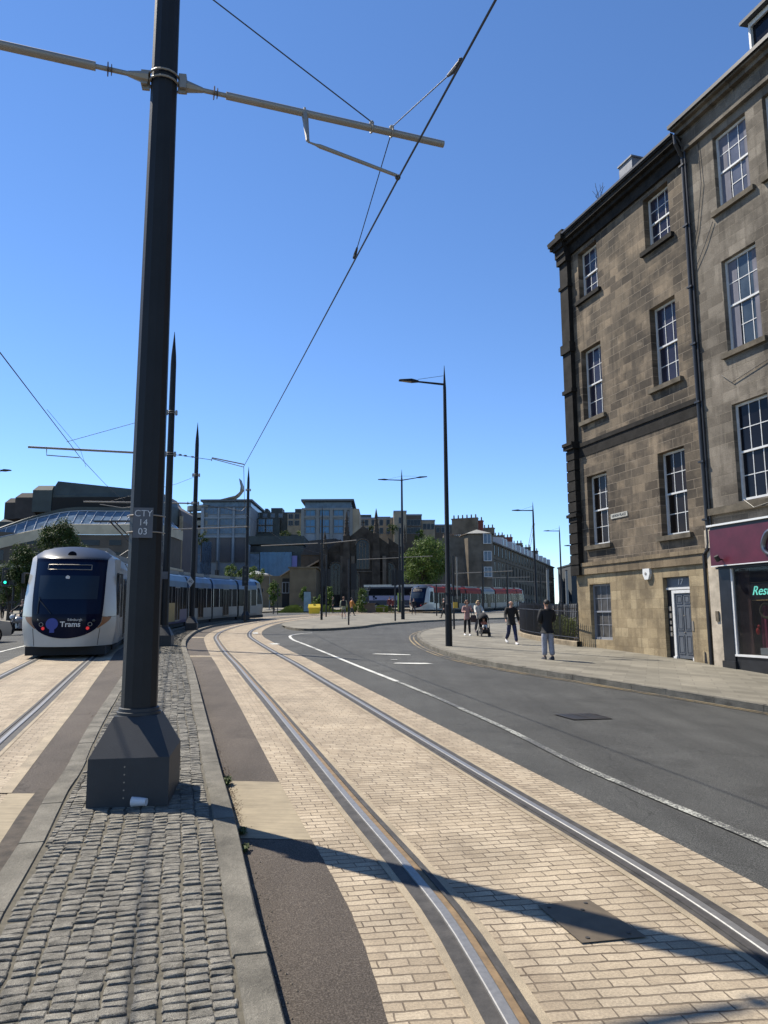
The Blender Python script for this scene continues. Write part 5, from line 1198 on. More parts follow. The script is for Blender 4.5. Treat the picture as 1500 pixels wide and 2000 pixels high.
# curling ribbon finial and stacked curved balconies
rb=thing('building','curved stacked balconies topped by an upward curling bronze ribbon','hotel wing',b)
m=MB()
for k in range(4):
    r_=(6.8-.35*k); z=X(1,1040).z-.4+k*1.9+0; c0=xl+1.5
    n=18
    def arc(rr,zz): return [(c0-rr*sin(PI*.5*i/n)*.86+(.0),4+rr*(1-cos(PI*.5*i/n))*1.0-rr*.0-4,zz) for i in range(n+1)]
    a=[(c0-r_*cos(PI*i/n/2),3+ -3*sin(PI*i/n/2)+.2,z) for i in range(n+1)]
    vs=[];fs=[]
    for (x,y,zz) in a: vs+= [(x,y,zz),(x,y,zz+1.15),(x+.3,y+2.4,zz+1.15),(x+.3,y+2.4,zz)]
    for i in range(n):
        for q in range(4): fs.append((i*4+q,i*4+(q+1)%4,(i+1)*4+(q+1)%4,(i+1)*4+q))
    m.add(vs,fs)
m.build('balcony',M_ribbon,rb)
m=MB(); m.box(c0-6.2,c0-.2,2.6,20,0,X(1,1000).z); m.build('wall',M_gdark,rb)
pts=[(X(424,976).x,X(1,977).z),(X(440,973).x,X(1,973.5).z),(X(455,969).x,X(1,970).z),(X(463,962).x,X(1,964).z),(X(468,956).x,X(1,957).z),(X(468,948).x,X(1,948).z),(X(466,940).x,X(1,941).z),(X(464,934).x,X(1,934).z)]
hw_=[.35,.45,.5,.65,.6,.35,.22,.08]; m=MB(); vs=[];fs=[]
for (x,z),h_ in zip(pts,hw_): vs+= [(x-h_*.5,2,z-h_*.4),(x+h_*.3,2,z+h_*.6),(x+h_*.3,5,z+h_*.6),(x-h_*.5,5,z-h_*.4)]
for i in range(len(pts)-1):
    for q in range(4): fs.append((i*4+q,i*4+(q+1)%4,(i+1)*4+(q+1)%4,(i+1)*4+q))
fs+=[(3,2,1,0),tuple(4*(len(pts)-1)+k for k in range(4))]; m.add(vs,fs); m.build('ribbon_finial',M_ribbon,rb)
# link range with terraces
t,b=rootat(554,182,'dark stepped link building between the two glass blocks'); X=lambda u,v:(at(u,v,182)-b)
m=MB(); m.box(X(508,1).x,X(603,1).x,3,22,0,X(1,1000).z); m.box(X(512,1).x,X(560,1).x,1.5,3,0,X(1,1014).z); m.build('wall',M_dgreen,t)
m=MB(); m.box(X(574,1).x,X(603,1).x,1.0,5,0,X(1,1005).z); m.build('side_wall',M_sand,t)
m=MB(); m.box(X(510,1).x,X(600,1).x,0,6,X(1,1062).z,X(1,1047).z); m.build('terrace_parapet',M_dgreen,t)
for a,c_,v0 in ((512,518,992),(531,536,992),(542,562,991),(585,596,993)): m=MB(); m.box(X(a,1).x,X(c_,1).x,3.5,8,X(1,1000).z,X(1,v0).z); m.build('plant_room',M_dgreen,t)
winset(t,[X(u,1).x for u in (514,528,542)],[X(1,1040).z,X(1,1026).z],1.5,1.35,1.4,M_steel,M_gblue,bars=2); winset(t,[X(u,1).x for u in (580,591)],[X(1,1028).z,X(1,1015).z],1.0,1.1,.95,M_steel,M_gdark)
winset(t,[X(u,1).x for u in (518,532,546,560)],[X(1,1010).z],.9,.9,2.95,M_steel,M_gteal)
# glass hall below it
t,b=rootat(554,158,'low dark frame building with a bright blue ribbed glass hall'); X=lambda u,v:(at(u,v,158)-b)
m=MB(); m.box(X(508,1).x,X(606,1).x,1,16,0,X(1,1080).z); m.box(X(508,1).x,X(604,1).x,-.3,16,X(1,1066).z,X(1,1050).z); m.build('frame',M_dgreen,t)
m=MB(); m.box(X(509,1).x,X(602,1).x,1.5,15,X(1,1080).z,X(1,1066).z); m.build('upper_glazing',M_gdark,t)
m=MB(); m.box(X(528,1).x,X(582,1).x,.5,.98,0,X(1,1081).z); g_=m.build('glass_wall',M_gblue,t)
m=MB()
for k in range(25): x=X(528,1).x+(X(582,1).x-X(528,1).x)*k/24; m.box(x-.04,x+.04,.36,.5,0,X(1,1081).z)
m.build('glazing_rib',mat('pale blue rib',(.16,.32,.45),.5),g_)
m=MB(); m.box(X(583,1).x,X(592,1).x,.6,.98,X(1,1118).z,X(1,1088).z); m.build('banner',mat('lilac banner',(.22,.2,.4),.7),t)
m=MB(); m.box(X(509,1).x,X(526,1).x,.4,.98,0,X(1,1084).z); m.build('entrance_glazing',M_gteal,t)
# second glass tower
t,b=rootat(649,172,'flat roofed glass and stone tower rising behind the church'); X=lambda u,v:(at(u,v,172)-b)
xl,xr=X(600,1).x,X(688,1).x; zt=X(1,997).z
m=MB(); m.box(xl,X(700,1).x,.3,18,0,zt); m.build('wall',M_greyst,t); m=MB(); m.box(X(700,1).x-.02,X(700,1).x+.12,.5,18,0,zt); m.box(X(689,1).x,X(700,1).x,.12,.3,0,zt); m.build('side_wall',M_sand,t)
m=MB(); m.box(xl+.6,xr-.2,1.2,16,zt,X(1,982).z); m.build('attic_glazing',M_gteal,t); m=MB(); m.box(xl-.2,xr+.5,.0,18,X(1,982).z,X(1,978).z); m.build('roof_slab',MC['roof slab grey'],t)
m=MB()
for u in (601.5,628,652,677,687): m.box(X(u,1).x-.35,X(u,1).x+.35,-.15,.3,0,zt)
for v in (997.5,1012.5): m.box(xl,xr,-.05,.3,X(1,v).z-.25,X(1,v).z+.25)
m.build('pier',mat('pale limestone',(.2,.2,.19),.85,var=.15,vs=.4),t)
winset(t,[X(u,1).x for u in (615,640,664.5)],[X(1,1044).z,X(1,1030).z,X(1,1010).z],2.1,1.4,.28,M_steel,M_gblue,bars=1)
# housing on the ridge
def houses(us,Y,label,vt,wall_,side=None,rows=((1040,1.0),(1026,1.0)),cols=(),dep=14,rz=0):
    t,b=rootat((us[0]+us[1])/2,Y,label,'housing block',rz,'housing blocks on the ridge behind the church'); X=lambda u,v:(at(u,v,Y)-b)
    m=MB(); m.box(X(us[0],1).x,X(us[1],1).x,0,dep,0,X(1,vt).z); m.build('wall',wall_,t)
    m=MB(); m.box(X(us[0],1).x-.1,X(us[1],1).x+.1,-.1,dep+.1,X(1,vt).z,X(1,vt).z+.35); m.build('coping',M_greyst,t)
    if cols: winset(t,[X(u,1).x for u in cols],[X(1,v).z for v,_ in rows],.8,1.45,-.02,M_steel,M_gdark,bars=0)
    return t,b,X
t,b,X=houses((696,764),196,'long beige housing block between the glass tower and the ridge corner',1017,M_sand,cols=(704,714,726,740,752),rows=((1046,1),(1030,1)))
m=MB(); m.box(X(700,1).x,X(722,1).x,2,8,X(1,1017).z,X(1,1007).z); m.box(X(728,1).x,X(756,1).x,2,9,X(1,1017).z,X(1,1011).z); m.build('penthouse',M_dgreen,t)
t,b,X=houses((762,784),190,'beige ridge corner block, tallest of the pale housing',1004,M_sand,cols=(774,),rows=((1046,1),(1026,1)))
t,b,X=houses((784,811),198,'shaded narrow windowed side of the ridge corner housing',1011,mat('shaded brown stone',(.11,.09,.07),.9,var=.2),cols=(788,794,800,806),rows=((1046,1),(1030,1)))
t,b,X=houses((811,834),208,'lower beige housing block stepping down the ridge',1022,M_sand,cols=(816,823,830),rows=((1038,1),))
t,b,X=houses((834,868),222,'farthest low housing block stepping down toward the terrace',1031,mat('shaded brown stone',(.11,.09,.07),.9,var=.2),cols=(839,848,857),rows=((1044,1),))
# ---- church with gable, pinnacles, pointed windows
t,b=rootat(690,120,'dark gothic church with a steep gable, tracery window and pinnacles','church'); X=lambda u,v:(at(u,v,120)-b)
def gable(name,mt,u0,u1,vb,ve,vp,y0,y1,up_=None):
    m=MB(); a,c_,zb,ze,zp=X(u0,1).x,X(u1,1).x,0 if vb is None else X(1,vb).z,X(1,ve).z,X(1,vp).z; mid=(a+c_)/2 if up_ is None else X(up_,1).x
    P=[(a,zb),(c_,zb),(c_,ze),(mid,zp),(a,ze)]; n=5; vs=[(x,y0,z) for x,z in P]+[(x,y1,z) for x,z in P]
    m.add(vs,[tuple(range(n)),tuple(range(n,2*n))[::-1]]+[(i,(i+1)%n,n+(i+1)%n,n+i) for i in range(n)]); return m.build(name,mt,t)
gable('nave_front',M_church,668,752,None,1066,1031,0,1.2,708); gable('nave_roof',M_chslate,672,748,None,1067,1033,1.2,34,708)
gable('aisle_wall',M_church,630,668,None,1081,1081,.6,3,649); gable('aisle_wall',M_church,752,790,None,1082,1082,.6,3,771)
def slope(name,mt,P,y0,y1):
    m=MB(); n=len(P); vs=[(X(u,1).x,y0,X(1,v).z) for u,v in P]+[(X(u,1).x,y1,X(1,v).z) for u,v in P]
    m.add(vs,[tuple(range(n)),tuple(range(n,2*n))[::-1]]+[(i,(i+1)%n,n+(i+1)%n,n+i) for i in range(n)]); return m.build(name,mt,t)
slope('aisle_roof',M_chslate,[(636,1080),(668,1080),(668,1055),(660,1053)],3,22); slope('aisle_gable',M_church,[(642,1081),(668,1081),(668,1056)],.5,1.5); slope('aisle_gable',M_church,[(752,1082),(788,1082),(752,1054)],.5,1.5); slope('aisle_roof',M_chslate,[(752,1082),(786,1082),(752,1052)],1.5,24)
slope('side_roof',M_chslate,[(594,1083),(642,1083),(658,1050),(610,1054)],4,20)
m=MB(); m.box(X(594,1).x,X(640,1).x,4.2,20,0,X(1,1083).z); m.build('side_wall',mat('brown church side stone',(.075,.058,.042),.9,var=.3,vs=1),t)
slope('side_gable_coping',mat('pale coping stone',(.26,.2,.14),.9),[(606,1108),(606,1111),(636,1093),(636,1089)],2.4,4.2); m=MB(); m.box(X(607,1).x,X(636,1).x,2.6,4.2,0,X(1,1108).z); m.build('side_porch',M_sand,t)
def pinn(u,vt,w,vb=1180):
    m=MB(); x=X(u,1).x; zt=X(1,vt).z; h=zt
    for a,z0,z1 in ((w,0,h*.55),(w*.85,h*.55,h*.74)): m.box(x-a,x+a,-.9,1.0,z0,z1)
    m.tube([(x,0,h*.74),(x,0,h*.76),(x,0,h*.9),(x,0,h*.905),(x,0,h)],[w*.9,w*.75,w*.32,w*.5,.03],8)
    for k in range(4): m.ball((x,0,h*(.78+.05*k)),w*(.78-.13*k),6,4)
    m.build('pinnacle',M_church,t)
pinn(679,1003,.62); pinn(731,997,.6); pinn(641,1041,.55); pinn(781,1030,.4)
def lancet(u,v0,v1,w,y,name='lancet_window',tr=2):
    x=X(u,1).x; z0,z1=X(1,v1).z,X(1,v0).z; sp_=z1-w*1.0; P=[(x-w,z0),(x+w,z0)]+[(x+w*cos(a)*1.0+0,sp_+w*1.0*sin(a)**.85) for a in [k*PI/12 for k in range(0,13)]]
    m=MB(); n=len(P); m.add([(p[0],y-.03,p[1]) for p in P],[tuple(range(n))]); w_=m.build('pane',M_gdark,None,fix=False)
    m=MB(); Q=[(x+(p[0]-x)*1.12,p[1]+(p[1]-z0)*.03) for p in P]
    for i in range(1,n-0):
        a,c_=Q[i],Q[(i+1)%n]
        if i<n-1: m.tube([(a[0],y-.1,a[1]),(c_[0],y-.1,c_[1])],.13,5)
    for k in range(1,tr+1): xx=x-w+2*w*k/(tr+1); m.box(xx-.06,xx+.06,y-.12,y-.04,z0,sp_+w*.5)
    m.tube([(x+.45*w*cos(a),y-.09,sp_+.25*w+.45*w*sin(a)) for a in [k*PI/6 for k in range(13)]],.05,4)
    o=m.build(name,M_churchl,t); w_.parent=o
lancet(707,1058,1115,1.0,0,tr=3); lancet(660,1103,1165,.9,.6); lancet(752,1103,1165,.9,.6); lancet(694,1122,1178,.55,0,'doorway',0)
m=MB()
for u in (672,690,727,745): m.box(X(u,1).x-.3,X(u,1).x+.3,-.6,0,0,X(1,1090).z)
m.box(X(668,1).x,X(750,1).x,-.15,0,X(1,1121).z,X(1,1119).z); m.build('buttress',M_churchl,t)
# cross on the gable
m=MB(); x=X(708,1).x; z=X(1,1031).z; m.box(x-.08,x+.08,.5,.7,z,z+1.1); m.box(x-.35,x+.35,.5,.7,z+.6,z+.75); m.build('cross',M_church,t)
# low beige buildings left of church
t,b=rootat(560,112,'low beige stone wing with a pitched end, left of the church'); X=lambda u,v:(at(u,v,112)-b)
m=MB(); m.box(X(580,1).x,X(626,1).x,0,10,0,X(1,1113).z); m.box(X(580,1).x-.2,X(626,1).x+.2,-.2,10,X(1,1113).z,X(1,1110).z); m.build('wall',mat('dull tan stone',(.12,.095,.06),.9,var=.25,vs=.6),t)
P=[(X(515,1).x,0),(X(580,1).x,0),(X(580,1).x,X(1,1115).z),(X(560,1).x,X(1,1127).z),(X(515,1).x,X(1,1127).z)]
m=MB(); n=5; m.add([(x,1,z) for x,z in P]+[(x,9,z) for x,z in P],[tuple(range(n)),tuple(range(n,2*n))[::-1]]+[(i,(i+1)%n,n+(i+1)%n,n+i) for i in range(n)]); m.build('gable_wall',M_sand if False else MC['dull tan stone'],t)
m=MB(); m.add([(X(562,1).x,.6,X(1,1127).z),(X(580,1).x,.6,X(1,1114).z),(X(580,1).x,9,X(1,1114).z),(X(562,1).x,9,X(1,1127).z),(X(562,1).x,.6,X(1,1128.5).z),(X(580,1).x,.6,X(1,1116).z),(X(580,1).x,9,X(1,1116).z),(X(562,1).x,9,X(1,1128.5).z)],[(0,1,2,3),(4,5,6,7),(0,1,5,4),(1,2,6,5),(2,3,7,6),(3,0,4,7)]); m.build('coping',MC['pale coping stone'],t)
winset(t,[X(572,1).x],[X(1,1160).z],.9,1.5,.95,M_steel,M_gdark); m=MB(); m.box(X(566,1).x,X(579,1).x,.9,1.0,0,X(1,1132).z); m.build('dark_opening',M_dark,t)
# parasol roofs / canopy near the tram tail
t,b=rootat(521,100,'pale grey pitched canopy just above the tail of the tram','canopy'); X=lambda u,v:(at(u,v,100)-b)
m=MB(); a,c_,z,zp=X(507,1).x,X(548,1).x,X(1,1126).z,X(1,1117).z; m.add([(a,-2,z),(c_,-2,z),(c_,2,z),(a,2,z),((a*2+c_)/3,0,zp)],[(0,1,4),(1,2,4),(2,3,4),(3,0,4),(3,2,1,0)]); m.build('canopy_roof',mat('pale grey canvas',(.3,.31,.33),.8),t)
m=MB()
for x in (a+.2,c_-.2): m.tube([(x,0,0),(x,0,z)],.06,6)
m.build('canopy_post',M_steel,t)
# ---- stepped dark theatre-like block, glazed skirt, beige band (left)
t,b=rootat(170,112,'stepped dark clad rooftop building with a curved beige and glass front, behind the white tram'); X=lambda u,v,Y=112:(at(u,v,Y)-b)
def blk(name,mt,u0,u1,vt,vb,Y0,dep,tl=0,tr_=0,cut=.7):
    a,c_=X(u0,1).x,X(u1,1).x; zt=X(1,vt).z; zb=X(1,vb).z; y=Y0-112; m=MB()
    m.add([(a,y,zb),(c_,y,zb),(c_,y+dep,zb),(a,y+dep,zb),(a,y,zt-cut*1.1),(c_,y,zt-cut*1.1),(c_,y+dep,zt-cut),(a,y+dep,zt-cut),(a+tl,y+.5,zt),(c_-tr_,y+.5,zt-(.0)),(c_-tr_,y+dep,zt),(a+tl,y+dep,zt)],
      [(0,1,5,4),(1,2,6,5),(2,3,7,6),(3,0,4,7),(4,5,9,8),(5,6,10,9),(6,7,11,10),(7,4,8,11),(8,9,10,11),(3,2,1,0)]); m.build(name,mt,t)
blk('roof_block',M_dbrown,70,94,970,1012,113,10,.6); blk('roof_block',M_dbrown,91,128,961,1012,112.5,12,.7); blk('roof_block',M_dgreen,124,158,948,1000,112,12,.6)
a,c_=X(153,1).x,X(345,1).x; m=MB(); y=.2
m.add([(a,y,X(1,1002).z),(c_,y,X(1,1010).z),(c_,y+12,X(1,1010).z),(a,y+12,X(1,1002).z),(a,y,X(1,966).z),(c_,y,X(1,975).z),(c_,y+12,X(1,975).z),(a,y+12,X(1,966).z),(a+1,y+.4,X(1,939).z),(c_-.6,y+.4,X(1,960).z),(c_-.6,y+12,X(1,960).z),(a+1,y+12,X(1,939).z)],
 [(0,1,5,4),(1,2,6,5),(2,3,7,6),(3,0,4,7),(4,5,9,8),(5,6,10,9),(6,7,11,10),(7,4,8,11),(8,9,10,11)]); m.build('main_roof_block',M_dgreen,t)
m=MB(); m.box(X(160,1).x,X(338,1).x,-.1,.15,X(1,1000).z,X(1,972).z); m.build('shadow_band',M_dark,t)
blk('roof_block',M_dgreen,20,70,996,1030,120,10,.8); blk('roof_block',M_dgreen,-60,22,1010,1060,122,10,0)
m=MB(); m.box(X(-60,1).x,X(60,1).x,12,16,-1,X(1,1030).z); m.build('lower_block',mat('blue grey dark wall',(.02,.027,.035),.6,var=.3,vs=.5),t)
# curved skirt: section swept along a plan curve
cv=Path([(X(-40,1,96).x,-16),(X(10,1,100).x,-12),(X(70,1,104).x,-8.0),(X(140,1,107).x,-5),(X(250,1,110).x,-3.2),(X(330,1,111).x,-3.0),(X(372,1,113).x,-1),(X(392,1,118).x,6)],1.0)
def sweep(name,mt,prof,root,dz=lambda d:0,par=None):
    m=MB(); n=int(cv.L/1.0)
    def fn(u,t_):
        k=round(u*(len(prof)-1)); o_,z=prof[k]; g_=GS(cv.L*t_); z=z if z<=zb+.1 else zb+.1+(z-zb-.1)*g_; q,h=cv.at(cv.L*t_,-o_*(g_ if o_>.6 else 1)); return (q.x,q.y,z+dz(cv.L*t_))
    m.grid(fn,len(prof)-1,n); return m.build(name,mt,par or root,fix=False)
zb=X(1,1026,109).z; GS=lambda d:.25+.75*sm(cv.L*.12,cv.L*.45,d); drop=lambda d:-4.3*(1-sm(0,cv.L*.5,d))
sweep('beige_band',M_beige,[(0,zb-1.5),(0,zb),(.5,zb+.1)],t,drop); sk=sweep('sloping_glass',M_gteal,[(.3,zb+.05),(2.6,zb+2.3)],t,drop); sweep('roof_edge',M_dgreen,[(2.6,zb+2.3),(2.6,zb+3.0),(4,zb+3.2)],t,drop)
m=MB(); d=1.0
while d<cv.L-3:
    p,_=cv.at(d,-.25); q,_=cv.at(d+.5,-2.6*GS(d+.5)); m.tube([(p.x,p.y,zb+.12+drop(d)),(q.x,q.y,zb+.15+2.25*GS(d+.5)+drop(d+.5))],.055,4); d+=1.25
for o_,h_ in ((.25,.12),(2.6,None)):
    pts=[]; d=1.0
    while d<cv.L-3.4:
        p,_=cv.at(d,-o_*(GS(d) if h_ is None else 1)); pts.append((p.x,p.y,zb+(h_ if h_ else .15+2.25*GS(d))+drop(d))); d+=1.25/2
    m.tube(pts,.05,4)
m.build('glazing_bar',mat('white glazing bar',(.55,.56,.58),.4),sk)
low=sweep('lower_wall',mat('dull brown grey wall',(.085,.072,.058),.85,var=.2,vs=.5),[(.25,-.5),(.25,zb-1.5)],t,lambda d:0)
d=8
k=0
while d<cv.L-4:
    for z0,h_ in ((zb-3.1,.8),(zb-5.6,1.5),(zb-8.4,1.6)):
        p,_=cv.at(d,-.18); q,_=cv.at(d+(2.6 if k%2 else 1.8),-.18); m=MB(); m.quad((p.x,p.y,z0),(q.x,q.y,z0),(q.x,q.y,z0+h_),(p.x,p.y,z0+h_)); m.build('window',M_gdark,low,fix=False)
    d+=4.0; k+=1
sweep('ledge',M_beige,[(.0,zb-6.6),(-.25,zb-6.5),(-.25,zb-6.2),(.24,zb-6.1)],t,lambda d:0)
# rounded drum end seen between the poles
t,b=rootat(372,124,'rounded dark drum with stone fin, between the second and third poles'); X=lambda u,v:(at(u,v,124)-b)
m=MB(); a=X(330,1).x; P=[(X(337,1).x,X(1,961).z),(X(350,1).x,X(1,963).z),(X(360,1).x,X(1,978).z),(X(372,1).x,X(1,986).z),(X(386,1).x,X(1,998).z),(X(392,1).x,X(1,1020).z),(X(392,1).x,-1),(a,-1),(a,X(1,961).z)]
n=len(P); m.add([(x,0,z) for x,z in P]+[(x,10,z) for x,z in P],[tuple(range(n)),tuple(range(n,2*n))[::-1]]+[(i,(i+1)%n,n+(i+1)%n,n+i) for i in range(n)]); m.build('wall',M_taupe,t)
m=MB(); m.box(X(336,1).x,X(360,1).x,-.2,0,X(1,1010).z,X(1,987).z); m.box(X(336,1).x,X(360,1).x,-.2,0,X(1,1056).z,X(1,1016).z); m.box(X(336,1).x,X(358,1).x,-.2,0,-1,X(1,1062).z); m.build('glazing',M_gteal,t)
m=MB(); m.box(X(386,1).x,X(391.5,1).x,-.3,0,-1,X(1,1010).z); m.build('stone_fin',M_sand,t)
# glass block between drum and hotel
t,b=rootat(408,160,'low glazed shop front between the drum and the hotel block'); X=lambda u,v:(at(u,v,160)-b)
m=MB(); m.box(X(380,1).x,X(424,1).x,0,10,-1,X(1,1052).z); g_=m.build('glazing',M_gteal,t)
m=MB()
for u in range(382,424,6): m.box(X(u,1).x-.07,X(u,1).x+.07,-.15,0,-1,X(1,1052).z)
for v in (1052,1066,1085): m.box(X(380,1).x,X(424,1).x,-.12,0,X(1,v).z-.1,X(1,v).z+.08)
m.build('mullion',M_steel,g_)
# ---- stone terrace down the hill
TR=21.5; b=Vector((18.05,140,0)); b.z=gz(b.x,b.y)-3
t=thing('terrace','long brown stone terrace with a faceted corner tower, dormers and chimneys, stepping down the hill','terrace',b,R(90-TR)-0)
th=t.rotation_euler.z; hx=Vector((cos(th),sin(th),0)) # local x runs away down the street, y to the left (into the block)
def zl(u,v,s_):   # local height of photo row v at distance s_ along the facade
    Y=140+s_*sin(th); return at(u,v,Y).z-b.z
LT=92
zt0=zl(935,1047,0); zt1=zl(1075,1108,LT)
def ztp(s_): return zt0+(zt1-zt0)*s_/LT
nseg=10; m=MB()
for k in range(nseg):
    a=LT*k/nseg; c_=LT*(k+1)/nseg; m.box(a,c_,0,12,-6,ztp(a)-.0)
m.build('wall',M_terr,t)
m=MB()
for k in range(nseg):
    a=LT*k/nseg; c_=LT*(k+1)/nseg; m.box(a+.02,c_-.02,-.35,0,ztp(a)-.35,ztp(a)-.02); m.box(a+.02,c_-.02,-.12,0,ztp(a)-3.6,ztp(a)-3.4)
m.build('cornice',M_churchl,t)
m=MB()
for k in range(2,nseg):
    a=LT*k/nseg; c_=LT*(k+1)/nseg; z=ztp(a); m.add([(a,.2,z),(c_,.2,z),(c_,6,z+3.2),(a,6,z+3.2),(a,12,z),(c_,12,z)],[(0,1,2,3),(3,2,5,4),(0,3,4),(1,5,2)])
m.build('roof',M_slate,t)
base=None; cnt=0
for fl in range(4):
    for k in range(25):
        s_=2.0+k*3.65
        if s_>LT-1: continue
        z=ztp(s_-(s_%(LT/nseg)))-2.6-fl*3.4
        if base is None:
            m=MB(); m.box(-.62,-.5,-.1,.05,-.1,2.1); m.box(.5,.62,-.1,.05,-.1,2.1); m.box(-.5,.5,-.1,.05,2.0,2.1); m.box(-.7,.7,-.2,.05,-.2,-.1); base=m.build('window',M_churchl,t); m=MB(); m.quad((-.5,-.02,-.1),(.5,-.02,-.1),(.5,-.02,2),(-.5,-.02,2)); m.build('pane',M_gdark,base,fix=False); base.location=(s_,0,z)
        else:
            c=base.copy(); COL.objects.link(c); c.parent=t; c.location=(s_,0,z); q=base.children[0].copy(); COL.objects.link(q); q.parent=c
        cnt+=1
for s_ in (21,24.5,31,34.5,40,45,49.5,55,60,65,72,78,85):
    z=ztp(s_-(s_%(LT/nseg))); m=MB(); m.add([(s_,.1,z),(s_+1.7,.1,z),(s_+1.7,.1,z+1.9),(s_,.1,z+1.9),(s_,4.5,z+.2),(s_+1.7,4.5,z+.2),(s_+1.7,4.5,z+2.3),(s_,4.5,z+2.3)],[(0,1,2,3),(1,5,6,2),(4,0,3,7),(3,2,6,7)]); dm=m.build('dormer',M_white_c,t); m=MB(); m.box(s_+.3,s_+1.4,.04,.08,z+.3,z+1.6); m.build('pane',M_gdark,dm)
def chimney(s_,y,w,h,mt=M_terr,pots=6):
    z=ztp(s_)+1.5; m=MB(); m.box(s_,s_+w*.5,y-w,y+w,z,z+h); m.box(s_-.1,s_+w*.5+.1,y-w-.1,y+w+.1,z+h,z+h+.25); c=m.build('chimney',mt,t); m=MB()
    for k in range(pots): m.lathe([(.17,z+h+.25),(.13,z+h+1.0)],7,(s_+w*.25,y-w+.3+2*(w-.3)*k/max(1,pots-1),0))
    m.build('chimney_pot',mat('clay chimney pot',(.09,.06,.045),.9),c)
M_brick=mat('red brick',(.16,.045,.03),.9,var=.3,vs=3)
chimney(8,5,2.6,3.0); chimney(17,5,1.6,3.6,M_brick,4); chimney(27,6,2.6,3.2); chimney(38,6,2.4,2.6); chimney(48,6,2.4,3.2,M_brick); chimney(60,6,2.6,2.8); chimney(72,6,2.6,2.8); chimney(84,6,2.6,2.8)
# corner tower (separate faceted volume) in world axes
tb=at(907,1190,139); tb.z=gz(tb.x,tb.y)-2; t2=thing('corner_tower','faceted corner tower with a pale pyramidal roof at the near end of the stone terrace','tower',tb)
X=lambda u,v,Y=139:(at(u,v,Y)-tb)
P=[(X(884,1).x,3.0),(X(892,1).x,.3),(X(932,1).x,-.3),(X(937,1).x,1.4),(X(936,1).x,10),(X(884,1).x,10)]
m=MB(); m.prism(P,-5,X(1,1048).z); m.build('wall',M_terr,t2); m=MB(); m.prism([(x+(-.25 if x<X(905,1).x else .25),y-.25) for x,y in P],X(1,1048).z,X(1,1046.5).z); m.build('eaves',M_churchl,t2)
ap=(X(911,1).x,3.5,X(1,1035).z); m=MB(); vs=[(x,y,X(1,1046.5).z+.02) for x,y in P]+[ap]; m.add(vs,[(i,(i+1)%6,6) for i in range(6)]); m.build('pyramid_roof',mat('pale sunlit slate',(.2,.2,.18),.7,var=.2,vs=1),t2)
winset(t2,[X(925,1).x],[X(1,1066).z,X(1,1100).z,X(1,1131).z],1.3,1.7,-.28,M_wframe,M_gteal,proud=.1)
m=MB(); m.prism([(X(862,1,152).x,13),(X(886,1).x,3.2),(X(890,1).x,4),(X(890,1).x,13)],-5,X(1,1056).z); m.build('side_wall',mat('ochre rubble wall',(.2,.155,.10),.9,var=.3,vs=.7),t2)
m=MB(); m.box(X(856,1).x,X(941,1).x,9,11.5,X(1,1056).z,X(1,1040).z); m.build('chimney_wall',M_terr,t2)
m=MB()
for k in range(26): m.lathe([(.14,X(1,1040).z),(.11,X(1,1036).z)],6,(X(857+k*3.2,1).x,10,0))
m.build('chimney_pot',MC['clay chimney pot'],t2)
# grey block beyond terrace
t,b=rootat(1098,210,'plain grey block beyond the end of the stone terrace'); X=lambda u,v:(at(u,v,210)-b)
m=MB(); m.box(X(1070,1).x,X(1122,1).x,0,16,-6,X(1,1110).z); m.build('wall',mat('flat blue grey render',(.055,.062,.068),.8,var=.1),t); m=MB(); m.box(X(1069,1).x,X(1123,1).x,-.3,16.3,X(1,1110).z,X(1,1107).z)
for k in range(11): m.box(X(1072+k*4.5,1).x,X(1074+k*4.5,1).x,2,3,X(1,1107).z,X(1,1104).z)
m.build('parapet',M_dgreen,t)
for v in (1128,1140,1150): m=MB(); m.box(X(1072,1).x,X(1120,1).x,-.06,0,X(1,v).z-.08,X(1,v).z); m.build('joint_strip',M_dgreen,t)
# distant crane
b=at(1035,1150,330); b.z=gz(b.x,b.y); cr_=thing('tower_crane','faint lattice jib of a distant crane above the terrace','crane',b)
m=MB(); X=lambda u,v:(at(u,v,330)-b)
for o_ in (0,2.2):
    p0=X(1030,1075)+Vector((o_*.5,0,0)); p1=X(1041,1022)+Vector((o_*.35,0,0)); m.tube([p0,p1],.1,4)
for k in range(14):
    a=X(1030,1075).lerp(X(1041,1022),k/14); c_=X(1030,1075).lerp(X(1041,1022),(k+1)/14)+Vector((1.0,0,0)); m.tube([a,c_],.06,3)
m.build('jib',mat('pale crane steel',(.25,.27,.29),.6),cr_)
m=MB(); m.tube([Vector((X(1030,1).x,0,0)),X(1030,1075)],.5,4); m.build('crane_mast',MC['pale crane steel'],cr_)
# ---------------------------------------------------------------- trees
def tree(c,H,rad,label,mt,n,size,seed,trunk=.18,ch=None,group='street trees',clumps=60):
    c=Vector((c[0],c[1],gz(c[0],c[1]))); t=thing('tree',label,'tree',c,0,group); rnd=random.Random(seed); m=MB(); cz=ch or H-rad[2]
    m.tube([(0,0,0),(.02,0,cz*.5),(.0,.02,cz*.8)],[trunk,trunk*.8,trunk*.6],8)
    for i in range(9):
        a=rnd.uniform(0,2*PI); m.tube([(0,0,cz*rnd.uniform(.4,.8)),(cos(a)*rad[0]*.4,sin(a)*rad[1]*.4,cz),(cos(a)*rad[0]*.75,sin(a)*rad[1]*.75,cz+rad[2]*rnd.uniform(-.1,.7))],[trunk*.45,trunk*.25,trunk*.1],5)
    m.build('trunk',M_bark,t); leafmass('crown',(0,0,cz),rad,n,size,mt,parent=t,seed=seed,clumps=clumps,shell=.5); return t
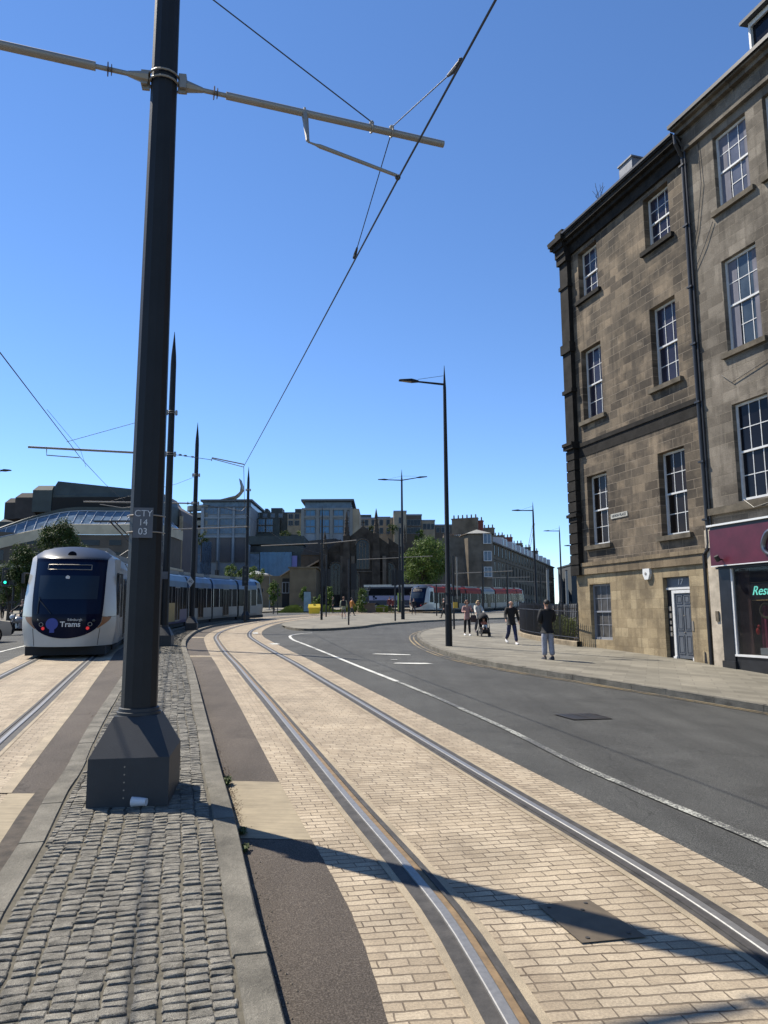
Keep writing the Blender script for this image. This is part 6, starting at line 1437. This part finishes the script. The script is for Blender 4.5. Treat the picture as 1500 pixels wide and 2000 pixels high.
p=at(831,1150,106); tree((p.x,p.y),at(831,1046,106).z-gz(p.x,p.y),(3.0,3.0,3.9),'big round sunlit tree right of the church',M_leafm,11000,.17,5,.35,clumps=90)
for k,(u,vt,Y,r_,hh,lb,n) in enumerate(((110,1012,52,1.25,1.6,'broad leafy tree directly behind the white tram roof',9000),(45,1056,50,1.0,1.6,'rounder dark tree left of the white tram',6500),(150,1052,60,1.2,1.5,'dark tree just above the right side of the tram roof',5000),(20,1092,58,1.2,1.7,'low dark tree at the far left edge behind the signal',4500))):
    p=at(u,1150,Y); tree((p.x,p.y),at(u,vt,Y).z-gz(p.x,p.y)-.3,(r_,r_,hh),lb,M_leafd,n,.085,k+11,clumps=75)
for k,(u,vt,Y,r_,hh,lb) in enumerate(((450,1103,92,.9,1.1,'small green street tree left of the fourth pole'),(500,1102,92,1.0,1.3,'small green street tree right of the fourth pole'),(474,1110,93,.8,.9,'small bright street tree hidden partly by the tram signal'),(534,1136,80,.6,1.3,'young thin street tree beyond the tail of the tram'),(707,1142,84,.6,1.6,'young sapling beside the statue, in front of the church door'),(593,1146,86,.5,.8,'thin sapling behind the information panel'),(643,1146,86,.5,1.2,'thin sapling right of the yellow bin'),(620,1160,85,.5,1.0,'scrubby sapling behind the yellow bin'))):
    p=at(u,1180,Y); tree((p.x,p.y),at(u,vt,Y).z-gz(p.x,p.y),(r_,r_,hh),lb,M_leafm,1300,.11,k+31,.06,clumps=26,group='young trees in the square')
for k,(u,vt,Y,lb) in enumerate(((594,1030,176,'yellowish terrace tree between the two glass blocks'),(560,1036,176,'low terrace planting on the link building'),(728,1027,186,'dark green bush below the ridge housing, left'),(767,1024,184,'tall ivy like tree beside the ridge corner block'),(818,1036,192,'green bush right of the ridge corner housing'),(398,1040,158,'low shrubs on the terrace above the glazed shop front'))):
    p=at(u,1060,Y); z=at(u,vt,Y).z; t=thing('tree',lb,'tree',Vector((p.x,p.y-2,z-3)),0,'trees growing on the raised terraces')
    m=MB(); m.tube([(0,0,-3.5),(0,0,1.2)],.12,6); m.build('trunk',M_bark,t); leafmass('crown',(0,0,1.6),(1.4,1.2,1.3),900,.16,M_leafm if k in (0,4) else M_leafd,parent=t,seed=k+70,clumps=22)
# planted bed in the square
def bed(us,vs_,Y,label,seed,n,mt):
    rnd=random.Random(seed); m=MB(); a,c_=at(us[0],1190,Y),at(us[1],1190,Y)
    for i in range(n):
        x=rnd.uniform(a.x,c_.x); y=Y+rnd.uniform(-2.5,3); z=gz(x,y); h=rnd.uniform(.2,.75)*(.7+.5*sin(x*1.7+seed)); w=rnd.uniform(.03,.07); d=rnd.uniform(-.15,.15)
        m.add([(x-w,y,z),(x+w,y,z),(x+w*.4+d,y,z+h),(x-w*.4+d,y,z+h*.9)],[(0,1,2,3)])
        if rnd.random()<.5: m.add([(x-.1+d,y-.02,z+h*.6),(x+.1+d,y,z+h*.55),(x+.06+d,y,z+h*.95),(x-.07+d,y,z+h)],[(0,1,2,3)])
    tag(m.build('planting',mt,None,fix=False),label,'planting',kind='stuff')
bed((548,606),0,88,'yellow green perennials in the bed left of the information panel',1,2600,M_leafy); bed((630,770),0,90,'grassy planting in the bed before the church and coach',2,5200,M_leafy)
for k,(u,Y) in enumerate(((566,87),(584,88),(727,89))):
    p=at(u,1190,Y); leafmass('shrub',(p.x,p.y,gz(p.x,p.y)+.35),(.7,.5,.35),500,.09,M_leafd if k==1 else M_leafm,('rounded reddish green shrub in the left bed','dark rounded shrub beside the information panel','green shrub in front of the statue plinth')[k],'shrub',seed=k+90,clumps=14,group='shrubs in the square')
# ================================================================ PEOPLE
def skin_mesh(name,chains,root_i,mt,parent,sub=2,fixpos=None):
    """chains: list of lists of (id or point, radius); shared ids join"""
    ids={};V=[];Rd=[];E=[]
    for ch in chains:
        prev=None
        for it in ch:
            if isinstance(it,str): i=ids[it]
            else:
                key,p,r=it
                if key and key in ids: i=ids[key]
                else:
                    i=len(V); V.append(tuple(p)); Rd.append(r)
                    if key: ids[key]=i
            if prev is not None and prev!=i: E.append((prev,i))
            prev=i
    me=bpy.data.meshes.new(name); me.from_pydata(V,E,[]); o=bpy.data.objects.new(name,me); COL.objects.link(o)
    md=o.modifiers.new('skin','SKIN'); md.use_smooth_shade=True; md.branch_smoothing=.4
    lay=me.skin_vertices[0].data
    for i,r in enumerate(Rd):
        rr=r if isinstance(r,tuple) else (r,r); lay[i].radius=rr; lay[i].use_root=(i==root_i)
    sb=o.modifiers.new('sub','SUBSURF'); sb.levels=sub; sb.render_levels=sub
    dg=bpy.context.evaluated_depsgraph_get(); m2=bpy.data.meshes.new_from_object(o.evaluated_get(dg)); bpy.data.objects.remove(o)
    m2.materials.clear(); m2.materials.append(mt); m2.name=name
    for p in m2.polygons: p.use_smooth=True
    n=bpy.data.objects.new(name,m2); COL.objects.link(n); n.parent=parent; return n
M_skin=mat('skin',(.42,.24,.17),.6,var=.08,vs=6); M_hblk=mat('black hair',(.012,.01,.009),.7); M_hbrn=mat('brown hair',(.13,.06,.03),.7,var=.3,vs=20); M_hbld=mat('blond hair',(.42,.30,.16),.7,var=.3,vs=20); M_hgry=mat('short grey hair',(.25,.22,.2),.8)
def person(label,pos,face,H=1.74,pose=None,top=(.02,.02,.02),bottom=(.02,.02,.03),shoe=(.05,.05,.05),hair=M_hblk,hairlen=.0,detail=True,female=False,hood=False,lean=0,bald=False,extra=None,coat=0,bulk=0,group='people walking and standing in the street',shorts=False,headturn=0):
    """face: heading the figure faces, degrees clockwise from straight down the street"""
    p=Vector(pos); t=thing('person',label,'person',p,R(180-face),group); k=H/1.75
    ps=dict(lt=0,lk=0,rt=0,rk=0,la=(0,12),le=10,ra=(0,12),re=10); ps.update(pose or {})
    V=lambda x,y,z:Vector((x*k,y*k,z*k))
    # local frame: figure faces -y, its right hand is -x
    hipz=.93; ln=math.tan(R(lean))
    sh_z=1.43; sw=.165 if female else .19; hw_=.085
    def leg(s_,th,kn):
        h=V(s_*hw_,0,hipz); a=R(th); kne=h+V(s_*.01,-sin(a)*.44,-cos(a)*.44); b_=R(th-kn); ank=kne+V(s_*.005,-sin(b_)*.42,-cos(b_)*.42); return h,kne,ank,b_
    L_=leg(1,ps['lt'],ps['lk']); R_=leg(-1,ps['rt'],ps['rk'])
    drop=min(L_[2].z,R_[2].z)-.075*k
    off=Vector((0,0,-drop))
    def arm_(s_,fw_,ab,el,inn=0):
        s=V(s_*sw,-ln*.5*0,sh_z)+V(0,-ln*(sh_z-hipz),0); a=R(fw_); ab=R(ab); d=Vector((s_*sin(ab),-sin(a)*cos(ab),-cos(a)*cos(ab))); e=s+d*.29*k
        a2=R(fw_+el); d2=Vector((s_*(sin(ab)*.6-inn),-sin(a2),-cos(a2))).normalized(); w=e+d2*.25*k; return s,e,w,d2
    LA_=arm_(1,*ps['la'],ps['le'],ps.get('lin',0)); RA_=arm_(-1,*ps['ra'],ps['re'],ps.get('rin',0))
    pel=V(0,0,.95); wst=V(0,-ln*.12,1.07); chs=V(0,-ln*.36,1.30); nb=V(0,-ln*.52,1.46); nk=V(0,-ln*.56-.01,1.52)
    ht=R(headturn); hc=V(0,-ln*.6-.01,1.63)
    tr=lambda q:q+off
    fr=.088 if female else .095
    torso=[('pel',tr(pel),(.125*k,.095*k)),('wst',tr(wst),((.105 if female else .125)*k,.085*k)),('chs',tr(chs),((.125 if female else .15)*k,.10*k)),('nb',tr(nb),(.07*k,.06*k))]
    headc=[('nb2',tr(nk),.05*k),('jaw',tr(V(0,-ln*.6-.025,1.575)),(.055*k,.06*k)),('hc',tr(hc+V(0,-.0,.0)),(.072*k,.085*k)),('crn',tr(V(0,-ln*.6+.0,1.70)),(.055*k,.062*k))]
    chains=[torso+headc]
    for nm,s_,(h,kn,an,b_) in (('L',1,L_),('R',-1,R_)):
        chains.append(['pel',(nm+'h',tr(h),.085*k),(nm+'t',tr(h.lerp(kn,.5)),.072*k),(nm+'k',tr(kn),.052*k),(nm+'c',tr(kn.lerp(an,.35)),.05*k),(nm+'a',tr(an),.034*k),(nm+'f',tr(an+V(0,-.10,-.045)),.028*k)])
    for nm,s_,(s,e,w,d2) in (('L',1,LA_),('R',-1,RA_)):
        pal=w+d2*.055*k; hand=[]
        chains.append(['chs',(nm+'s',tr(s),.052*k),(nm+'u',tr(s.lerp(e,.5)),.043*k),(nm+'e',tr(e),.036*k),(nm+'w',tr(w),.023*k),(nm+'p',tr(pal),(.032*k,.02*k))])
        if detail:
            side=Vector((0,1,0)).cross(d2).normalized(); side=d2.cross(Vector((1,0,0))).normalized(); cu=side.cross(d2).normalized()*(-s_ if True else 1)
            for q,(o_,l_) in enumerate(((-.024,.062),(-.008,.072),(.008,.068),(.024,.052))):
                b0=pal+side*o_*k+d2*.02*k; m0=b0+d2*l_*.5*k; m1=m0+(d2*.6+cu*.5)*l_*.5*k
                chains.append([nm+'p',('%s%d0'%(nm,q),tr(b0),.0095*k),('%s%d1'%(nm,q),tr(m0),.0085*k),('%s%d2'%(nm,q),tr(m1),.007*k)])
            b0=w+d2*.02*k; chains.append([nm+'p',(nm+'th0',tr(b0-side*.035*k+d2*.02*k),.0105*k),(nm+'th1',tr(b0-side*.048*k+d2*.055*k+cu*.012*k),.009*k)])
    body=skin_mesh('body',chains,0,M_skin,t,2)
    if headturn: pass
    # face: nose, eyes, ears, mouth
    hz=tr(V(0,-ln*.6,1.632))
    if detail:
        m=MB(); m.tube([hz+V(0,-.086,.012),hz+V(0,-.108,-.022),hz+V(0,-.088,-.03)],[.008*k,.015*k,.01*k],6); m.build('nose',M_skin,t,smooth=True)
        for s_ in (-1,1):
            m=MB(); m.ball(hz+V(s_*.03,-.083,.015),.011*k,8,6); m.build('eye',mat('dark eye',(.03,.02,.015),.3),t)
            m=MB(); m.ball(hz+V(s_*.076,.005,.0),(.010*k,.02*k,.032*k),8,6); m.build('ear',M_skin,t)
        m=MB(); m.ball(hz+V(0,-.082,-.048),(.024*k,.008*k,.006*k),8,4); m.build('mouth',mat('lips',(.3,.1,.08),.5),t)
    # hair
    if not bald:
        m=MB(); c=hz+V(0,.012,.03)
        def hr(a,b_):
            th_=2*PI*a; ph=PI*.62*b_ if True else 0
            fr_=1.0 if cos(th_)>-.2 else 1
            ph=PI*(.34 if sin(th_)<-.55 else (.48 if sin(th_)<.1 else .68))*b_
            return c+V(.088*sin(ph)*cos(th_),.102*sin(ph)*sin(th_),.098*cos(ph))
        m.grid(hr,20,8)
        if hairlen>0:
            for i in range(16):
                a=PI*(-.12+1.24*i/15); m.tube([c+V(.08*cos(a),.092*sin(a),.0),c+V(.10*cos(a),.10*sin(a),-.07),c+V(.085*cos(a),.09*sin(a),-.05-hairlen)],[.026*k,.03*k,.014*k],6)
        m.build('hair',hair,t,smooth=2,fix=False)
    # clothes
    mt=mat('cloth %.2f %.2f %.2f'%top,top,.85,var=.18,vs=8,bump=.3,bs=30); mb=mat('cloth %.2f %.2f %.2f'%bottom,bottom,.85,var=.18,vs=8,bump=.3,bs=30)
    g=(.014+bulk)*k; hem=.87-coat
    tc=[[('hem',tr(V(0,0,hem-.09)),(.15*k+g,.12*k+g)),('pel',tr(V(0,0,hem+.06)),(.15*k+g*.6+coat*.08,.118*k+g+coat*.08)),('wst',tr(wst),((.128 if female else .148)*k+g*.6,.108*k+g)),('chs',tr(chs),((.15 if female else .172)*k+g*.4,.122*k+g)),('nb',tr(nb-V(0,0,.015)),(.075*k+g,.065*k+g))]]
    for nm,(s,e,w,d2) in (('L',LA_),('R',RA_)): tc.append(['chs',(nm+'s',tr(s),.055*k+g),(nm+'u',tr(s.lerp(e,.5)),.047*k+g),(nm+'e',tr(e),.041*k+g),(nm+'w',tr(w-d2*.01),.03*k+g*.6)])
    if hood: tc.append(['chs',('hd',tr(V(0,.08,1.46)),(.09*k,.06*k))])
    skin_mesh('top',tc,1,mt,t,2)
    lc=[[('wt',tr(V(0,0,1.03)),(.125*k,.10*k)),('pel',tr(V(0,0,.96)),(.128*k+g*.5,.10*k+g*.6)),('cr',tr(V(0,0,.88)),(.12*k,.095*k))]]
    for nm,(h,kn,an,b_) in (('L',L_),('R',R_)):
        c_=['pel' if False else 'cr',(nm+'h',tr(h+V(0,0,-.06)),.088*k+g*.6),(nm+'t',tr(h.lerp(kn,.5)),.076*k+g*.8),(nm+'k',tr(kn),.055*k+g)]
        if not shorts: c_+=[(nm+'c',tr(kn.lerp(an,.4)),.051*k+g),(nm+'a',tr(an+V(0,0,.03)),.036*k+g*1.3)]
        lc.append(c_)
    skin_mesh('trousers',lc,0,mb,t,2)
    ms=mat('shoe %.2f %.2f %.2f'%shoe,shoe,.6)
    for s_,(h,kn,an,b_) in ((1,L_),(-1,R_)):
        a=tr(an); lift=max(0,a.z-.08*k); tilt=min(.6,lift*2.5)
        T=Matrix.Translation((a.x,a.y,a.z-.078*k))@Matrix.Rotation(tilt,4,'X'); m=MB()
        prof=[(.075,.028,.075),(.05,.04,.10),(-.02,.042,.095),(-.09,.046,.065),(-.15,.045,.05),(-.185,.028,.035)]
        n=len(prof); vs=[]
        for y,w_,h_ in prof: vs+= [T@V(-w_,y,0),T@V(w_,y,0),T@V(w_*.95,y,h_*.55),T@V(w_*.55,y,h_),T@V(-w_*.55,y,h_),T@V(-w_*.95,y,h_*.55)]
        fs=[(i*6+q,i*6+(q+1)%6,(i+1)*6+(q+1)%6,(i+1)*6+q) for i in range(n-1) for q in range(6)]+[(5,4,3,2,1,0),tuple((n-1)*6+q for q in range(6))]
        m.add(vs,fs); m.build('shoe',ms,t,smooth=True)
    t['k']=k; del t['k']
    t_info[t.name]=(k,tr,LA_,RA_,V); return t
t_info={}
def gp2(u,v,dz=.12): return gnd(u,v,dz)
WK=dict(lt=24,lk=4,rt=-14,rk=22,la=(-16,9),le=12,ra=(20,9),re=18)
m1=person('man in black hooded jacket and pale grey trousers standing on the pavement, nearest pedestrian',gp2(1071,1288),-14,1.745,dict(lt=3,lk=3,rt=-3,rk=4,la=(2,10),le=62,ra=(4,12),re=66,lin=.9,rin=.9),top=(.008,.008,.009),bottom=(.24,.245,.28),shoe=(.03,.03,.035),hood=True,bulk=.022)
m2=person('bald man in a dark jumper and navy jeans striding towards the camera',gp2(1000,1258),172,1.76,dict(lt=20,lk=3,rt=-10,rk=38,la=(-14,17),le=14,ra=(14,14),re=30),bulk=.010,top=(.009,.009,.012),bottom=(.014,.02,.06),shoe=(.5,.5,.5),bald=True)
m3=person('woman in a pink top and black leggings walking with a dark shoulder bag',gp2(913,1241),176,1.68,dict(lt=8,lk=2,rt=-6,rk=8,la=(30,14),le=95,ra=(14,16),re=80,lin=.5,rin=.45),top=(.33,.19,.175),bottom=(.012,.012,.014),shoe=(.6,.6,.58),hair=M_hbrn,hairlen=.06,female=True)
m4=person('blond woman in a white jacket pushing a black pushchair',gp2(935,1236),172,1.68,dict(lt=12,lk=3,rt=-10,rk=20,la=(32,8),le=30,ra=(32,8),re=30),bulk=.014,top=(.46,.44,.39),bottom=(.05,.055,.07),shoe=(.1,.08,.08),hair=M_hbld,hairlen=.10,female=True)
# shoulder bag belongs to the walking woman but is a thing of its own
q=m3.location; bag=thing('shoulder_bag','dark brown shoulder bag hanging at the pink topped woman\'s side','bag',(q.x+.30,q.y-.02,q.z+.62))
m=MB(); m.add([(-.12,-.05,0),(.12,-.05,0),(.12,.05,0),(-.12,.05,0),(-.15,-.07,.2),(.15,-.07,.2),(.15,.07,.2),(-.15,.07,.2),(-.11,-.04,.34),(.11,-.04,.34),(.11,.04,.34),(-.11,.04,.34)],[(3,2,1,0),(0,1,5,4),(1,2,6,5),(2,3,7,6),(3,0,4,7),(4,5,9,8),(5,6,10,9),(6,7,11,10),(7,4,8,11),(8,9,10,11)]); m.build('bag_body',mat('dark brown leather',(.05,.025,.02),.6),bag)
m=MB(); m.tube([(-.08,0,.33),(-.12,0,.6),(-.1,0,.82),(-.06,0,.6),(.05,0,.34)],.012,5); m.build('strap',MC['dark brown leather'],bag)
# pushchair
pc=gp2(946,1243); pr=thing('pushchair','black three wheeled style pushchair pushed by the woman in white','pushchair',pc,R(4))
M_tyre=mat('pushchair tyre',(.015,.015,.015),.8)
for x,y,r_ in ((-.26,.28,.14),(.26,.28,.14),(-.2,-.34,.10),(.2,-.34,.10)):
    m=MB(); T=Matrix.Translation((x,y,r_))@Matrix.Rotation(R(90),4,'Y'); m.lathe([(r_*.75,-.02),(r_,-.02),(r_,.02),(r_*.75,.02)],16,T=T); w=m.build('wheel',M_tyre,pr); m=MB(); m.lathe([(0,-.012),(r_*.55,-.012),(r_*.55,.012),(0,.012)],10,T=T); m.build('hub',M_galv,w)
m=MB()
for s_ in (-1,1): m.tube([(s_*.2,-.34,.12),(s_*.24,.0,.55),(s_*.25,.42,1.0)],.014,6); m.tube([(s_*.26,.28,.15),(s_*.24,-.02,.5)],.014,6)
m.tube([(-.25,.42,1.0),(.25,.42,1.0)],.018,6); m.tube([(-.2,-.34,.14),(.2,-.34,.14)],.012,6); m.build('frame',M_black,pr)
m=MB(); m.add([(-.2,-.2,.38),(.2,-.2,.38),(.2,.12,.42),(-.2,.12,.42),(-.2,.26,.95),(.2,.26,.95),(.2,.3,.93),(-.2,.3,.93),(.2,.12,.34),(-.2,.12,.34),(-.2,-.2,.32),(.2,-.2,.32)],[(0,1,2,3),(3,2,5,4),(4,5,6,7),(7,6,8,9),(9,8,11,10),(10,11,1,0)]); m.box(-.17,.17,-.44,-.2,.2,.34); m.box(-.2,.2,-.18,.2,.12,.26); m.build('seat',mat('black fabric',(.012,.012,.014),.9),pr)
m=MB(); m.grid(lambda a,b_:Vector((.26*cos(PI*a),.28-.42*sin(PI*b_*.5)*sin(PI*a)**.3,.74+.38*sin(PI*a)*cos(PI*b_*.38))),12,6); m.build('hood',MC['black fabric'],pr,smooth=2,fix=False)
ch=thing('person','small child in orange and white clothes sitting in the pushchair','person',pc+Vector((0,-.0,0)),R(4),'people walking and standing in the street')
skin_mesh('body',[[('p',(0,.0,.47),(.07,.07)),('c',(0,.06,.60),(.075,.06)),('n',(0,.08,.70),.032),('h',(0,.06,.79),.062),('t',(0,.06,.83),.04)],['c',('ls',(.09,.05,.66),.028),('le',(.13,-.04,.58),.024),('lw',(.07,-.12,.55),.018)],['c',('rs',(-.09,.05,.66),.028),('re',(-.13,-.04,.58),.024),('rw',(-.07,-.12,.55),.018)],['p',('lk',(.08,-.16,.5),.04),('la',(.08,-.24,.34),.026),('lf',(.08,-.29,.33),.022)],['p',('rk',(-.08,-.16,.5),.04),('ra',(-.08,-.24,.34),.026),('rf',(-.08,-.29,.33),.022)]],0,M_skin,ch)
skin_mesh('top',[[('p',(0,.0,.48),(.08,.08)),('c',(0,.06,.60),(.087,.072)),('n',(0,.08,.67),.04)],['c',('ls',(.09,.05,.66),.036),('le',(.13,-.04,.58),.032)],['c',('rs',(-.09,.05,.66),.036),('re',(-.13,-.04,.58),.032)]],0,mat('orange child top',(.5,.16,.09),.8),ch)
skin_mesh('trousers',[[('p',(0,-.02,.47),(.08,.075)),('q',(0,-.04,.47),.07)],['q',('lk',(.08,-.16,.505),.05),('la',(.08,-.23,.37),.034)],['q',('rk',(-.08,-.16,.505),.05),('ra',(-.08,-.23,.37),.034)]],0,mat('white child trousers',(.5,.48,.45),.8),ch)
m=MB(); c=Vector((0,.065,.80)); m.grid(lambda a,b_:c+Vector((.066*sin(PI*.5*b_)*cos(2*PI*a),.07*sin(PI*.5*b_)*sin(2*PI*a),.068*cos(PI*.5*b_))),12,5); m.build('hair',M_hbrn,ch,smooth=2,fix=False)
# farther figures
f1=person('walker with pale top, dark backpack and bare legs going away towards the church',gp2(671,1209,.11),-5,1.78,WK,top=(.30,.32,.22),bottom=(.1,.09,.08),shoe=(.3,.3,.3),detail=False,hair=M_hbrn,shorts=True)
q=f1.location; bp=tag(MB().box(-.17,.17,-.1,.1,0,.42).build('backpack',mat('black nylon',(.01,.01,.012),.8),None,loc=(q.x+.02,q.y-.22,q.z+1.0)),'black backpack worn by the walker going towards the church','backpack')
person('person in an orange top behind the slim signal post',at(687,1197,68)*1.0 if False else Vector((at(687,1197,68).x,68,gz(at(687,1197,68).x,68)+.11)),60,1.7,WK,top=(.4,.16,.03),bottom=(.03,.03,.035),detail=False)
def onx(u,Y): x=at(u,1190,Y).x; return Vector((x,Y,gz(x,Y)+.11))
person('dark dressed person standing right of the yellow bin',onx(650,78),90,1.72,top=(.01,.01,.012),bottom=(.012,.012,.014),detail=False)
person('person in a dark red jacket waiting by the coach',onx(761,86),200,1.75,dict(lt=4,rt=-4),top=(.12,.02,.02),bottom=(.012,.012,.015),detail=False)
person('second person in red beside the one by the coach',onx(767,86.5),160,1.62,dict(lt=-4,rt=4),top=(.2,.04,.03),bottom=(.012,.012,.015),detail=False,hair=M_hbrn)
person('dark figure crossing in front of the distant tram nose',onx(808,76.9),170,1.72,WK,top=(.01,.01,.012),bottom=(.014,.014,.018),shoe=(.02,.02,.02),detail=False)
person('person in black directly left of the nearest street lamp column',onx(867,66),250,1.82,WK,top=(.01,.01,.012),bottom=(.012,.012,.014),detail=False,hair=M_hgry)
person('seated looking person in dark clothes by the cafe tables near the tram tail',onx(531,84),120,1.4,dict(lt=70,lk=80,rt=66,rk=80),top=(.01,.01,.015),bottom=(.012,.012,.014),detail=False,hair=M_hgry)
person('distant person in dark clothes beyond the left signal',onx(5,60),160,1.75,WK,top=(.01,.01,.014),bottom=(.012,.012,.014),detail=False)
# motorcycle and rider half hidden by the tram
p=onx(41,37.5)-Vector((0,0,.11)); mc=thing('motorcycle','motorcycle half hidden behind the left side of the white tram','motorcycle',p,R(-12))
for y in (-.72,.72):
    m=MB(); T=Matrix.Translation((0,y,.32))@Matrix.Rotation(R(90),4,'Y'); m.lathe([(.22,-.05),(.32,-.05),(.33,0),(.32,.05),(.22,.05)],18,T=T); w=m.build('wheel',M_tyre,mc); m=MB(); m.lathe([(0,-.03),(.12,-.03),(.12,.03),(0,.03)],12,T=T); m.build('hub',M_galv,w)
m=MB(); m.tube([(0,-.72,.32),(0,-.5,.75),(0,-.38,1.02)],[.05,.06,.05],8); m.tube([(-.36,-.36,1.08),(0,-.4,1.04),(.36,-.36,1.08)],.02,6); m.build('fork',M_galv,mc)
m=MB(); m.ball((0,-.05,.72),(.2,.42,.2),12,8); m.box(-.16,.16,-.25,.3,.3,.6); m.build('engine_and_tank',mat('silver motorcycle paint',(.35,.36,.37),.3,metal=.3),mc,smooth=True); m=MB(); m.box(-.15,.15,.3,.85,.72,.84); m.build('seat',M_black,mc)
m=MB(); m.ball((0,-.62,.88),(.12,.08,.12),10,7); m.build('headlight',M_wframe,mc,smooth=True)
person('motorcycle rider in black beside the left edge of the white tram',p+Vector((0,.15,.0)),192,1.7,dict(lt=62,lk=66,rt=62,rk=66,la=(50,16),le=14,ra=(50,16),re=14),top=(.01,.01,.012),bottom=(.01,.01,.012),detail=False,hair=M_hblk)
for o in list(COL.objects):
    if o.name.startswith('person') and o.get('label','').startswith('motorcycle rider'): o.location.z+=.28
# ================================================================ SMALL THINGS
cb=gnd(262,1572,.122); cup=thing('paper_cup','white paper cup lying on the setts against the foreground pole box','cup',cb)
T=Matrix.Translation((0,-.045,.036))@Matrix.Rotation(R(-8),4,'Z')@Matrix.Rotation(R(90),4,'Y'); m=MB()
m.lathe([(.040,0),(.0405,.004),(.036,.004),(.026,.112),(.028,.116),(.0275,.118),(0,.114)][1:],24,T=T) if False else None
vs=[];n=24; pr_=[(.031,.004),(.037,.0),(.040,.0),(.040,.006),(.0375,.008),(.028,.115),(.0,.113)]
m.lathe(pr_,n,T=T); m.build('cup_body',mat('white paper',(.55,.55,.57),.6),cup,smooth=True,)
# yellow grit bin
p=onx(614,76)-Vector((0,0,.0)); gb_=thing('grit_bin','bright yellow grit bin with a sloping lid','grit bin',p,R(5))
m=MB(); w=.62; m.add([(-w*.85,-.3,0),(w*.85,-.3,0),(w*.85,.3,0),(-w*.85,.3,0),(-w,-.38,.62),(w,-.38,.62),(w,.38,.62),(-w,.38,.62)],[(0,1,5,4),(1,2,6,5),(2,3,7,6),(3,0,4,7),(3,2,1,0)]); m.build('bin_body',mat('yellow grit bin plastic',(.62,.44,.02),.5),gb_)
m=MB(); m.add([(-w-.04,-.42,.62),(w+.04,-.42,.62),(w+.04,.42,.62),(-w-.04,.42,.62),(-w+.06,-.1,.98),(w-.06,-.1,.98),(w-.02,.38,.98),(-w+.02,.38,.98)],[(0,1,5,4),(1,2,6,5),(2,3,7,6),(3,0,4,7),(4,5,6,7),(3,2,1,0)]); lid=m.build('lid',MC['yellow grit bin plastic'],gb_); m=MB(); m.box(-.12,.12,-.2,-.1,.9,.94); m.build('handle',M_black,lid)
# blue grey information panel, green panel
for u,v0,v1,wd,c,lb,Y in ((600,1195,1156,.75,(.17,.25,.28),'upright blue grey information panel behind the yellow bin',82),(780,1190,1158,.42,(.3,.4,.08),'yellow green upright panel left of the double headed lamp',88)):
    p=onx(u,Y); h_=at(u,v1,Y).z-p.z; t=thing('information_panel',lb,'information panel',p,0); m=MB(); m.box(-wd/2,wd/2,-.08,.08,.12,h_); pn=m.build('panel',mat('panel face '+str(u),c,.4,var=.3,vs=1.5),t); m=MB(); m.box(-wd/2-.04,wd/2+.04,-.14,.14,0,.12); m.box(-wd/2-.02,wd/2+.02,-.1,.1,h_,h_+.05); m.build('plinth',M_pole,t)
# statue on a plinth by the coach
p=onx(716,86); st=thing('statue','dark bronze statue with one arm raised, on a low brown plinth by the coach','statue',p,R(10))
m=MB(); m.box(-1.0,.9,-.5,.5,0,.85); m.box(-1.08,.98,-.58,.58,.85,.97); m.box(-1.1,1.0,-.6,.6,-.1,.12); m.build('plinth',mat('brown plinth stone',(.12,.085,.06),.9,var=.2,vs=2),st)
M_bronze=mat('bronze',(.05,.055,.055),.4,metal=.6)
z=.97; skin_mesh('figure',[[('p',(.1,0,z+.9),.13),('w',(.1,0,z+1.1),.12),('c',(.12,0,z+1.35),(.16,.12)),('n',(.13,0,z+1.55),.05),('h',(.14,-.02,z+1.68),.085),('t',(.14,0,z+1.76),.05)],['p',('lk',(.22,-.05,z+.48),.07),('la',(.22,.02,z+.06),.045),('lf',(.22,-.12,z+.03),.035)],['p',('rk',(-.02,-.1,z+.48),.07),('ra',(-.08,.05,z+.06),.045),('rf',(-.08,-.1,z+.03),.035)],['c',('ls',(.32,0,z+1.44),.05),('le',(.45,-.05,z+1.75),.04),('lw',(.35,-.1,z+2.0),.035)],['c',('rs',(-.08,0,z+1.42),.05),('re',(-.3,-.08,z+1.25),.04),('rw',(-.42,-.2,z+1.4),.03)]],0,M_bronze,st)
m=MB(); m.lathe([(.3,z),(.22,z+.5),(.14,z+.9),(.05,z+1.0)],10,(-.45,0,0)); m.build('draped_block',mat('pale stone sculpture',(.4,.4,.38),.7,var=.2,vs=5),st)
# bench in front of coach
p=onx(741,87); bn=thing('bench','small pale bench below the coach, left of the people in red','bench',p); m=MB(); m.box(-.7,.7,-.2,.2,.42,.5); m.build('seat',M_conc,bn)
for x in (-.5,.5): m=MB(); m.box(x-.08,x+.08,-.18,.18,0,.42); m.build('leg',M_conc,bn)
# far left bollard and cycle hoop
p=onx(60,58)
